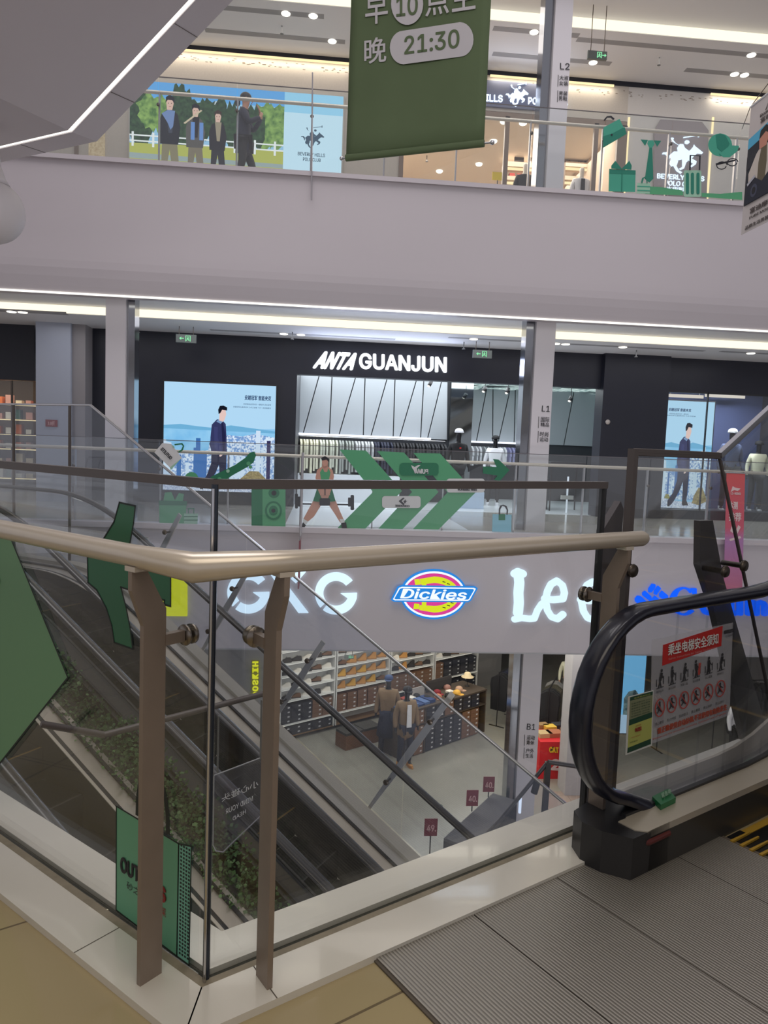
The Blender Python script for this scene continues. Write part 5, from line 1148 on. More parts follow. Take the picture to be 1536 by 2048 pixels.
# red notice on the pillar
o = MB().box((0, 0, 0), (1, 1, 1)).build('tmpbox'); bpy.data.objects.remove(o)
pl = PY(16.58); t = thing('red_notice', pl.at(103, 846), 'small dark red notice with white writing on the pale pillar', 'sign')
MB().pp(pl, [(91, 839), (115, 840), (115, 854), (91, 853)], matc('dark_red_card', 140, 40, 45), 0, .004).build('card_sheet', None, t)
mb = MB(); ltr(mb, '3.8折', pl, (96, 851), (110, 851), (96, 842), matc('pale_pink_ink', 225, 170, 165), lift=.006, bold=.03); mb.build('card_lettering', None, t)
# ================================================================ upper floor wall and shop
Y2 = 17.0; W2 = PY(Y2)
STN = mat('beige_stone_wall', (.50, .46, .42), .7, noise=.08, nscale=30); BRK = mat('white_ribbed_brick', (.60, .58, .57), .7, noise=.12, nscale=45, bump=.3, stretch=(1, 1, 4))
zh = W2.at(700, 108).z; zh0 = W2.at(700, 127).z
struct(MB().box((XL, Y2-.02, zh0), (XR, Y2+.3, zh+.04)).build('wall_upper_dark_band', mat('navy_black_band', (.008, .010, .022), .4)))
xs0 = W2.at(800, 300).x; xs1 = W2.at(1250, 300).x; zs = W2.at(985, 222).z
struct(MB().box((XL, Y2, 6), (xs0, Y2+.3, zh0)).build('wall_upper_left', STN))
struct(MB().box((xs0, Y2, zs), (xs1, Y2+.3, zh0)).build('wall_upper_header', STN))
struct(MB().box((xs1, Y2, 6), (XR, Y2+.3, zh0)).build('wall_upper_right', BRK))
for a, b, wh in (((-13, 0), (703, 0), 'left of the green banner'), ((980, 0), (1228, 0), 'above the upper shop name'), ((1423, 0), (1700, 0), 'at the far right')):
    x0 = XL if wh.startswith('left') else W2.at(a[0], 150).x; x1 = W2.at(b[0], 150).x
    o = MB().box((x0, Y2-.05, zh0-.045), (x1, Y2-.02, zh0-.005), WARMS).build('led_strip'); rebase(o); tag(o, 'warm light strip under the dark band, '+wh, 'light strip')
    area('stone_wash', ((x0+x1)/2, Y2-.12, zh0-.08), (x1-x0, .08), 3*(x1-x0), (1, .88, .68), (math.radians(25), 0, 0))
# rows of small slots cut in the stone under the light
t = thing('stone_pattern', (0, Y2, 9), 'rows of short slots carved in the stone under the light strip', 'wall pattern'); mb = MB(); rnd = random.Random(5)
for i in range(170):
    x = W2.at(rnd.uniform(350, 1600), 120).x; z = zh0-.1-rnd.random()*.12; mb.box((x, Y2-.004, z), (x+rnd.uniform(.03, .07), Y2, z+.012), mat('slot_shadow_brown', (.22, .18, .14), .8))
mb.build('carved_slots', None, t); t['kind'] = 'structure'
# big lightbox on the left
t, pl, f = lightbox('lightbox', [(262, 160), (685, 194), (684, 349), (258, 323)], 16.95, 'long lightbox advert of three young people in a park with blue logo side', frame=STN, backm=e(150, 190, 215))
W = lambda p: [f(u, v) for u, v in p]
FOL = e(70, 110, 60, noise=((140, 175, 95), 9.0, .15)); FOLD = e(28, 48, 40, noise=((60, 90, 60), 12.0, .2)); GRS = e(175, 180, 90); PATH = e(150, 165, 165); FEN = e(230, 235, 235)
def blob(cx, cy, rx, ry, sd, n=26): 
    r = random.Random(sd); return [(min(.72, max(0, cx+rx*math.cos(a)*(1+.22*r.uniform(-1, 1)))), min(1, max(0, cy+ry*math.sin(a)*(1+.22*r.uniform(-1, 1))))) for a in [2*math.pi*i/n for i in range(n)]]
L = [(W([(0, 0), (.72, 0), (.72, 1), (0, 1)]), e(150, 195, 225)), (W([(0, .8), (.72, .8), (.72, 1), (0, 1)]), e(95, 165, 225)), (W([(.72, 0), (1, 0), (1, 1), (.72, 1)]), e(196, 228, 244)), (W([(.72, .75), (1, .75), (1, 1), (.72, 1)]), e(150, 208, 238)), (W([(.33, .7), (.4, .82), (.45, .72)]), e(200, 210, 215))]
for i, (cx, cy, rx, ry, m) in enumerate(((.05, .55, .06, .4, FOLD), (.10, .62, .07, .22, FOL), (.15, .6, .05, .22, FOL), (.23, .6, .045, .42, FOLD), (.28, .5, .05, .38, FOLD), (.36, .6, .05, .25, FOLD), (.42, .55, .04, .3, FOLD), (.48, .5, .05, .3, FOLD), (.63, .55, .07, .28, FOL), (.69, .55, .06, .3, FOL), (.57, .5, .06, .3, FOLD))): L.append((W(blob(cx, cy, rx, ry, i)), m))
L += [(W([(0, 0), (.72, 0), (.72, .26), (0, .22)]), GRS), (W([(0, 0), (.72, 0), (.72, .08), (0, .1)]), PATH), (W([(0, .0), (.72, .0), (.72, .03), (0, .03)]), GRS)]
for y in (.24, .31): L.append((W([(0, y), (.72, y), (.72, y+.018), (0, y+.018)]), FEN))
for k in range(8): L.append((W([(.01+.095*k, .18), (.02+.095*k, .18), (.02+.095*k, .36), (.01+.095*k, .36)]), FEN))
def youth(x, s, jk, sc, tr, hairc, g=None):
    F = lambda p, m: L.append((W([(x+u*s, max(0, v*s+.0)) for u, v in p]), m))
    F([(-.045, .0), (-.04, .42), (.04, .42), (.055, .0), (.012, .0), (.002, .2), (-.01, 0)], tr)
    F([(-.055, .28), (-.06, .6), (-.045, .74), (-.015, .8), (.02, .8), (.045, .74), (.062, .55), (.05, .28)], jk)
    F([(-.02, .8), (-.005, .45), (.015, .45), (.025, .8)], sc)
    if g: F([(-.045, .74), (-.01, .80), (.03, .79), (.02, .55), (.005, .5), (-.01, .6)], g)
    F([(-.016, .80), (-.02, .92), (-.008, .97), (.014, .97), (.022, .9), (.014, .80)], e(215, 180, 165)); F([(-.024, .9), (-.022, .99), (.0, 1.03), (.024, .99), (.025, .91), (.012, .95), (-.012, .95)], hairc)
    for ex in (-.008, .010): F(circle(ex, .90, .0025, .007, 8), e(40, 30, 30))
    F([(-.004, .845), (.008, .845), (.008, .852), (-.004, .852)], e(170, 90, 90))
youth(.185, .82, e(35, 38, 46), e(60, 66, 80), e(128, 122, 98), HAIR, e(110, 135, 180)); youth(.305, .74, e(86, 84, 82), e(30, 32, 40), e(120, 112, 96), HAIR); youth(.41, .68, e(38, 38, 44), e(150, 140, 120), e(45, 46, 52), e(60, 45, 40))
L.append((W([(.33, .68), (.25, .5), (.258, .49), (.337, .67)]), e(200, 185, 160)))
for x, m in ((.285, e(100, 140, 200)), (.325, e(100, 140, 200))): L.append((W([(x, .3), (x+.018, .3), (x+.018, .52), (x, .52)]), m))
picture(t, pl, L)
# polo rider mark, coordinates 0..1 in a box
RIDER = [
 [(.02, .52), (.04, .56), (.13, .57), (.18, .52), (.2, .44), (.17, .36), (.15, .45), (.1, .52)],
 [(.2, .5), (.3, .60), (.45, .60), (.60, .58), (.70, .66), (.76, .74), (.78, .80), (.80, .76), (.92, .66), (.99, .60), (.97, .56), (.86, .57), (.78, .50), (.72, .42), (.62, .36), (.5, .40), (.36, .36), (.24, .38)],
 [(.24, .42), (.34, .42), (.40, .34), (.36, .22), (.42, .10), (.50, .06), (.46, .02), (.36, .09), (.28, .24), (.22, .30)],
 [(.5, .4), (.62, .4), (.58, .28), (.54, .16), (.46, .12), (.42, .15), (.50, .2), (.5, .3)],
 [(.62, .42), (.74, .42), (.84, .36), (.82, .28), (.72, .2), (.70, .24), (.76, .3), (.70, .34)],
 [(.22, .36), (.28, .36), (.28, .22), (.24, .2), (.20, .28)],
 [(.40, .56), (.38, .70), (.44, .80), (.52, .80), (.56, .70), (.60, .58), (.52, .50), (.46, .5)],
 [(.40, .78), (.46, .74), (.34, .82), (.28, .90), (.30, .94), (.24, .94), (.27, .86)],
 [(.24, .92), (.30, .93), (.28, .96), (.23, .955)],
 [(.56, .82), (.56, .88), (.60, .91), (.66, .89), (.67, .84), (.62, .80)],
 [(.52, .56), (.60, .52), (.62, .34), (.56, .32), (.54, .48)],
 [(.56, .70), (.66, .62), (.64, .58), (.54, .64)],
]
MALLET = [[(.52, .96), (.53, .985), (.88, 1.06), (.88, 1.035)], [(.87, 1.0), (.90, 1.0), (.90, 1.10), (.87, 1.10)]]
def rider(mb, fn, m, pl, lift, th=.002):
    for k, p in enumerate(RIDER+MALLET): mb.pp(pl, [fn(u, v) for u, v in p], m, lift+.0004*k, th)
mb = MB(); ink = e(60, 84, 104)
fr = lambda u, v: f(.80+.115*u, .29+.28*v)
rider(mb, fr, ink, pl, .075, .001); o = mb.build('rider_logo', None, t)
mb = MB()
for s, u0, v0, u1, v1 in (('BEVERLY HILLS', .79, .20, .92, .245), ('POLO CLUB', .815, .135, .90, .18)):
    ltr(mb, s, pl, f(u0, v0), f(u1, v0), f(u0, v1), ink, th=.001, lift=.075, bold=.02)
mb.build('lettering', None, t)
# glowing shop name above the upper shop door
SB = W2.off(.05); t = thing('shop_sign', SB.at(1035, 215), 'glowing white polo club shop name with rider above the upper shop', 'sign')
p0, p1 = SB.at(880, 168), SB.at(1098, 222); MB().box((p0.x-.9, Y2-.05, p1.z), (p1.x+.25, Y2+.0, SB.at(1035, 165).z)).build('sign_board', matc('blue_grey_board', 110, 116, 140), t)
mb = MB(); SW = emi((225, 240, 255), 1.7)
for s, bl, br, tl in (('BEVERLY HILLS', (885, 198), (1005, 205), (885, 184)), ('POLO CLUB', (1056, 209), (1135, 214), (1056, 195))): ltr(mb, s, SB, bl, br, tl, SW, th=.03, lift=.0, bold=.015)
mb.build('lettering', None, t); mb = MB(); rider(mb, lambda u, v: (1010+47*u, 214-46*v+2*u), SW, SB, .0, .03); mb.build('rider_logo', None, t)
area('sign_glow_upper', SB.at(1030, 200, .3), (2.2, .3), 8, (.75, .83, 1), (math.radians(-90), 0, 0))
# shop front: bronze door frame and glass
FRM = mat('taupe_door_frame', (.20, .15, .12), .4, .2)
t = thing('shop_entrance', (xs0, Y2, 6), 'bronze framed glass front of the upper clothing shop', 'shop front')
MB().box((xs0, Y2-.03, zs-.16), (xs1, Y2+.05, zs-.02)).build('head_frame', FRM, t)
for px in (803, 1012, 1190, 1237): x = W2.at(px, 300).x; MB().box((x-.05, Y2-.03, 6), (x+.05 if px != 1237 else x+.18, Y2+.06, zs-.1)).build('door_frame', FRM, t)
# right wall: lit recess edges and rider panel
for px, x1 in ((1256, 1260), (1424, 1430)):
    a, b = W2.at(px, 235), W2.at(px, 375); o = MB().box((a.x, Y2-.03, 6.02), (a.x+.04, Y2-.002, a.z), WARMS).build('led_strip'); rebase(o); tag(o, 'vertical warm light strip '+('left of the rider panel' if px < 1300 else 'right of the green cap sticker'), 'light strip')
t = thing('wall_sign', W2.at(1365, 380), 'grey wall panel with large glowing white polo rider and lettering', 'sign')
pn = W2.off(.03); c = [(1308, 262), (1320, 240), (1403, 245), (1416, 262), (1412, 400), (1306, 395)]
MB().pp(pn, c, matc('pale_grey_panel', 150, 142, 146), 0, .03).build('panel_board', None, t)
mb = MB(); SW2 = emi((215, 235, 255), 1.6); pn2 = W2.off(.062); rider(mb, lambda u, v: (1322+84*u, 348-76*v+3*u), SW2, pn2, 0, .02); mb.build('rider_logo', None, t)
mb = MB()
for s, bl, br, tl in (('BEVERLY HILLS', (1314, 357), (1408, 363), (1314, 347)), ('POLO CLUB', (1329, 371), (1394, 375), (1330, 361)), ('比华利保罗', (1332, 381), (1392, 384), (1332, 373))): ltr(mb, s, pn2, bl, br, tl, SW2, th=.02, lift=.0, bold=.015)
mb.build('lettering', None, t)
# interior
CRW = matc('warm_cream_shop_wall', 205, 185, 165, .7)
struct(MB().box((xs0-.2, 17.3, 5.7), (xs1+3, 22.5, 6.0)).build('floor_upper_shop', FGREY)); struct(MB().box((xs0-.2, 22.2, 6), (xs1+3, 22.5, 10)).build('wall_upper_shop_back', CRW))
struct(MB().box((xs0-.3, 17.3, 6), (xs0, 22.5, 10)).build('wall_upper_shop_left', CRW)); struct(MB().box((xs1+.0, 17.3, 6), (xs1+.3, 22.5, 10)).build('wall_upper_shop_right', CRW))
struct(MB().box((xs0-.3, 17.3, 9.1), (xs1+3, 22.5, 9.3)).build('ceiling_upper_shop', mat('shop_cream_ceiling', (.66, .58, .50), .7)))
k = 0
for px, py, wh in ((879, 342, 'lowest left, right of the dark frame'), (958, 328, 'lowest, left of the yellow price card'), (987, 282, 'beside the banner rod end'), (1008, 243, 'left one of the two high lamps'), (1046, 246, 'right one of the two high lamps'), (1146, 246, 'right of the L2 column'), (1194, 309, 'lower right by the door frame')):
    p = PZ(9.09).at(px, py)
    if p.y > 22: p.y = 22-.1*k; p = PY(20.5+.15*k).at(px, py); p.z = 9.08
    k += 1
    o = MB().lathe((p.x, p.y, 9.05), [(.07, 0), (.09, .02), (.09, .05)], DL, 14).build('downlight'); rebase(o); tag(o, 'round ceiling downlight inside the upper shop, '+wh, 'downlight', 'downlights in the upper shop')
PYU = PY(19.5)
def unit(px0, px1, Y, wh):
    a, b = PY(Y).at(px0, 350).x, PY(Y).at(px1, 350).x; zt_ = PY(Y).at(px0, 322).z
    t = thing('wall_shelf', ((a+b)/2, Y, 6), 'cream wall shelf with glowing undersides '+wh, 'shelf')
    MB().box((a, Y, zt_-.12), (b, Y+.4, zt_)).build('shelf_board', CRW, t); MB().box((a, Y+.02, zt_-.2), (b, Y+.05, zt_-.14)).build('shelf_light', WARMS, t)
    zl = PY(Y).at(px0, 351).z; MB().box((a, Y, zl-.1), (b, Y+.4, zl)).build('shelf_board', CRW, t); MB().box((a, Y+.02, zl-.2), (b, Y+.05, zl-.14)).build('shelf_light', WARMS, t)
    MB().box((a-.05, Y, 6), (a, Y+.4, zt_+.0)).build('shelf_side', FRM, t); MB().box((b, Y, 6), (b+.05, Y+.4, zt_)).build('shelf_side', FRM, t)
    return a, b, zt_, zl
a, b, zt_, zl = unit(1014, 1085, 19.5, 'behind the mannequin in dark tee'); a2, b2, zt2_, zl2 = unit(1130, 1188, 19.5, 'behind the mannequin in white vest')
def item(nm, label, cat, lo, hi, m, grp=None): o = MB().box(lo, hi, m).build(nm); rebase(o); return tag(o, label, cat, grp)
for i in range(3): item('shirt_stack', 'folded red shirts on the lower shelf, %s from the left' % ordinal(i+1), 'shirts', (a+.08+i*.2, 19.55, zl), (a+.22+i*.2, 19.8, zl+.09), matc('folded_red', 170, 60, 50), 'folded shirts in the upper shop')
item('gift_bag', 'red gift bag on the shelf behind the mannequin in dark tee', 'bag', (b-.2, 19.55, zl), (b-.02, 19.7, zl+.28), matc('bright_red_paper', 205, 50, 45))
item('picture_frame', 'small dark picture frame standing on the left shelf top', 'picture', (a+.2, 19.6, zt_), (a+.45, 19.63, zt_+.16), matc('dark_frame_wood', 50, 42, 38))
for i, (x0, s) in enumerate(((a+.62, 'left'), (a2+.36, 'right'))):
    for j in range(3):
        item('metal_plate', '%s upright metal plate in the trio on the %s shelf top' % (('shortest', 'middle', 'tallest')[j], s), 'ornament', (x0+.09*j, 19.6, zt_), (x0+.035+.09*j, 19.7, zt_+.16+.05*j), mat('brown_steel_plate', (.25, .22, .2), .3, .8), 'metal plates on the upper shelves')
tr = thing('trophy', (a2+.12, 19.6, zt2_), 'small golden trophy on the right shelf top', 'trophy'); GO = mat('gold', (.75, .5, .15), .25, 1)
MB().lathe((a2+.12, 19.6, zt2_), [(.05, 0), (.05, .03), (.012, .05), (.012, .12), (.05, .16), (.06, .24)], GO, 14).build('cup', None, tr)
for s in (-1, 1): MB().tube([(a2+.12+s*.05, 19.6, zt2_+.22), (a2+.12+s*.09, 19.6, zt2_+.2), (a2+.12+s*.05, 19.6, zt2_+.15)], .006, GO, 6).build('handle', None, tr)
p = PY(17.6).at(998, 355); item('price_stand', 'yellow price card on a stand left of the mannequin in dark tee', 'sign', (p.x-.16, 17.6, p.z-.06), (p.x+.1, 17.62, p.z+.12), matc('yellow_card', 225, 200, 60)); MB().box((p.x-.04, 17.61, 6.0), (p.x-.02, 17.63, p.z-.05), BLACKM).build('pole', None, [o for o in bpy.data.objects if o.name.startswith('price_stand')][-1]) and None
def standing(px, py_top, z0, h):
    """distance at which a figure of height h shows its top at the given picture point"""
    d = ray(px, py_top); k = (z0+h-EYE)/d.z; return CC+d*k
q = standing(1052, 309, 6.0, 2.1); 
figure('mannequin', 'cream mannequin in dark tee shirt left of the L2 column', 'mannequin', (PY(17.7).at(1050, 350).x, 17.7, 6.47), 0, MANW, F_BLK, F_BLK, scale=1.0, grp='cream mannequins in the upper shop')
figure('mannequin', 'cream mannequin in white vest right of the L2 column', 'mannequin', (PY(17.7).at(1163, 350).x, 17.7, 6.47), 0, MANW, F_WHT, F_BLK, scale=1.0, grp='cream mannequins in the upper shop', opened=F_BLK)
for o in list(bpy.data.objects):
    if o.name.startswith('jacket') and o.parent and o.parent.get('label', '').startswith('cream mannequin in white vest'): pass
for px, wh in ((1050, 'dark tee'), (1163, 'white vest')):
    x = PY(17.7).at(px, 350).x; item('display_plinth', 'pale plinth under the mannequin in %s' % wh, 'plinth', (x-.3, 17.45, 6.0), (x+.3, 18.0, 6.468), CRW)
# walking person on the upper gallery
q = standing(490, 190, 6.0, 1.76)
WP = dict(head=(0, -.03, 1.66), lel=(.20, -.14, 1.20), lwr=(.10, -.30, 1.42), lha=(.07, -.27, 1.52), rel=(-.22, -.10, 1.20), rwr=(-.12, -.30, 1.34), rha=(-.09, -.32, 1.44), lkn=(.10, -.16, .52), lan=(.10, -.16, .12), lto=(.10, -.32, .05), rkn=(-.10, .02, .50), ran=(-.10, .26, .16), rto=(-.10, .14, .05))
pw = figure('person', 'person in black clothes with tied hair walking past lightbox, hands raised to mouth', 'person', (q.x, q.y, 6.0), math.radians(90), SKN, F_NAV, F_BLK, F_BLK, hair=BHAIR, pose=WP, face=True, long_top=.24, bulk=1.12)
mb = MB(); hand(mb, (.07, -.27, 1.50), (-.2, .25, 1), (0, -1, 0), SKN, .07, .7); mb.build('hand', None, pw, world=False)
mb = MB(); mb.ball((0, .13, 1.62), .05, BHAIR, 10, 7, (.8, 1, 1.5)); mb.build('hair_bun', None, pw, world=False)
# leftmost lit recesses beside the long lightbox
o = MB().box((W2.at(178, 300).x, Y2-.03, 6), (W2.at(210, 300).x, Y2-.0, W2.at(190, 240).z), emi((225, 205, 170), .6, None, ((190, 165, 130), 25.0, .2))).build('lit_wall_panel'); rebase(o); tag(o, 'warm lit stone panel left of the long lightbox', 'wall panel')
o = MB().box((W2.at(150, 300).x, Y2-.05, 6), (W2.at(157, 300).x, Y2-.0, 8.2), FRM).build('door_frame'); rebase(o); tag(o, 'brown door frame left of the warm lit stone panel', 'frame')
# ================================================================ hanging banners and round pendant
bl = PY(8.0).at(692, 322); br = PZ(bl.z).at(968, 293)
w_ = (br-bl); w_.z = 0; wn = w_.normalized(); fn = V((wn.y, -wn.x, 0))
bt = thing('hanging_banner', (bl+br)/2, 'large green fabric banner with opening times hanging in the atrium', 'banner')
BP = Pl(bl, fn); ht = 2.35
GB = mat('moss_green_fabric', (.115, .16, .075), .75, noise=.1, nscale=3)
mb = MB(); nx, nz = 16, 10; vs = []
for j in range(nz+1):
    for i in range(nx+1):
        u = i/nx; v = j/nz; vs.append(bl+w_*u+UP*(ht*v)+fn*(.012*math.sin(u*9)*(1-v)+.004*math.sin(v*20)))
fs = [(j*(nx+1)+i, j*(nx+1)+i+1, (j+1)*(nx+1)+i+1, (j+1)*(nx+1)+i) for j in range(nz) for i in range(nx)]
mb.add(vs, fs, GB, True); o = mb.build('fabric', None, bt); md = o.modifiers.new('thickness', 'SOLIDIFY'); md.thickness = .003; md.offset = 0
MB().tube([bl+UP*.03, br+UP*.03], .035, GB, 12).build('bottom_hem', None, bt)
mb = MB().tube([bl-wn*.05+UP*.03, br+wn*.08+UP*.03], .010, CHROME, 8); mb.ball(bl-wn*.05+UP*.03, .022, CHROME, 10, 8); mb.ball(br+wn*.08+UP*.03, .024, CHROME, 10, 8); mb.build('rod', None, bt)
for s in (.03, .97): MB().tube([bl+w_*s+UP*ht, bl+w_*s+UP*9.5], .004, STEELD, 6).build('suspension_wire', None, bt)
MB().tube([bl-wn*.05+UP*ht, br+wn*.05+UP*ht], .02, CHROME, 8).build('top_rod', None, bt)
LP = mat('banner_pale_print', (.62, .59, .6), .7); mb = MB()
def bq(cx, cy): return (cx, cy)
pill = []
for i in range(13): a = math.radians(90+180*i/12); pill.append((808+(27)*math.cos(a)*1.0, 97-33.5*math.sin(a)))
for i in range(13): a = math.radians(-90+180*i/12); pill.append((921+27*math.cos(a), 81-33.5*math.sin(a)*1.03))
mb.pp(BP, pill, LP, .018, .002)
mb.pp(BP, C(815.5, 10, 32, 42, 30), LP, .018, .002)
ltr(mb, '早', BP, (732, 53), (777, 47), (732, -10), LP, th=.002, lift=.018, bold=.012)
ltr(mb, '点', BP, (852, 36), (899, 29), (852, -29), LP, th=.002, lift=.018, bold=.012); ltr(mb, '至', BP, (905, 27), (952, 20), (905, -38), LP, th=.002, lift=.018, bold=.012)
ltr(mb, '晚', BP, (730, 131), (774, 126), (730, 80), LP, th=.002, lift=.018, bold=.012)
ltr(mb, '21:30', BP, (810, 112), (920, 98), (810, 75), GB, th=.002, lift=.0215, bold=.015); ltr(mb, '10', BP, (794, 37), (837, 32), (794, -4), GB, th=.002, lift=.0215, bold=.015)
mb.build('lettering', None, bt)
# narrow advert banner at the right edge
p0 = PY(9.6).at(1482, 470); p1 = PZ(p0.z).at(1558, 432); w2 = p1-p0; w2.z = 0; n2 = V((w2.y, -w2.x, 0)).normalized(); AP = Pl(p0, n2)
ab = thing('hanging_banner', (p0+p1)/2, 'narrow white advert banner with motorcyclist hanging at the right edge', 'banner')
def aq(u, v): return p0+w2*u+UP*(v*1.62)
def ap(mb, pts, m, k): mb.prism([aq(u, v)+n2*(.004+.0015*k) for u, v in pts], n2*.001, m)
MB().prism([aq(0, 0), aq(1, 0), aq(1, 1), aq(0, 1)], n2*-.004).build('fabric', matc('warm_white_fabric', 190, 182, 180), ab)
mb = MB()
layers = [([(0.02, .22), (.98, .22), (.98, .80), (0.02, .74)], (28, 32, 42)), ([(.02, .66), (.98, .72), (.98, .80), (.02, .74)], (75, 165, 200)), ([(.02, .6), (.4, .62), (.7, .70), (.98, .69), (.98, .5), (.02, .5)], (34, 36, 44)),
  ([(.12, .34), (.1, .46), (.28, .58), (.4, .62), (.62, .61), (.86, .54), (.97, .42), (.9, .36), (.7, .45), (.68, .34), (.3, .34)], (196, 186, 176)), ([(.36, .3), (.36, .5), (.42, .62), (.55, .62), (.58, .48), (.56, .3)], (96, 86, 66)),
  ([(.36, .6), (.34, .68), (.4, .72), (.56, .72), (.6, .66), (.54, .6)], (190, 130, 110)), ([(.34, .68), (.36, .74), (.5, .76), (.62, .73), (.6, .68), (.5, .71)], (26, 20, 20)), ([(.05, .24), (.1, .36), (.3, .4), (.5, .34), (.7, .4), (.9, .34), (.85, .22), (.1, .22)], (22, 26, 44)),
  (circle(.3, .30, .09, .05, 14), (60, 64, 84)), (circle(.3, .30, .05, .028, 14), (16, 16, 26)), ([(.1, .38), (.3, .42), (.32, .40), (.12, .36)], (170, 170, 180))]
for k, (p, c) in enumerate(layers): ap(mb, p, matc('print_%d_%d_%d' % c, *c), k)
mb.build('printed_picture', None, ab); mb = MB()
for s, u0, v0, u1, v1 in (('Roadi Moni', .3, .85, .85, .875), ('富迪摩尔', .32, .80, .85, .84), ('富迪摩尔', .22, .13, .85, .175), ('FUDI MOER', .22, .09, .8, .11), ('品质生活男装馆', .12, .02, .85, .05)):
    letters(mb, s, aq(u0, v0)+n2*.006, aq(u1, v0)+n2*.006, aq(u0, v1)+n2*.006, matc('brown_grey_ink', 78, 68, 66), n2, .001, bold=.02)
for k in range(4): mb.prism([aq(.42+.07*k, .88)+n2*.006, aq(.45+.07*k, .88)+n2*.006, aq(.5+.03*k, .93)+n2*.006], n2*.001, matc('brown_grey_ink', 78, 68, 66))
mb.build('lettering', None, ab)
MB().tube([aq(-.02, 1), aq(1.02, 1)], .012, CHROME, 8).build('top_rod', None, ab)
MB().tube([PY(12.9).at(1484, 258), aq(-.02, 1.0), aq(1.5, 1.25)], .006, STEELD, 6).build('suspension_wire', None, ab); MB().tube([aq(1.02, 1), aq(1.02, 1)+UP*4], .004, STEELD, 6).build('suspension_wire', None, ab)
# red sports banner hanging from the first gallery rail
PR = PY(12.75); rb = thing('hanging_banner', PR.at(1470, 1180), 'long red and purple sports banner hanging over the first gallery edge', 'banner')
rm = bpy.data.materials.new('red_to_purple_fabric'); rm.use_nodes = True; nt = rm.node_tree; b = nt.nodes['Principled BSDF']; b.inputs['Roughness'].default_value = .7
tc = nt.nodes.new('ShaderNodeTexCoord'); sp = nt.nodes.new('ShaderNodeSeparateXYZ'); rp = nt.nodes.new('ShaderNodeValToRGB'); rp.color_ramp.elements[0].color = (*lin((190, 105, 130)), 1); rp.color_ramp.elements[1].color = (*lin((215, 95, 95)), 1)
el = rp.color_ramp.elements.new(.45); el.color = (*lin((175, 125, 175)), 1); el = rp.color_ramp.elements.new(.55); el.color = (*lin((205, 95, 115)), 1)
nt.links.new(tc.outputs['Generated'], sp.inputs[0]); nt.links.new(sp.outputs['Z'], rp.inputs[0]); nt.links.new(rp.outputs[0], b.inputs[0])
MB().pp(PR, [(1453, 945), (1490, 947), (1484, 1190), (1447, 1186)], rm, 0, .004).build('fabric', None, rb)
mb = MB(); WI = matc('off_white_print', 225, 200, 200)
mb.pp(PR, [(1461, 984), (1465, 972), (1469, 975), (1481, 977), (1475, 982), (1468, 980)], WI, .006, .002)
ltr(mb, 'LI-NING', PR, (1461, 989), (1481, 990), (1461, 984), WI, lift=.006, bold=.04); ltr(mb, '体测', PR, (1456, 1018), (1475, 1019), (1456, 1002), WI, lift=.006, bold=.04); ltr(mb, '推荐', PR, (1457, 1042), (1482, 1043), (1457, 1024), WI, lift=.006, bold=.04)
for q in ([(1460, 1062), (1463, 1052), (1468, 1055), (1465, 1066)], [(1471, 1062), (1476, 1050), (1481, 1054), (1474, 1068)], [(1458, 1078), (1480, 1072), (1482, 1076), (1460, 1082)]): mb.pp(PR, q, WI, .006, .002)
mb.build('lettering', None, rb)
MB().tube([PR.at(1451, 945), PR.at(1492, 947)], .012, CHROME, 8).build('top_rod', None, rb)
for px in (1455, 1488): MB().tube([PR.at(px, 945), (PR.at(px, 945).x, 13.08, 1.22)], .006, STEELD, 6).build('hook', None, rb)
x = PY(12.8).at(603, 1000).x; za, zb2 = PY(12.8).at(603, 905).z, PY(12.8).at(600, 1168).z
rb = thing('hanging_banner', (x, 12.6, zb2), 'narrow dark red banner seen edge-on over the fascia beside the weightlifter', 'banner')
MB().box((x-.012, 12.35, zb2), (x+.012, 12.88, -.15), matc('dark_red_fabric', 150, 88, 98)).build('fabric', None, rb); MB().tube([(x, 12.3, -.14), (x, 12.9, -.14)], .014, CHROME, 8).build('top_rod', None, rb); MB().tube([(x, 12.8, -.14), (x, 12.8, za)], .022, mat('pale_steel_post', (.42, .40, .42), .3, .5), 8).build('support_pole', None, rb)
# white rounded pendant at the left edge
c = PY(9.3).at(-16, 424); r = .36
pd = thing('pendant_lamp', c-UP*r, 'white rounded pendant globe at the left edge below the truss', 'lamp')
MB().ball(c, r, mat('matt_white_globe', (.60, .56, .57), .5), 28, 18, (1, 1, 1)).build('globe', None, pd)
MB().lathe(c+UP*r*.85, [(.2, 0), (.15, .08), (.10, .22), (.08, .45), (.08, 1.2)], mat('matt_white_globe', (.60, .56, .57), .5), 22).build('neck', None, pd)
# ================================================================ lowest floor
CONC = mat('grey_polished_concrete', (.30, .29, .25), .22, noise=.25, nscale=1.2)
struct(MB().box((XL, -4, -6.3), (XR, 27, -6)).build('floor_basement', CONC))
struct(MB().box((XL, 13.4, -2.2), (XR, 27, -2.0)).build('ceiling_basement', mat('basement_ceiling', (.12, .12, .12), .8)))
PINK = tile_mat('speckled_pinkish_hall_tile', (.36, .28, .24), (.34, .265, .23), (.2, .15, .13), .8, 0, .15)
struct(MB().prism([(3.3, 8.6, -5.998), (14.6, 8.6, -5.998), (14.6, 15.4, -5.998), (5.1, 15.4, -5.998)], UP*.003).build('floor_hall_tile', PINK))
WGY = mat('grey_shop_wall', (.26, .25, .25), .7)
struct(MB().box((XL, 26.5, -6), (XR, 26.8, -2)).build('wall_basement_back', WGY))
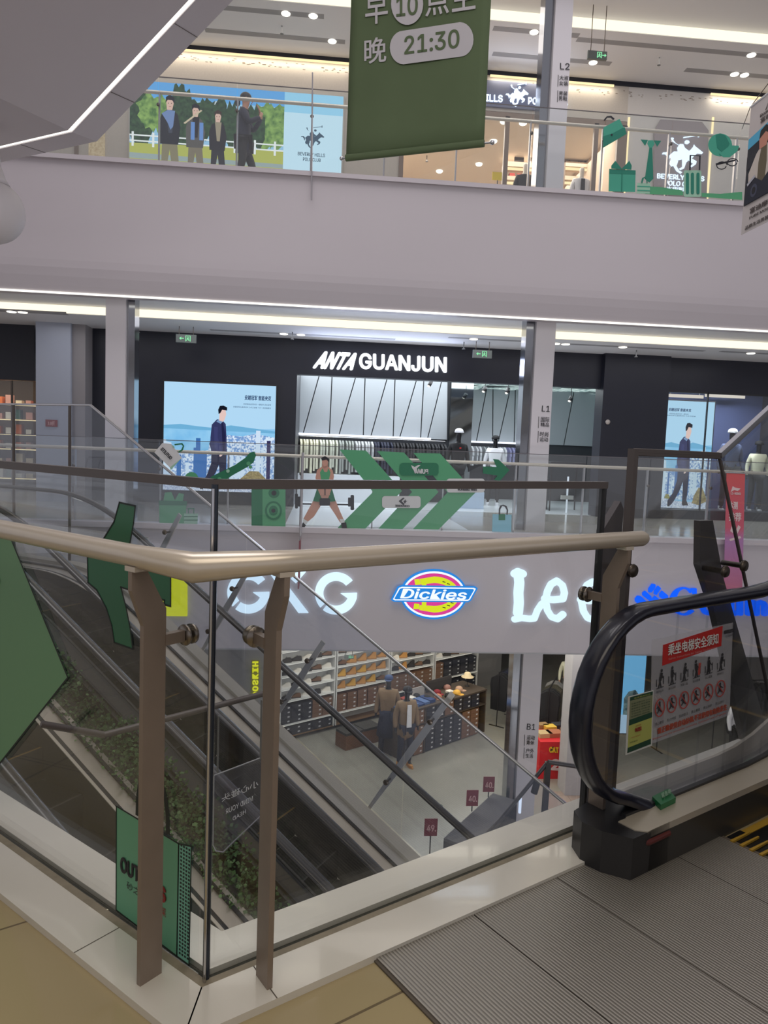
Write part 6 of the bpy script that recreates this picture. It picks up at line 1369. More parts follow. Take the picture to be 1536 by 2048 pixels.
# wall behind the shelves, oblique
AW = math.radians(34); BW = V((math.cos(AW), math.sin(AW), 0)); BN = V((BW.y, -BW.x, 0)); BO = V((.73, 19.04, -6))
def BS(q, d, z): return BO+BW*q+BN*d+UP*z       # along, towards viewer, up
struct(MB().prism([BS(-8, -.34, 0), BS(6.6, -.34, 0), BS(6.6, -.6, 0), BS(-8, -.6, 0)], UP*4).build('wall_basement_shoe', WGY))
# grey wall left with the yellow neon
struct(MB().prism([BS(-1.95, 1.6, 0), BS(-1.95, -.5, 0), BS(-2.1, -.5, 0), BS(-2.1, 1.6, 0)], UP*.001).build('trim_7', WGY))
YW = 15.6; struct(MB().box((-9, YW, -6), (PY(YW).at(556, 1400).x, YW+.25, -2.15)).build('wall_basement_left', mat('grey_basement_wall', (.34, .33, .33), .7)))
ny = emi((235, 232, 20), 1.25, 'yellow_neon'); pn = PY(YW)
t = thing('neon_sign', pn.at(510, 1390), 'vertical yellow neon sign seen from behind on the grey wall', 'sign')
mb = MB()
for k, s in enumerate(('H', 'I', 'K', 'S', 'O', 'G')):
    y = 1322+12.3*k; ltr(mb, s, pn, (505, y+10), (505, y), (517, y+10), ny, th=.03, lift=.02, bold=.04)
mb.build('lettering', None, t)
MB().pp(pn, [(503, 1320), (519, 1320), (517, 1392), (501, 1391)], film('yellow_acrylic_back', (.55, .52, .02), .55), .0, .01).build('back_plate', None, t)
# shoe shelving
SHW = mat('white_shelf', (.72, .72, .70), .4); BXD = matc('dark_box_card', 40, 42, 52); BXB = matc('brown_box_card', 118, 86, 66); LBL = matc('white_box_label', 205, 205, 205); SL = emi((255, 248, 230), 1.5, 'shelf_led')
bays = [(-1.88, -.22, [.44, 1.04, 1.36, 1.68, 2.0, 2.32], 'left'), (-.18, 1.62, [.44, 1.04, 1.36, 1.68, 2.0, 2.32], 'second from the left'), (1.66, 3.30, [.62, 1.22, 1.54, 1.86, 2.18], 'third from the left'), (3.34, 5.15, [.72, 1.34, 1.66, 1.98], 'right')]
def shoe_proto(kind, up, sole):
    t = thing('shoe', (0, 0, 0), 'x', 'shoe', 'shoes on the basement wall shelves'); mb = MB()
    # lofted upper along x (toe at -x), cross-sections (x, half width, height)
    hi = kind == 'boot'
    cs = [(-.14, .018, .03), (-.12, .042, .06), (-.07, .05, .075), (-.02, .047, .10 if not hi else .12), (.03, .043, .125 if not hi else .19), (.08, .043, .13 if not hi else .21), (.125, .038, .12 if not hi else .205), (.14, .02, .07)]
    vs = []; n = 8
    for x, w0, h in cs:
        for j in range(n):
            a = math.pi*j/(n-1); tw = w0 if j in (0, n-1) else w0*(.97 if h < .1 else .8)
            vs.append((x, tw*math.cos(a), .022+(h-.022)*math.sin(a)**.6))
    fs = [(i*n+j, i*n+j+1, (i+1)*n+j+1, (i+1)*n+j) for i in range(len(cs)-1) for j in range(n-1)]+[tuple(range(n)), tuple(range(len(cs)*n-1, (len(cs)-1)*n-1, -1))]
    mb.add(vs, fs, up, True); mb.build('shoe_upper', None, t, world=False)
    out = [(-.148, 0), (-.135, .035), (-.09, .052), (-.02, .046), (.06, .042), (.13, .04), (.15, .0), (.13, -.04), (.06, -.042), (-.02, -.046), (-.09, -.052), (-.135, -.035)]
    MB().prism([(x, y, 0) for x, y in out], (0, 0, .028), sole).build('sole', None, t, world=False)
    mb = MB()
    for k in range(4): x = -.06+.025*k; z = .08+.018*k+(.012*k if hi else 0); mb.obb((x, 0, z), V((.004, 0, .003)), V((0, .032, 0)), V((0, 0, .005)), sole)
    mb.build('laces', None, t, world=False); return t
TANB = matc('tan_nubuck', 190, 135, 70); TNS = matc('gum_sole', 150, 110, 70)
kinds = {'tan boot': ('boot', TANB, TNS), 'brown shoe': ('low', matc('brown_leather', 110, 78, 55), matc('dark_sole', 40, 34, 30)), 'black shoe': ('low', matc('black_leather', 34, 32, 34), matc('dark_sole', 40, 34, 30)), 'white sneaker': ('low', matc('white_leather', 222, 216, 205), matc('white_sole', 230, 228, 222)),
         'black boot': ('boot', matc('black_leather', 34, 32, 34), matc('dark_sole', 40, 34, 30)), 'ochre boot': ('boot', matc('ochre_nubuck', 205, 155, 60), TNS), 'red shoe': ('low', matc('red_leather', 190, 40, 45), matc('white_sole', 230, 228, 222)), 'yellow shoe': ('low', matc('yellow_leather', 220, 190, 40), matc('dark_sole', 40, 34, 30))}
protos = {}
def put_shoe(kind, p, rz, label):
    if kind not in protos:
        t = shoe_proto(*kinds[kind]); protos[kind] = t
    else: t = copy_tree(protos[kind])
    t.location = p; t.rotation_euler = (0, 0, rz); t['label'] = label
rows = {0: [['black shoe', 'brown shoe', 'white sneaker', 'black shoe', 'white sneaker'], ['white sneaker', 'black shoe', 'white sneaker', 'brown shoe', 'white sneaker'], ['black shoe', 'white sneaker', 'black shoe', 'brown shoe', 'white sneaker'], ['black shoe', 'black shoe', 'white sneaker', 'black shoe', 'brown shoe'], ['black shoe', 'white sneaker', 'black shoe', 'brown shoe', 'black shoe']],
        1: [['tan boot', 'ochre boot', 'tan boot', 'ochre boot', 'brown shoe'], ['ochre boot', 'tan boot', 'ochre boot', 'tan boot', 'tan boot'], ['brown shoe', 'tan boot', 'tan boot', 'tan boot', 'tan boot'], ['brown shoe', 'tan boot', 'brown shoe', 'tan boot', 'tan boot'], ['black shoe', 'tan boot', 'tan boot', 'brown shoe', 'tan boot']],
        2: [['black shoe', 'tan boot', 'black boot', 'brown shoe', 'black shoe'], ['white sneaker', 'tan boot', 'black shoe', 'brown shoe', 'black boot'], ['red shoe', 'yellow shoe', 'black shoe', 'black boot', 'brown shoe'], ['red shoe', 'yellow shoe', 'tan boot', 'black shoe', 'black shoe']],
        3: [['white sneaker', 'black shoe', 'brown shoe', 'tan boot', 'white sneaker'], ['white sneaker', 'white sneaker', 'black shoe', 'tan boot', 'brown shoe'], ['white sneaker', 'black shoe', 'brown shoe', 'black shoe', 'tan boot']]}
for bi, (q0, q1, zs_, wh) in enumerate(bays):
    t = thing('shoe_shelf', BS((q0+q1)/2, 0, 0), 'white lit shoe shelf unit on the oblique wall, %s' % wh, 'shelf', 'white shoe shelf units')
    for q in (q0, q1-.03): MB().prism([BS(q, -.32, .1), BS(q+.03, -.32, .1), BS(q+.03, 0, .1), BS(q, 0, .1)], UP*2.9, SHW).build('side_panel', None, t)
    MB().prism([BS(q0, -.335, .1), BS(q1, -.335, .1), BS(q1, -.322, .1), BS(q0, -.322, .1)], UP*2.9, SHW).build('back_panel', None, t)
    for z in zs_:
        MB().prism([BS(q0, -.32, z-.025), BS(q1, -.32, z-.025), BS(q1, 0.01, z-.025), BS(q0, 0.01, z-.025)], UP*.025, SHW).build('shelf_board', None, t)
        MB().prism([BS(q0+.04, -.012, z-.035), BS(q1-.04, -.012, z-.035), BS(q1-.04, .0, z-.035), BS(q0+.04, .0, z-.035)], UP*.009, SL).build('shelf_light', None, t)
    MB().prism([BS(q0, -.32, .1), BS(q1, -.32, .1), BS(q1, .0, .1), BS(q0, .0, .1)], UP*.02, matc('wood_base', 120, 90, 60)).build('base_board', None, t)
    for r_, row in enumerate(rows[bi]):
        z = zs_[1+r_] if 1+r_ < len(zs_) else None
        if z is None: continue
        for k, kd in enumerate(row):
            q = q0+.22+(q1-q0-.44)*k/4
            put_shoe(kd, BS(q, -.13, z), AW+.0-.35, '%s on the %s shelf of the %s bay, %s from the left' % (kd, ('lowest', 'second', 'third', 'fourth', 'top')[r_], wh.split(' ')[0], ordinal(k+1)))
# shoe boxes
def box_proto(name, m, w=.31, h=.115, d=.24, rgb=None):
    t = thing(name, (0, 0, 0), 'x', 'box', None)
    MB().box((-w/2+.003, -d/2, 0), (w/2-.003, d/2, h-.004), m).build('box_body', None, t, world=False)
    MB().box((.05, -d/2-.002, .045), (.11, -d/2, .08), LBL).build('box_label', None, t, world=False); return t
BPR = {'dark': box_proto('shoe_box', BXD), 'brown': box_proto('shoe_box', BXB)}; used = set()
def put_box(kind, p, rz, label, grp):
    t = BPR[kind] if kind not in used else copy_tree(BPR[kind]); used.add(kind)
    t.location = p; t.rotation_euler = (0, 0, rz); t['label'] = label; t['group'] = grp
rnd = random.Random(2)
for bi, (q0, q1, zs_, wh) in enumerate(bays):
    n = 5; w0 = (q1-q0-.08)/n
    for lv, (za, cnt) in enumerate(((.122, 2 if bi < 2 else (4 if bi == 2 else 4)), (zs_[0]+.001, 4))):
        for j in range(cnt):
            for k in range(n):
                if lv == 0: kind = 'dark' if bi != 1 else ('dark' if k < 2 else 'brown')
                else: kind = ('dark' if k < 3 else 'brown') if bi == 0 else ('brown' if bi in (1, 2) else ('brown' if k == 0 else 'dark'))
                if bi == 1 and lv == 0: continue
                put_box(kind, BS(q0+.04+w0*(k+.5), -.15, za+.117*j), AW, '%s shoe box %s low shelf, %s bay, %s from left, %s layer' % (kind, 'under' if lv == 0 else 'on', wh.split(' ')[0], ordinal(k+1), ordinal(j+1)), 'shoe boxes on the wall shelves')
# island counter
CA = math.atan2(18.81-17.42, 4.54-2.71); CW = V((math.cos(CA), math.sin(CA), 0)); CN = V((CW.y, -CW.x, 0)); CO = V((2.71, 17.42, -6))
def CS(q, d, z): return CO+CW*q+CN*d+UP*z
ctr = thing('display_counter', CS(.6, -.4, 0), 'long island counter stacked with shoe boxes and topped with caps and jeans', 'counter'); CWD = matc('dark_counter_wood', 70, 58, 48)
q0, q1 = -.72, 2.32
MB().prism([CS(q0, -.85, 1.14), CS(q1, -.85, 1.14), CS(q1, .02, 1.14), CS(q0, .02, 1.14)], UP*.04, CWD).build('counter_top', None, ctr)
for q in (q0, .02, q1-.04): MB().prism([CS(q, -.85, 0), CS(q+.04, -.85, 0), CS(q+.04, .0, 0), CS(q, .0, 0)], UP*1.14, CWD).build('side_panel', None, ctr)
MB().prism([CS(q0, -.45, 0), CS(q1, -.45, 0), CS(q1, -.41, 0), CS(q0, -.41, 0)], UP*1.14, CWD).build('back_panel', None, ctr)
MB().prism([CS(q0, -.85, .76), CS(q1, -.85, .76), CS(q1, .01, .76), CS(q0, .01, .76)], UP*.02, CWD).build('shelf_board', None, ctr)
for sec, (a, b, n) in enumerate(((q0+.05, .02, 2), (.07, q1-.25, 6))):
    w0 = (b-a)/n
    for j in range(9):
        z = .02+.118*j if j < 6 else .785+.118*(j-6)
        for k in range(n):
            kind = 'brown' if ((k in (1,) and sec == 0) or (sec == 1 and k >= 4 and j < 6) or (sec == 0 and 3 < j < 6) or (sec == 1 and j >= 6 and k == 2) or (sec == 0 and j >= 6)) else 'dark'
            put_box(kind, CS(a+w0*(k+.5), -.13, z), CA, '%s shoe box, %s half of island counter, %s from left, %s layer' % (kind, 'left' if sec == 0 else 'right', ordinal(k+1), ordinal(j+1)), 'shoe boxes in the island counter')
# goods on the counter
ZC = 1.181
def cap_thing(q, d, rz, m, label, bucket=False, zz=0):
    t = thing('cap', (0, 0, 0), label, 'cap', 'hats on the island counter')
    if bucket: MB().lathe((0, 0, 0), [(.17, 0), (.165, .012), (.095, .05), (.085, .11), (.05, .13), (.001, .132)], m, 20).build('crown', None, t, world=False)
    else:
        MB().lathe((0, 0, 0), [(.10, 0), (.102, .03), (.085, .08), (.045, .105), (.001, .11)], m, 18).build('crown', None, t, world=False)
        MB().prism([(-.08, -.06, .004), (-.075, -.14, .0), (-.03, -.19, -.004+.008), (.03, -.19, .004), (.075, -.14, 0), (.08, -.06, .004)], (0, 0, .01), m).build('visor', None, t, world=False)
    t.location = CS(q, d, ZC+zz); t.rotation_euler = (0, 0, rz)
cap_thing(.42, -.35, .3, F_BLK, 'black cap on the island counter left of the maroon cap'); cap_thing(.30, -.6, -.4, F_BLK, 'black cap at the back of the island counter'); cap_thing(.95, -.5, .8, F_RED, 'maroon cap near the middle of the island counter')
cap_thing(.72, -.25, .2, matc('terracotta_cloth', 170, 110, 85), 'terracotta cap beside the black cap on the counter'); cap_thing(1.0, -.15, .5, F_BLK, 'black cap at the front edge of the island counter'); cap_thing(1.35, -.18, 1.0, matc('mustard_cloth', 215, 165, 70), 'mustard yellow cap near the right of the counter')
cap_thing(1.62, -.35, 1.2, matc('beige_cloth', 185, 150, 125), 'beige cap beside the mustard cap'); cap_thing(1.45, -.62, .2, matc('pinkish_cloth', 150, 110, 100), 'dusty pink cap behind the mustard cap')
hs = thing('hat_stand', CS(2.05, -.45, ZC), 'slim black hat stand at the right end of the counter', 'stand'); MB().lathe(CS(2.05, -.45, ZC), [(.06, 0), (.06, .01), (.008, .015), (.008, .25)], BLACKM, 14).build('pole', None, hs)
cap_thing(2.05, -.45, 0, matc('cream_hat_cloth', 225, 205, 165), 'cream bucket hat with wide brim on the slim stand', True, .25)
JN = matc('blue_denim', 40, 62, 110); JN2 = matc('faded_denim', 80, 105, 150)
for k in range(6):
    q = -.68+.19*k; o = MB().prism([CS(q, -.48, ZC), CS(q+.18, -.48, ZC), CS(q+.18, -.08, ZC), CS(q, -.08, ZC)], UP*(.04+.02*(k % 3)), JN if k % 2 else JN2).build('folded_jeans'); rebase(o); tag(o, '%s folded jeans on the counter, %s from the left' % ('dark blue' if k % 2 else 'faded blue', ordinal(k+1)), 'jeans', 'folded jeans on the island counter')
for k, (q, d, c, nm) in enumerate(((-.65, -.68, (205, 150, 90), 'orange'), (-.45, -.6, (225, 220, 210), 'white'), (-.15, -.65, (150, 60, 50), 'rust'), (.15, -.25, (225, 160, 70), 'amber'), (.05, -.6, (225, 222, 215), 'off white'), (1.2, -.35, (220, 215, 205), 'ivory'))):
    o = MB().prism([CS(q, d-.1, ZC+(.09 if k == 9 else 0)), CS(q+.16, d-.1, ZC), CS(q+.16, d+.08, ZC), CS(q, d+.08, ZC)], UP*.05, matc('accessory_%d' % k, *c)).build('folded_accessory'); rebase(o); tag(o, 'small %s folded accessory on the island counter' % nm, 'accessory', 'accessories on the island counter')
# mannequins, bench, floor sign
figure('mannequin', 'mannequin in tan coat over white shirt by the island counter', 'mannequin', PZ(-6).at(808, 1534), .25, MANB, F_TAN, F_NAV, TANB, hat=F_BLK, opened=F_WHT, long_top=.26, scale=1.08, bulk=1.3, grp='coat mannequins by the island counter')
figure('mannequin', 'mannequin in tan coat and blue cap with long dark skirt', 'mannequin', PZ(-6).at(772, 1505), -.2, MANB, F_TAN, F_NAV, F_BLK, scale=1.08, bulk=1.3, hat=matc('blue_cap_cloth', 45, 65, 105), long_top=.2, grp='coat mannequins by the island counter')
sk = MB().lathe((0, 0, 0), [(.24, .42), (.22, .6), (.17, .95), (.15, 1.02)], F_NAV, 18).build('skirt', None, [o for o in bpy.data.objects if o.get('label', '').startswith('mannequin in tan coat and blue')][0], world=False)
bn = thing('bench', (1.0, 18.1, -6), 'low wooden bench with grey seat pads below the shoe shelves', 'bench'); bc = V((1.15, 18.05, -6))
MB().obb(bc+UP*.18, BW*.55, BN*.22, UP*.18, matc('brown_bench_wood', 125, 85, 55)).build('bench_base', None, bn)
for s in (-.28, .28): MB().obb(bc+BW*s+UP*.39, BW*.265, BN*.22, UP*.03, matc('grey_pad', 62, 60, 56)).build('seat_pad', None, bn)
t = MB().lathe(PZ(-6).at(877, 1612), [(.09, 0), (.09, .006), (.05, .008)], matc('green_floor_dot', 25, 60, 40), 18).build('floor_sticker'); rebase(t); tag(t, 'small round dark green dot on the concrete floor', 'sticker')
# photo cards on the counter back
o = MB().prism([CS(.75, -.72, ZC), CS(1.7, -.72, ZC), CS(1.7, -.70, ZC), CS(.75, -.70, ZC)], UP*.3, matc('dark_photo_print', 58, 56, 58)).build('photo_board'); rebase(o); tag(o, 'dark photo board standing at the back of the island counter', 'board')
o = MB().prism([CS(.2, -.66, ZC), CS(.62, -.66, ZC), CS(.62, -.64, ZC), CS(.2, -.64, ZC)], UP*.24, matc('pale_photo_print', 175, 170, 165)).build('photo_board'); rebase(o); tag(o, 'pale photo board left of the dark one on the counter', 'board')
# clothes racks
def rack(px, py, Y, wd, ang, n, cols, label, grp, zt=1.35, h=.8):
    p = V((PY(Y).at(px, py).x, Y, -6)); d = V((math.cos(ang), math.sin(ang), 0)); t = thing('clothes_rack', p, label, 'rack')
    MB().tube([p-d*wd/2+UP*zt, p+d*wd/2+UP*zt], .014, BLACKM, 8).build('top_bar', None, t)
    for s in (-1, 1):
        MB().tube([p+d*s*wd/2, p+d*s*wd/2+UP*zt], .014, BLACKM, 8).build('upright', None, t); MB().bar(p+d*s*wd/2-V((-d.y, d.x, 0))*.22+UP*.012, p+d*s*wd/2+V((-d.y, d.x, 0))*.22+UP*.012, .03, .02, BLACKM).build('foot', None, t)
    pr_ = {}
    for i in range(n):
        nm, m = cols[min(len(cols)-1, i*len(cols)//n)]; g = thing('hanging_jacket', (0, 0, 0), 'x', 'jacket', grp)
        if m.name not in pr_:
            a = garment_mesh(.46, h, i).mesh('garment'); a.materials.clear(); a.materials.append(m); pr_[m.name] = (a, MB().tube([(0, 0, 0), (0, 0, .05), (0, .02, .07)], .004, BLACKM, 5).mesh('hanger'))
        mo('garment', pr_[m.name][0], g); mo('hanger', pr_[m.name][1], g); q = p+d*(wd*(-.45+.9*i/(n-1)))+UP*(zt-.06); g.location = q; g.rotation_euler = (0, 0, ang+.15*math.sin(i*2)); g['label'] = '%s on the %s, %s from the left' % (nm, grp.split(' on the ')[1], ordinal(i+1))
    return t
rack(1012, 1370, 19.6, 1.0, .9, 11, [('black jacket', F_BLK), ('navy jacket', F_NAV), ('black jacket', F_BLK)], 'dark clothes rack left of the column marked B1', 'jackets on the rack left of the B1 column', 1.5, 1.0)
rack(1106, 1370, 18.4, 1.1, 1.1, 12, [('black jacket', F_BLK), ('dark olive jacket', F_OLV), ('grey jacket', F_GRY)], 'clothes rack of dark jackets right of the column marked B1', 'jackets on the rack right of the B1 column', 1.5, .95)
rack(1275, 1370, 17.5, 1.4, .2, 11, [('tan jacket', F_TAN), ('olive jacket', F_OLV), ('brown jacket', matc('brown_cloth', 90, 70, 55))], 'clothes rack behind the escalator safety notice', 'jackets on the rack behind the notice', 1.55, .8)
rack(1500, 1350, 17.2, 1.8, .1, 13, [('black jacket', F_BLK), ('dark olive jacket', F_OLV), ('black jacket', F_BLK), ('red jacket', F_RED)], 'clothes rack at the right edge behind the red capped mannequin', 'jackets on the rack at the right edge', 2.0, .8)
figure('mannequin', 'mannequin in cream shirt, grey trousers and dark cap right of the B1 column', 'mannequin', (PY(20.5).at(1133, 1400).x, 20.5, -6), -.1, SKN, F_CRM, F_GRY, F_BLK, hat=F_RED, hair=BHAIR, face=True, scale=.98)
figure('mannequin', 'mannequin with maroon cap and white black jacket at the lower right', 'mannequin', (PY(15.6).at(1478, 1400).x, 15.6, -5.55), .3, MANB, F_WHT, F_BLK, F_BLK, hat=F_RED)
figure('mannequin', 'mannequin with tan face beside the maroon capped one', 'mannequin', (PY(16.0).at(1499, 1400).x, 16.0, -5.6), .1, SKN, F_BLK, F_BLK, F_BLK)
struct(MB().box((PY(15.6).at(1455, 1400).x, 15.2, -6), (14, 16.4, -5.5)).build('floor_display_stage', matc('stage_grey', 90, 88, 84)))
# folded piles on a low table under the right rack
lt = thing('display_table', (0, 0, 0), 'low round table with dark folded clothes right of the B1 column', 'table'); p = PZ(-5.5).at(1088, 1428)
MB().lathe(p-UP*.5, [(.3, 0), (.3, .03), (.05, .05), (.05, .44), (.45, .46), (.45, .5)], F_OLV, 20).build('pedestal', None, lt); lt.location = (0, 0, 0)
for k in range(5):
    a = k*1.25; q = p+V((math.cos(a)*.25, math.sin(a)*.25, 0)); o = MB().obb(q+UP*.05, V((math.cos(a), math.sin(a), 0))*.13, V((-math.sin(a), math.cos(a), 0))*.1, UP*.05, (F_GRY, F_OLV, F_BLK)[k % 3]).build('folded_clothes'); rebase(o); tag(o, '%s folded clothes on the low round table, %s of the ring' % (('grey', 'olive', 'black')[k % 3], ordinal(k+1)), 'clothes', 'folded clothes on the low round table')
# grey pillar and blue lightbox behind the escalator
x0, x1 = PY(15.2).at(1141, 1400).x, PY(15.2).at(1203, 1400).x; struct(MB().box((x0, 15.2, -6), (x1, 15.7, -2.2)).build('wall_basement_pillar', mat('pillar_grey', (.42, .41, .43), .6)))
t, pl, f = lightbox('lightbox', [(1205, 1296), (1291, 1300), (1284, 1470), (1196, 1462)], 16.2, 'pale blue lightbox advert with smiling person and tree on the lowest floor', backm=e(120, 190, 235))
W = lambda p: [f(min(1, max(0, u)), min(1, max(0, v))) for u, v in p]
L = [(W([(0, 0), (1, 0), (1, 1), (0, 1)]), e(122, 192, 238)), (W([(.55, .1), (.55, .42), (.65, .5), (.8, .52), (.95, .42), (1, .35), (1, .1)]), e(40, 55, 60, noise=((110, 130, 130), 9.0, .15))), (W([(0, .4), (.2, .5), (.4, .42), (.4, .2), (0, .2)]), e(60, 80, 80, noise=((130, 150, 150), 9.0, .15))), (W([(0, 0), (1, 0), (1, .2), (0, .25)]), e(170, 200, 225)),
     (W([(.0, 0), (.02, .28), (.12, .36), (.3, .37), (.45, .28), (.48, 0)]), e(190, 205, 235)), (W([(.1, .34), (.08, .46), (.16, .5), (.3, .5), (.34, .4), (.26, .34)]), e(225, 180, 165)), (W([(.05, .44), (.08, .54), (.22, .56), (.36, .52), (.36, .46), (.2, .47)]), e(40, 34, 40)), (W(circle(.19, .43, .02, .012, 8)), HAIR), (W(circle(.29, .43, .02, .012, 8)), HAIR), (W([(.17, .38), (.29, .385), (.24, .365)]), e(250, 245, 245)), (W([(.22, .3), (.24, .3), (.23, .0), (.21, 0)]), e(60, 70, 90))]
picture(t, pl, L)
# red sale table with goods
tb = thing('sale_table', (PZ(-6).at(1110, 1560)), 'bright red draped sale table with large white discount figures', 'table')
a, b = PZ(-6).at(1085, 1558), PZ(-6).at(1200, 1564); b.y = a.y; RC = matc('bright_red_drape', 205, 30, 40)
MB().box((a.x-.1, a.y, -6), (b.x+.3, a.y+1.1, -5.12), RC).build('drape', None, tb)
TPn = PY(a.y); mb = MB(); YI = matc('yellow_print', 240, 200, 40); 
mb.pp(TPn, [(1099, 1503), (1106, 1492), (1114, 1503)], matc('black_cloth', 26, 26, 30), .006, .002)
ltr(mb, 'CAT', TPn, (1098, 1505), (1117, 1506), (1098, 1493), YI, lift=.009, bold=.08); ltr(mb, '2', TPn, (1101, 1540), (1118, 1541), (1103, 1517), WI, lift=.006, bold=.08); ltr(mb, '折', TPn, (1124, 1541), (1137, 1542), (1124, 1530), WI, lift=.006, bold=.04); ltr(mb, '1', TPn, (1085, 1540), (1092, 1541), (1086, 1526), WI, lift=.006, bold=.04)
mb.pp(TPn, [(1119, 1478), (1126, 1478), (1150, 1494), (1150, 1499)], matc('green_print', 30, 130, 60), .006, .002); mb.pp(TPn, [(1126, 1478), (1170, 1479), (1170, 1510), (1150, 1494)], WI, .006, .002)
mb.build('drape_print', None, tb)
zt_ = -5.12
for k, (px, py, s, c, nm) in enumerate(((1088, 1472, .16, (190, 165, 120), 'sand coloured bag'), (1108, 1471, .17, (170, 105, 75), 'brown leather bag'), (1099, 1459, .13, (215, 180, 70), 'yellow bag'), (1085, 1455, .12, (150, 120, 80), 'tan pouch'), (1117, 1455, .14, (36, 38, 46), 'black bag'), (1134, 1450, .14, (40, 40, 46), 'dark bag'))):
    p = PZ(zt_).at(px, py); o = MB().obb(p+UP*.05, V((s, .02, 0)), V((-.02, s*.8, 0)), UP*.05, matc('goods_%d' % k, *c)).build('folded_bag'); rebase(o); tag(o, '%s lying on the red sale table' % nm, 'bag', 'bags on the red sale table')
for k, px in enumerate((1125, 1138, 1146)): put_shoe('tan boot' if k else 'brown shoe', PZ(zt_+.001).at(px, 1468+2*k), 1.6, '%s on the red sale table, %s from the left' % ('tan boot' if k else 'brown shoe', ordinal(k+1)))
# dark bin table with price tags, near the foot of the escalator
bt2 = thing('bargain_table', (2.6, 12, -6), 'dark bargain table with red price tags near the escalator foot', 'table')
p, q = PZ(-5.2).at(898, 1672), PZ(-5.2).at(1000, 1578); d = (q-p).normalized(); n = V((d.y, -d.x, 0)); q = q-d*.35
MB().prism([p-d*.2, q, q+n*.5, p-d*.2+n*.5], UP*-.8, matc('navy_black_table', 40, 42, 54)).build('table_body', None, bt2); MB().prism([p-d*.2, q, q+n*.5, p-d*.2+n*.5], UP*.05, matc('grey_table_top', 96, 94, 98)).build('table_top', None, bt2)
for k, (px, py, s, z) in enumerate(((861, 1672, '49', -5.0), (944, 1612, '40', -5.05), (977, 1584, '40', -5.05))):
    c = PZ(z).at(px, py); pl = Pl(c, (0, -1, 0)); t = thing('price_tag', c, 'dark red price tag reading %s %s' % (s, ('at the left, above the white ledge', 'on the bargain table, left one', 'on the bargain table, right one')[k]), 'price tag', 'red price tags')
    MB().box((c.x-.11, c.y, c.z-.0), (c.x+.11, c.y+.01, c.z+.30), matc('dark_red_tag', 128, 30, 48)).build('card_sheet', None, t)
    mb = MB(); letters(mb, s+'.', c+V((-.07, -.004, .08)), c+V((.09, -.004, .08)), c+V((-.07, -.004, .2)), matc('pale_pink_ink', 225, 170, 165), V((0, -1, 0)), .002, bold=.03); mb.build('lettering', None, t)
    MB().tube([c, (c.x, c.y, -5.15 if k else -6)], .012, BLACKM, 6).build('pole', None, t)
# dark round rail at the stair of the lowest floor and the hanging cable lamp
sr = thing('stair_rail', PZ(-5).at(1092, 1580), 'dark square handrail with one post near the red sale table', 'handrail')
A = PY(12.2); B = A.at(1096, 1524)
MB().tube([A.at(985, 1660), B], .035, matc('dark_rail_metal', 62, 60, 64, .35), 6).build('rail_tube', None, sr); MB().tube([B, A.at(1175, 1536)], .04, matc('dark_rail_metal', 62, 60, 64, .35), 6).build('rail_tube', None, sr)
MB().bar(B, V((B.x-.02, B.y, -6)), .09, .09, BLACKM).build('post', None, sr)
p = A.at(1068, 1586); o = MB().lathe(p, [(.06, 0), (.06, .2)], F_BLK, 12, axis=(.2, 0, .9)).build('spotlight'); o.data.transform(Matrix.Translation(-p)); o.location = p; tag(o, 'small black cylinder lamp under the dark square handrail', 'lamp')
p = A.at(1041, 1605); o = MB().box((p.x-.02, p.y, p.z-.2), (p.x+.02, p.y+.04, p.z+.14), COOL).build('light_tube'); rebase(o); tag(o, 'short upright white light tube beneath the dark handrail', 'light')
# ---------------------------------------------------------------- exit signs of the basement
exit_sign((838, 1299), PY(17.0), -2.2, 'green exit sign with left arrow above the right shoe shelves', -1, .9)
exit_sign((698, 1314), PY(17.6), -2.2, 'small green exit sign before the second shoe shelf bay', 1, .55)
# ================================================================ brand signs on the lower fascia
FP = PY(12.95)
SGW = emi((215, 238, 255), 1.35, 'sign_pale_blue_white'); DK_ = matc('sign_side_blue', 120, 150, 200)
def brand(name, label, at): return thing('brand_sign', FP.at(*at), label, 'sign')
def solid(mb, pts, m, lift=0.0, th=.05): mb.pp(FP, pts, m, lift, th)
area('shelf_fill', BS(1.6, 1.1, 3.4), (7, .3), 60, (1, .95, .86), (math.radians(-40), 0, AW))  # extra lamp without a fixture, added to brighten the shoe shelves
t = brand('', 'large glowing white sans serif three letter brand sign on the lower fascia', (583, 1225))
def ringG(mb, cx, cy, r, rb, m):
    """open ring with a bar, like a geometric G"""
    ri = r*.60
    def arc(a0, a1, n=22): return [(cx+r*math.cos(math.radians(a)), cy-r*math.sin(math.radians(a))) for a in [a0+(a1-a0)*i/n for i in range(n+1)]]+[(cx+ri*math.cos(math.radians(a)), cy-ri*math.sin(math.radians(a))) for a in [a1-(a1-a0)*i/n for i in range(n+1)]]
    pts = arc(38, 222)
    q = arc(232, 356)
    for P_ in (pts, q):
        n = len(P_)//2
        for i in range(n-1): solid(mb, [P_[i], P_[i+1], P_[-2-i], P_[-1-i]], m)
    solid(mb, [(cx+r*.22, cy+0), (cx+r*1.0, cy-.02*r), (cx+r*.98, cy+r*.28), (cx+r*.62, cy+r*.28)], m)
mb = MB(); ringG(mb, 497, 1184, 42, 1, SGW); ringG(mb, 672, 1186, 42, 1, SGW); mb.build('lettering', None, t); mb = MB()
solid(mb, [(538, 1144), (555, 1144), (617, 1225), (597, 1225)], SGW); solid(mb, [(592, 1143), (612, 1143), (592, 1166), (582, 1157)], SGW); solid(mb, [(556, 1190), (566, 1202), (549, 1222), (531, 1222)], SGW); mb.build('lettering', None, t)
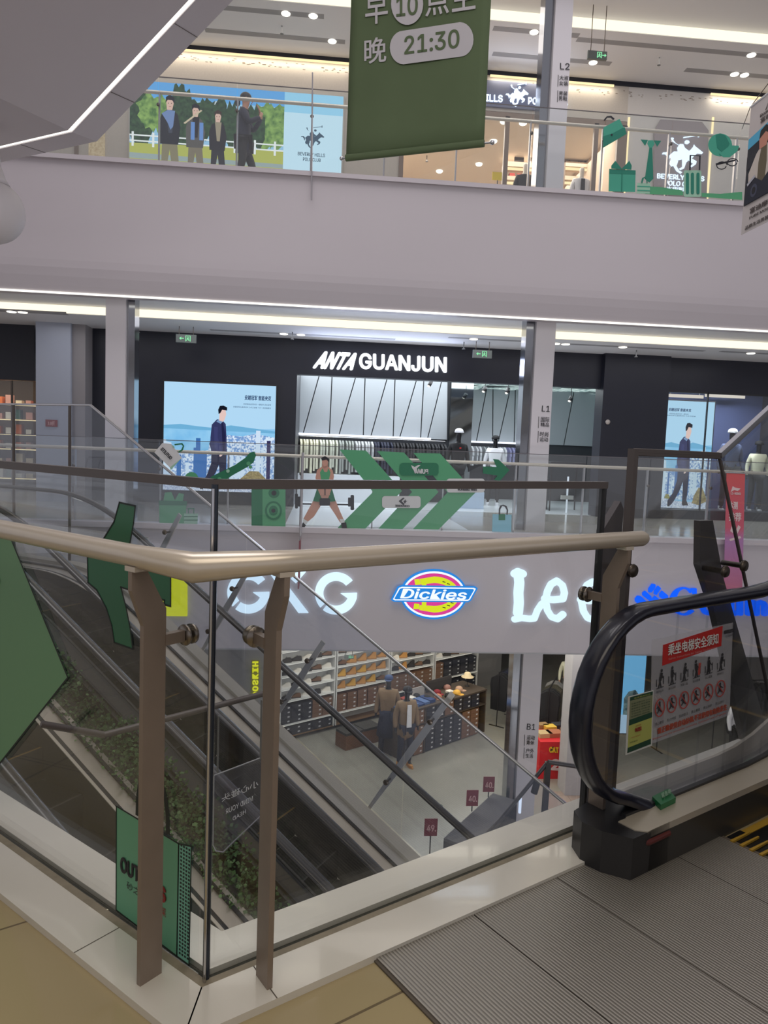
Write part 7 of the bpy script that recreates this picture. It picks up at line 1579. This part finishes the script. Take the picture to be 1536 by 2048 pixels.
t = brand('', 'glowing oval workwear sign with yellow horseshoe and blue name bar', (867, 1236))
BLU = emi((30, 135, 225), 1.1); PNK = emi((222, 60, 150), 1.1); YLO = emi((220, 230, 30), 1.1); WHI = emi((235, 242, 255), 1.3)
mb = MB(); solid(mb, C(867, 1188, 67, 50, 48), BLU, 0, .03); solid(mb, C(867, 1188, 63, 46, 48), WHI, .03, .005); solid(mb, C(867, 1188, 59, 42, 48), PNK, .035, .005); mb.build('oval_disc', None, t)
mb = MB()
def arcband(cx, cy, rx, ry, wx_, wy_, a0, a1, m, lift, n=20):
    for i in range(n):
        a, b = math.radians(a0+(a1-a0)*i/n), math.radians(a0+(a1-a0)*(i+1)/n)
        solid(mb, [(cx+rx*math.cos(a), cy-ry*math.sin(a)), (cx+rx*math.cos(b), cy-ry*math.sin(b)), (cx+(rx-wx_)*math.cos(b), cy-(ry-wy_)*math.sin(b)), (cx+(rx-wx_)*math.cos(a), cy-(ry-wy_)*math.sin(a))], m, lift, .006)
arcband(866, 1188, 52, 36, 13, 13, -88, 88, YLO, .042)
for q in ([(839, 1157), (868, 1152), (868, 1165), (841, 1168)], [(828, 1158), (838, 1157), (841, 1168), (830, 1169)], [(843, 1165), (852, 1165), (852, 1211), (843, 1211)], [(839, 1209), (868, 1211), (868, 1224), (838, 1219)], [(828, 1206), (838, 1207), (838, 1217), (826, 1217)]): solid(mb, q, YLO, .042, .006)
for a in (62, 48, 34, -62, -48, -34): 
    x, y = 866+45*math.cos(math.radians(a)), 1188-29*math.sin(math.radians(a)); solid(mb, [(x-3, y-1.2), (x+3, y+.4), (x+3, y+2), (x-3, y+.6)], HAIR, .05, .002)
mb.build('horseshoe', None, t)
mb = MB(); bar_ = [(794, 1172), (802, 1169), (948, 1171), (954, 1175), (941, 1199), (935, 1203), (787, 1202), (781, 1198)]
solid(mb, bar_, BLU, .052, .02); ib = [(797, 1174), (803, 1172), (946, 1174), (950, 1176), (938, 1198), (934, 1200), (789, 1199), (785, 1197)]; solid(mb, ib, WHI, .073, .003); ic = [(799, 1176), (804, 1174.5), (944, 1176.5), (946.5, 1178), (936, 1196), (933, 1197.5), (790, 1196.5), (788, 1195)]; solid(mb, ic, BLU, .077, .003)
mb.build('name_bar', None, t); mb = MB(); ltr(mb, 'Dickies', FP, (799, 1195), (931, 1198), (801, 1175), WHI, th=.006, lift=.082, bold=.02, shear=.15); mb.build('lettering', None, t)
t = brand('', 'glowing white wavy lettered jeans sign on the lower fascia', (1095, 1245)); mb = MB()
def stroke(mb, pts, wd, m, lift=0.0, th=.05):
    for i in range(len(pts)-1):
        (x0, y0), (x1, y1) = pts[i], pts[i+1]; L = math.hypot(x1-x0, y1-y0); nx, ny = -(y1-y0)/L*wd/2, (x1-x0)/L*wd/2
        solid(mb, [(x0-nx, y0-ny), (x1-nx, y1-ny), (x1+nx, y1+ny), (x0+nx, y0+ny)], m, lift, th)
    for i, (x, y) in enumerate(pts): solid(mb, C(x, y, wd/2, wd/2, 14), m, lift+.0005*(i % 2), th)
stroke(mb, [(1028, 1147), (1035, 1143), (1045, 1147)], 15, SGW); stroke(mb, [(1036, 1148), (1038, 1165), (1036, 1185), (1037, 1205), (1035, 1225)], 19, SGW)
stroke(mb, [(1028, 1238), (1042, 1235), (1058, 1237), (1068, 1236), (1074, 1220), (1082, 1208), (1092, 1201)], 12, SGW); mb.build('lettering', None, t)
for ox, oy in ((0, 0), (72, 2)):
    mb = MB(); stroke(mb, [(1088+ox, 1197+oy), (1105+ox, 1199+oy), (1125+ox, 1197+oy), (1128+ox, 1185+oy), (1124+ox, 1170+oy), (1113+ox, 1161+oy), (1101+ox, 1168+oy), (1094+ox, 1182+oy), (1090+ox, 1200+oy), (1094+ox, 1220+oy), (1102+ox, 1233+oy), (1114+ox, 1237+oy), (1125+ox, 1228+oy)], 13, SGW); mb.build('lettering', None, t)
t = brand('', 'glowing blue sportswear sign with woven diamond mark beside the escalator', (1400, 1240)); CB = emi((20, 95, 255), 1.25, 'columbia_blue'); mb = MB()
for q in ([(1296, 1177), (1303, 1167), (1309, 1168), (1309, 1173), (1301, 1184), (1296, 1184)], [(1308, 1180), (1315, 1171), (1320, 1176), (1311, 1189), (1307, 1188)], [(1284, 1185), (1289, 1181), (1301, 1192), (1300, 1198), (1294, 1198), (1284, 1190)], [(1269, 1197), (1274, 1191), (1281, 1192), (1292, 1203), (1290, 1211), (1284, 1213), (1270, 1203)], [(1318, 1187), (1323, 1181), (1334, 1190), (1334, 1197), (1329, 1201), (1318, 1193)], [(1304, 1196), (1309, 1191), (1323, 1203), (1322, 1210), (1316, 1212), (1304, 1202)], [(1290, 1213), (1297, 1207), (1307, 1213), (1301, 1217)], [(1297, 1201), (1302, 1196), (1303, 1203), (1300, 1205)]): solid(mb, q, CB)
mb.build('diamond_mark', None, t); mb = MB()
n = 24
for i in range(n):
    a, b = math.radians(48+(318-48)*i/n), math.radians(48+(318-48)*(i+1)/n)
    wa = lambda t_: 5+8*abs(math.cos(t_))
    solid(mb, [(1366+28*math.cos(a), 1202-28*math.sin(a)), (1366+28*math.cos(b), 1202-28*math.sin(b)), (1366+(28-wa(b))*math.cos(b), 1202-(28-wa(b)*.55)*math.sin(b)), (1366+(28-wa(a))*math.cos(a), 1202-(28-wa(a)*.55)*math.sin(a))], CB)
solid(mb, [(1380, 1176), (1391, 1176), (1391, 1193), (1386, 1192)], CB); mb.build('lettering', None, t)
for s, a, b, top in (('o', 1399, 1428, 1196), ('l', 1437, 1448, 1172), ('u', 1454, 1484, 1197), ('m', 1489, 1533, 1198), ('b', 1539, 1568, 1174), ('i', 1574, 1584, 1178), ('a', 1590, 1618, 1200)):
    mb = MB(); k = (a-1400)*.015; ltr(mb, s, FP, (a, 1229+k), (b, 1230+k), (a, top+k), CB, th=.05, lift=0, bold=.05); mb.build('lettering', None, t)
t = MB(); solid(t, [(300, 1146), (375, 1147), (375, 1231), (300, 1230)], emi((222, 225, 10), 1.0, 'yellow_sign_face'), 0, .06); o = t.build('brand_sign'); rebase(o); tag(o, 'plain glowing yellow sign panel on the fascia behind the left bronze post', 'sign')
area('sign_glow_lower', FP.at(800, 1195, .6), (6, .5), 10, (.8, .85, 1), (math.radians(-90), 0, 0))
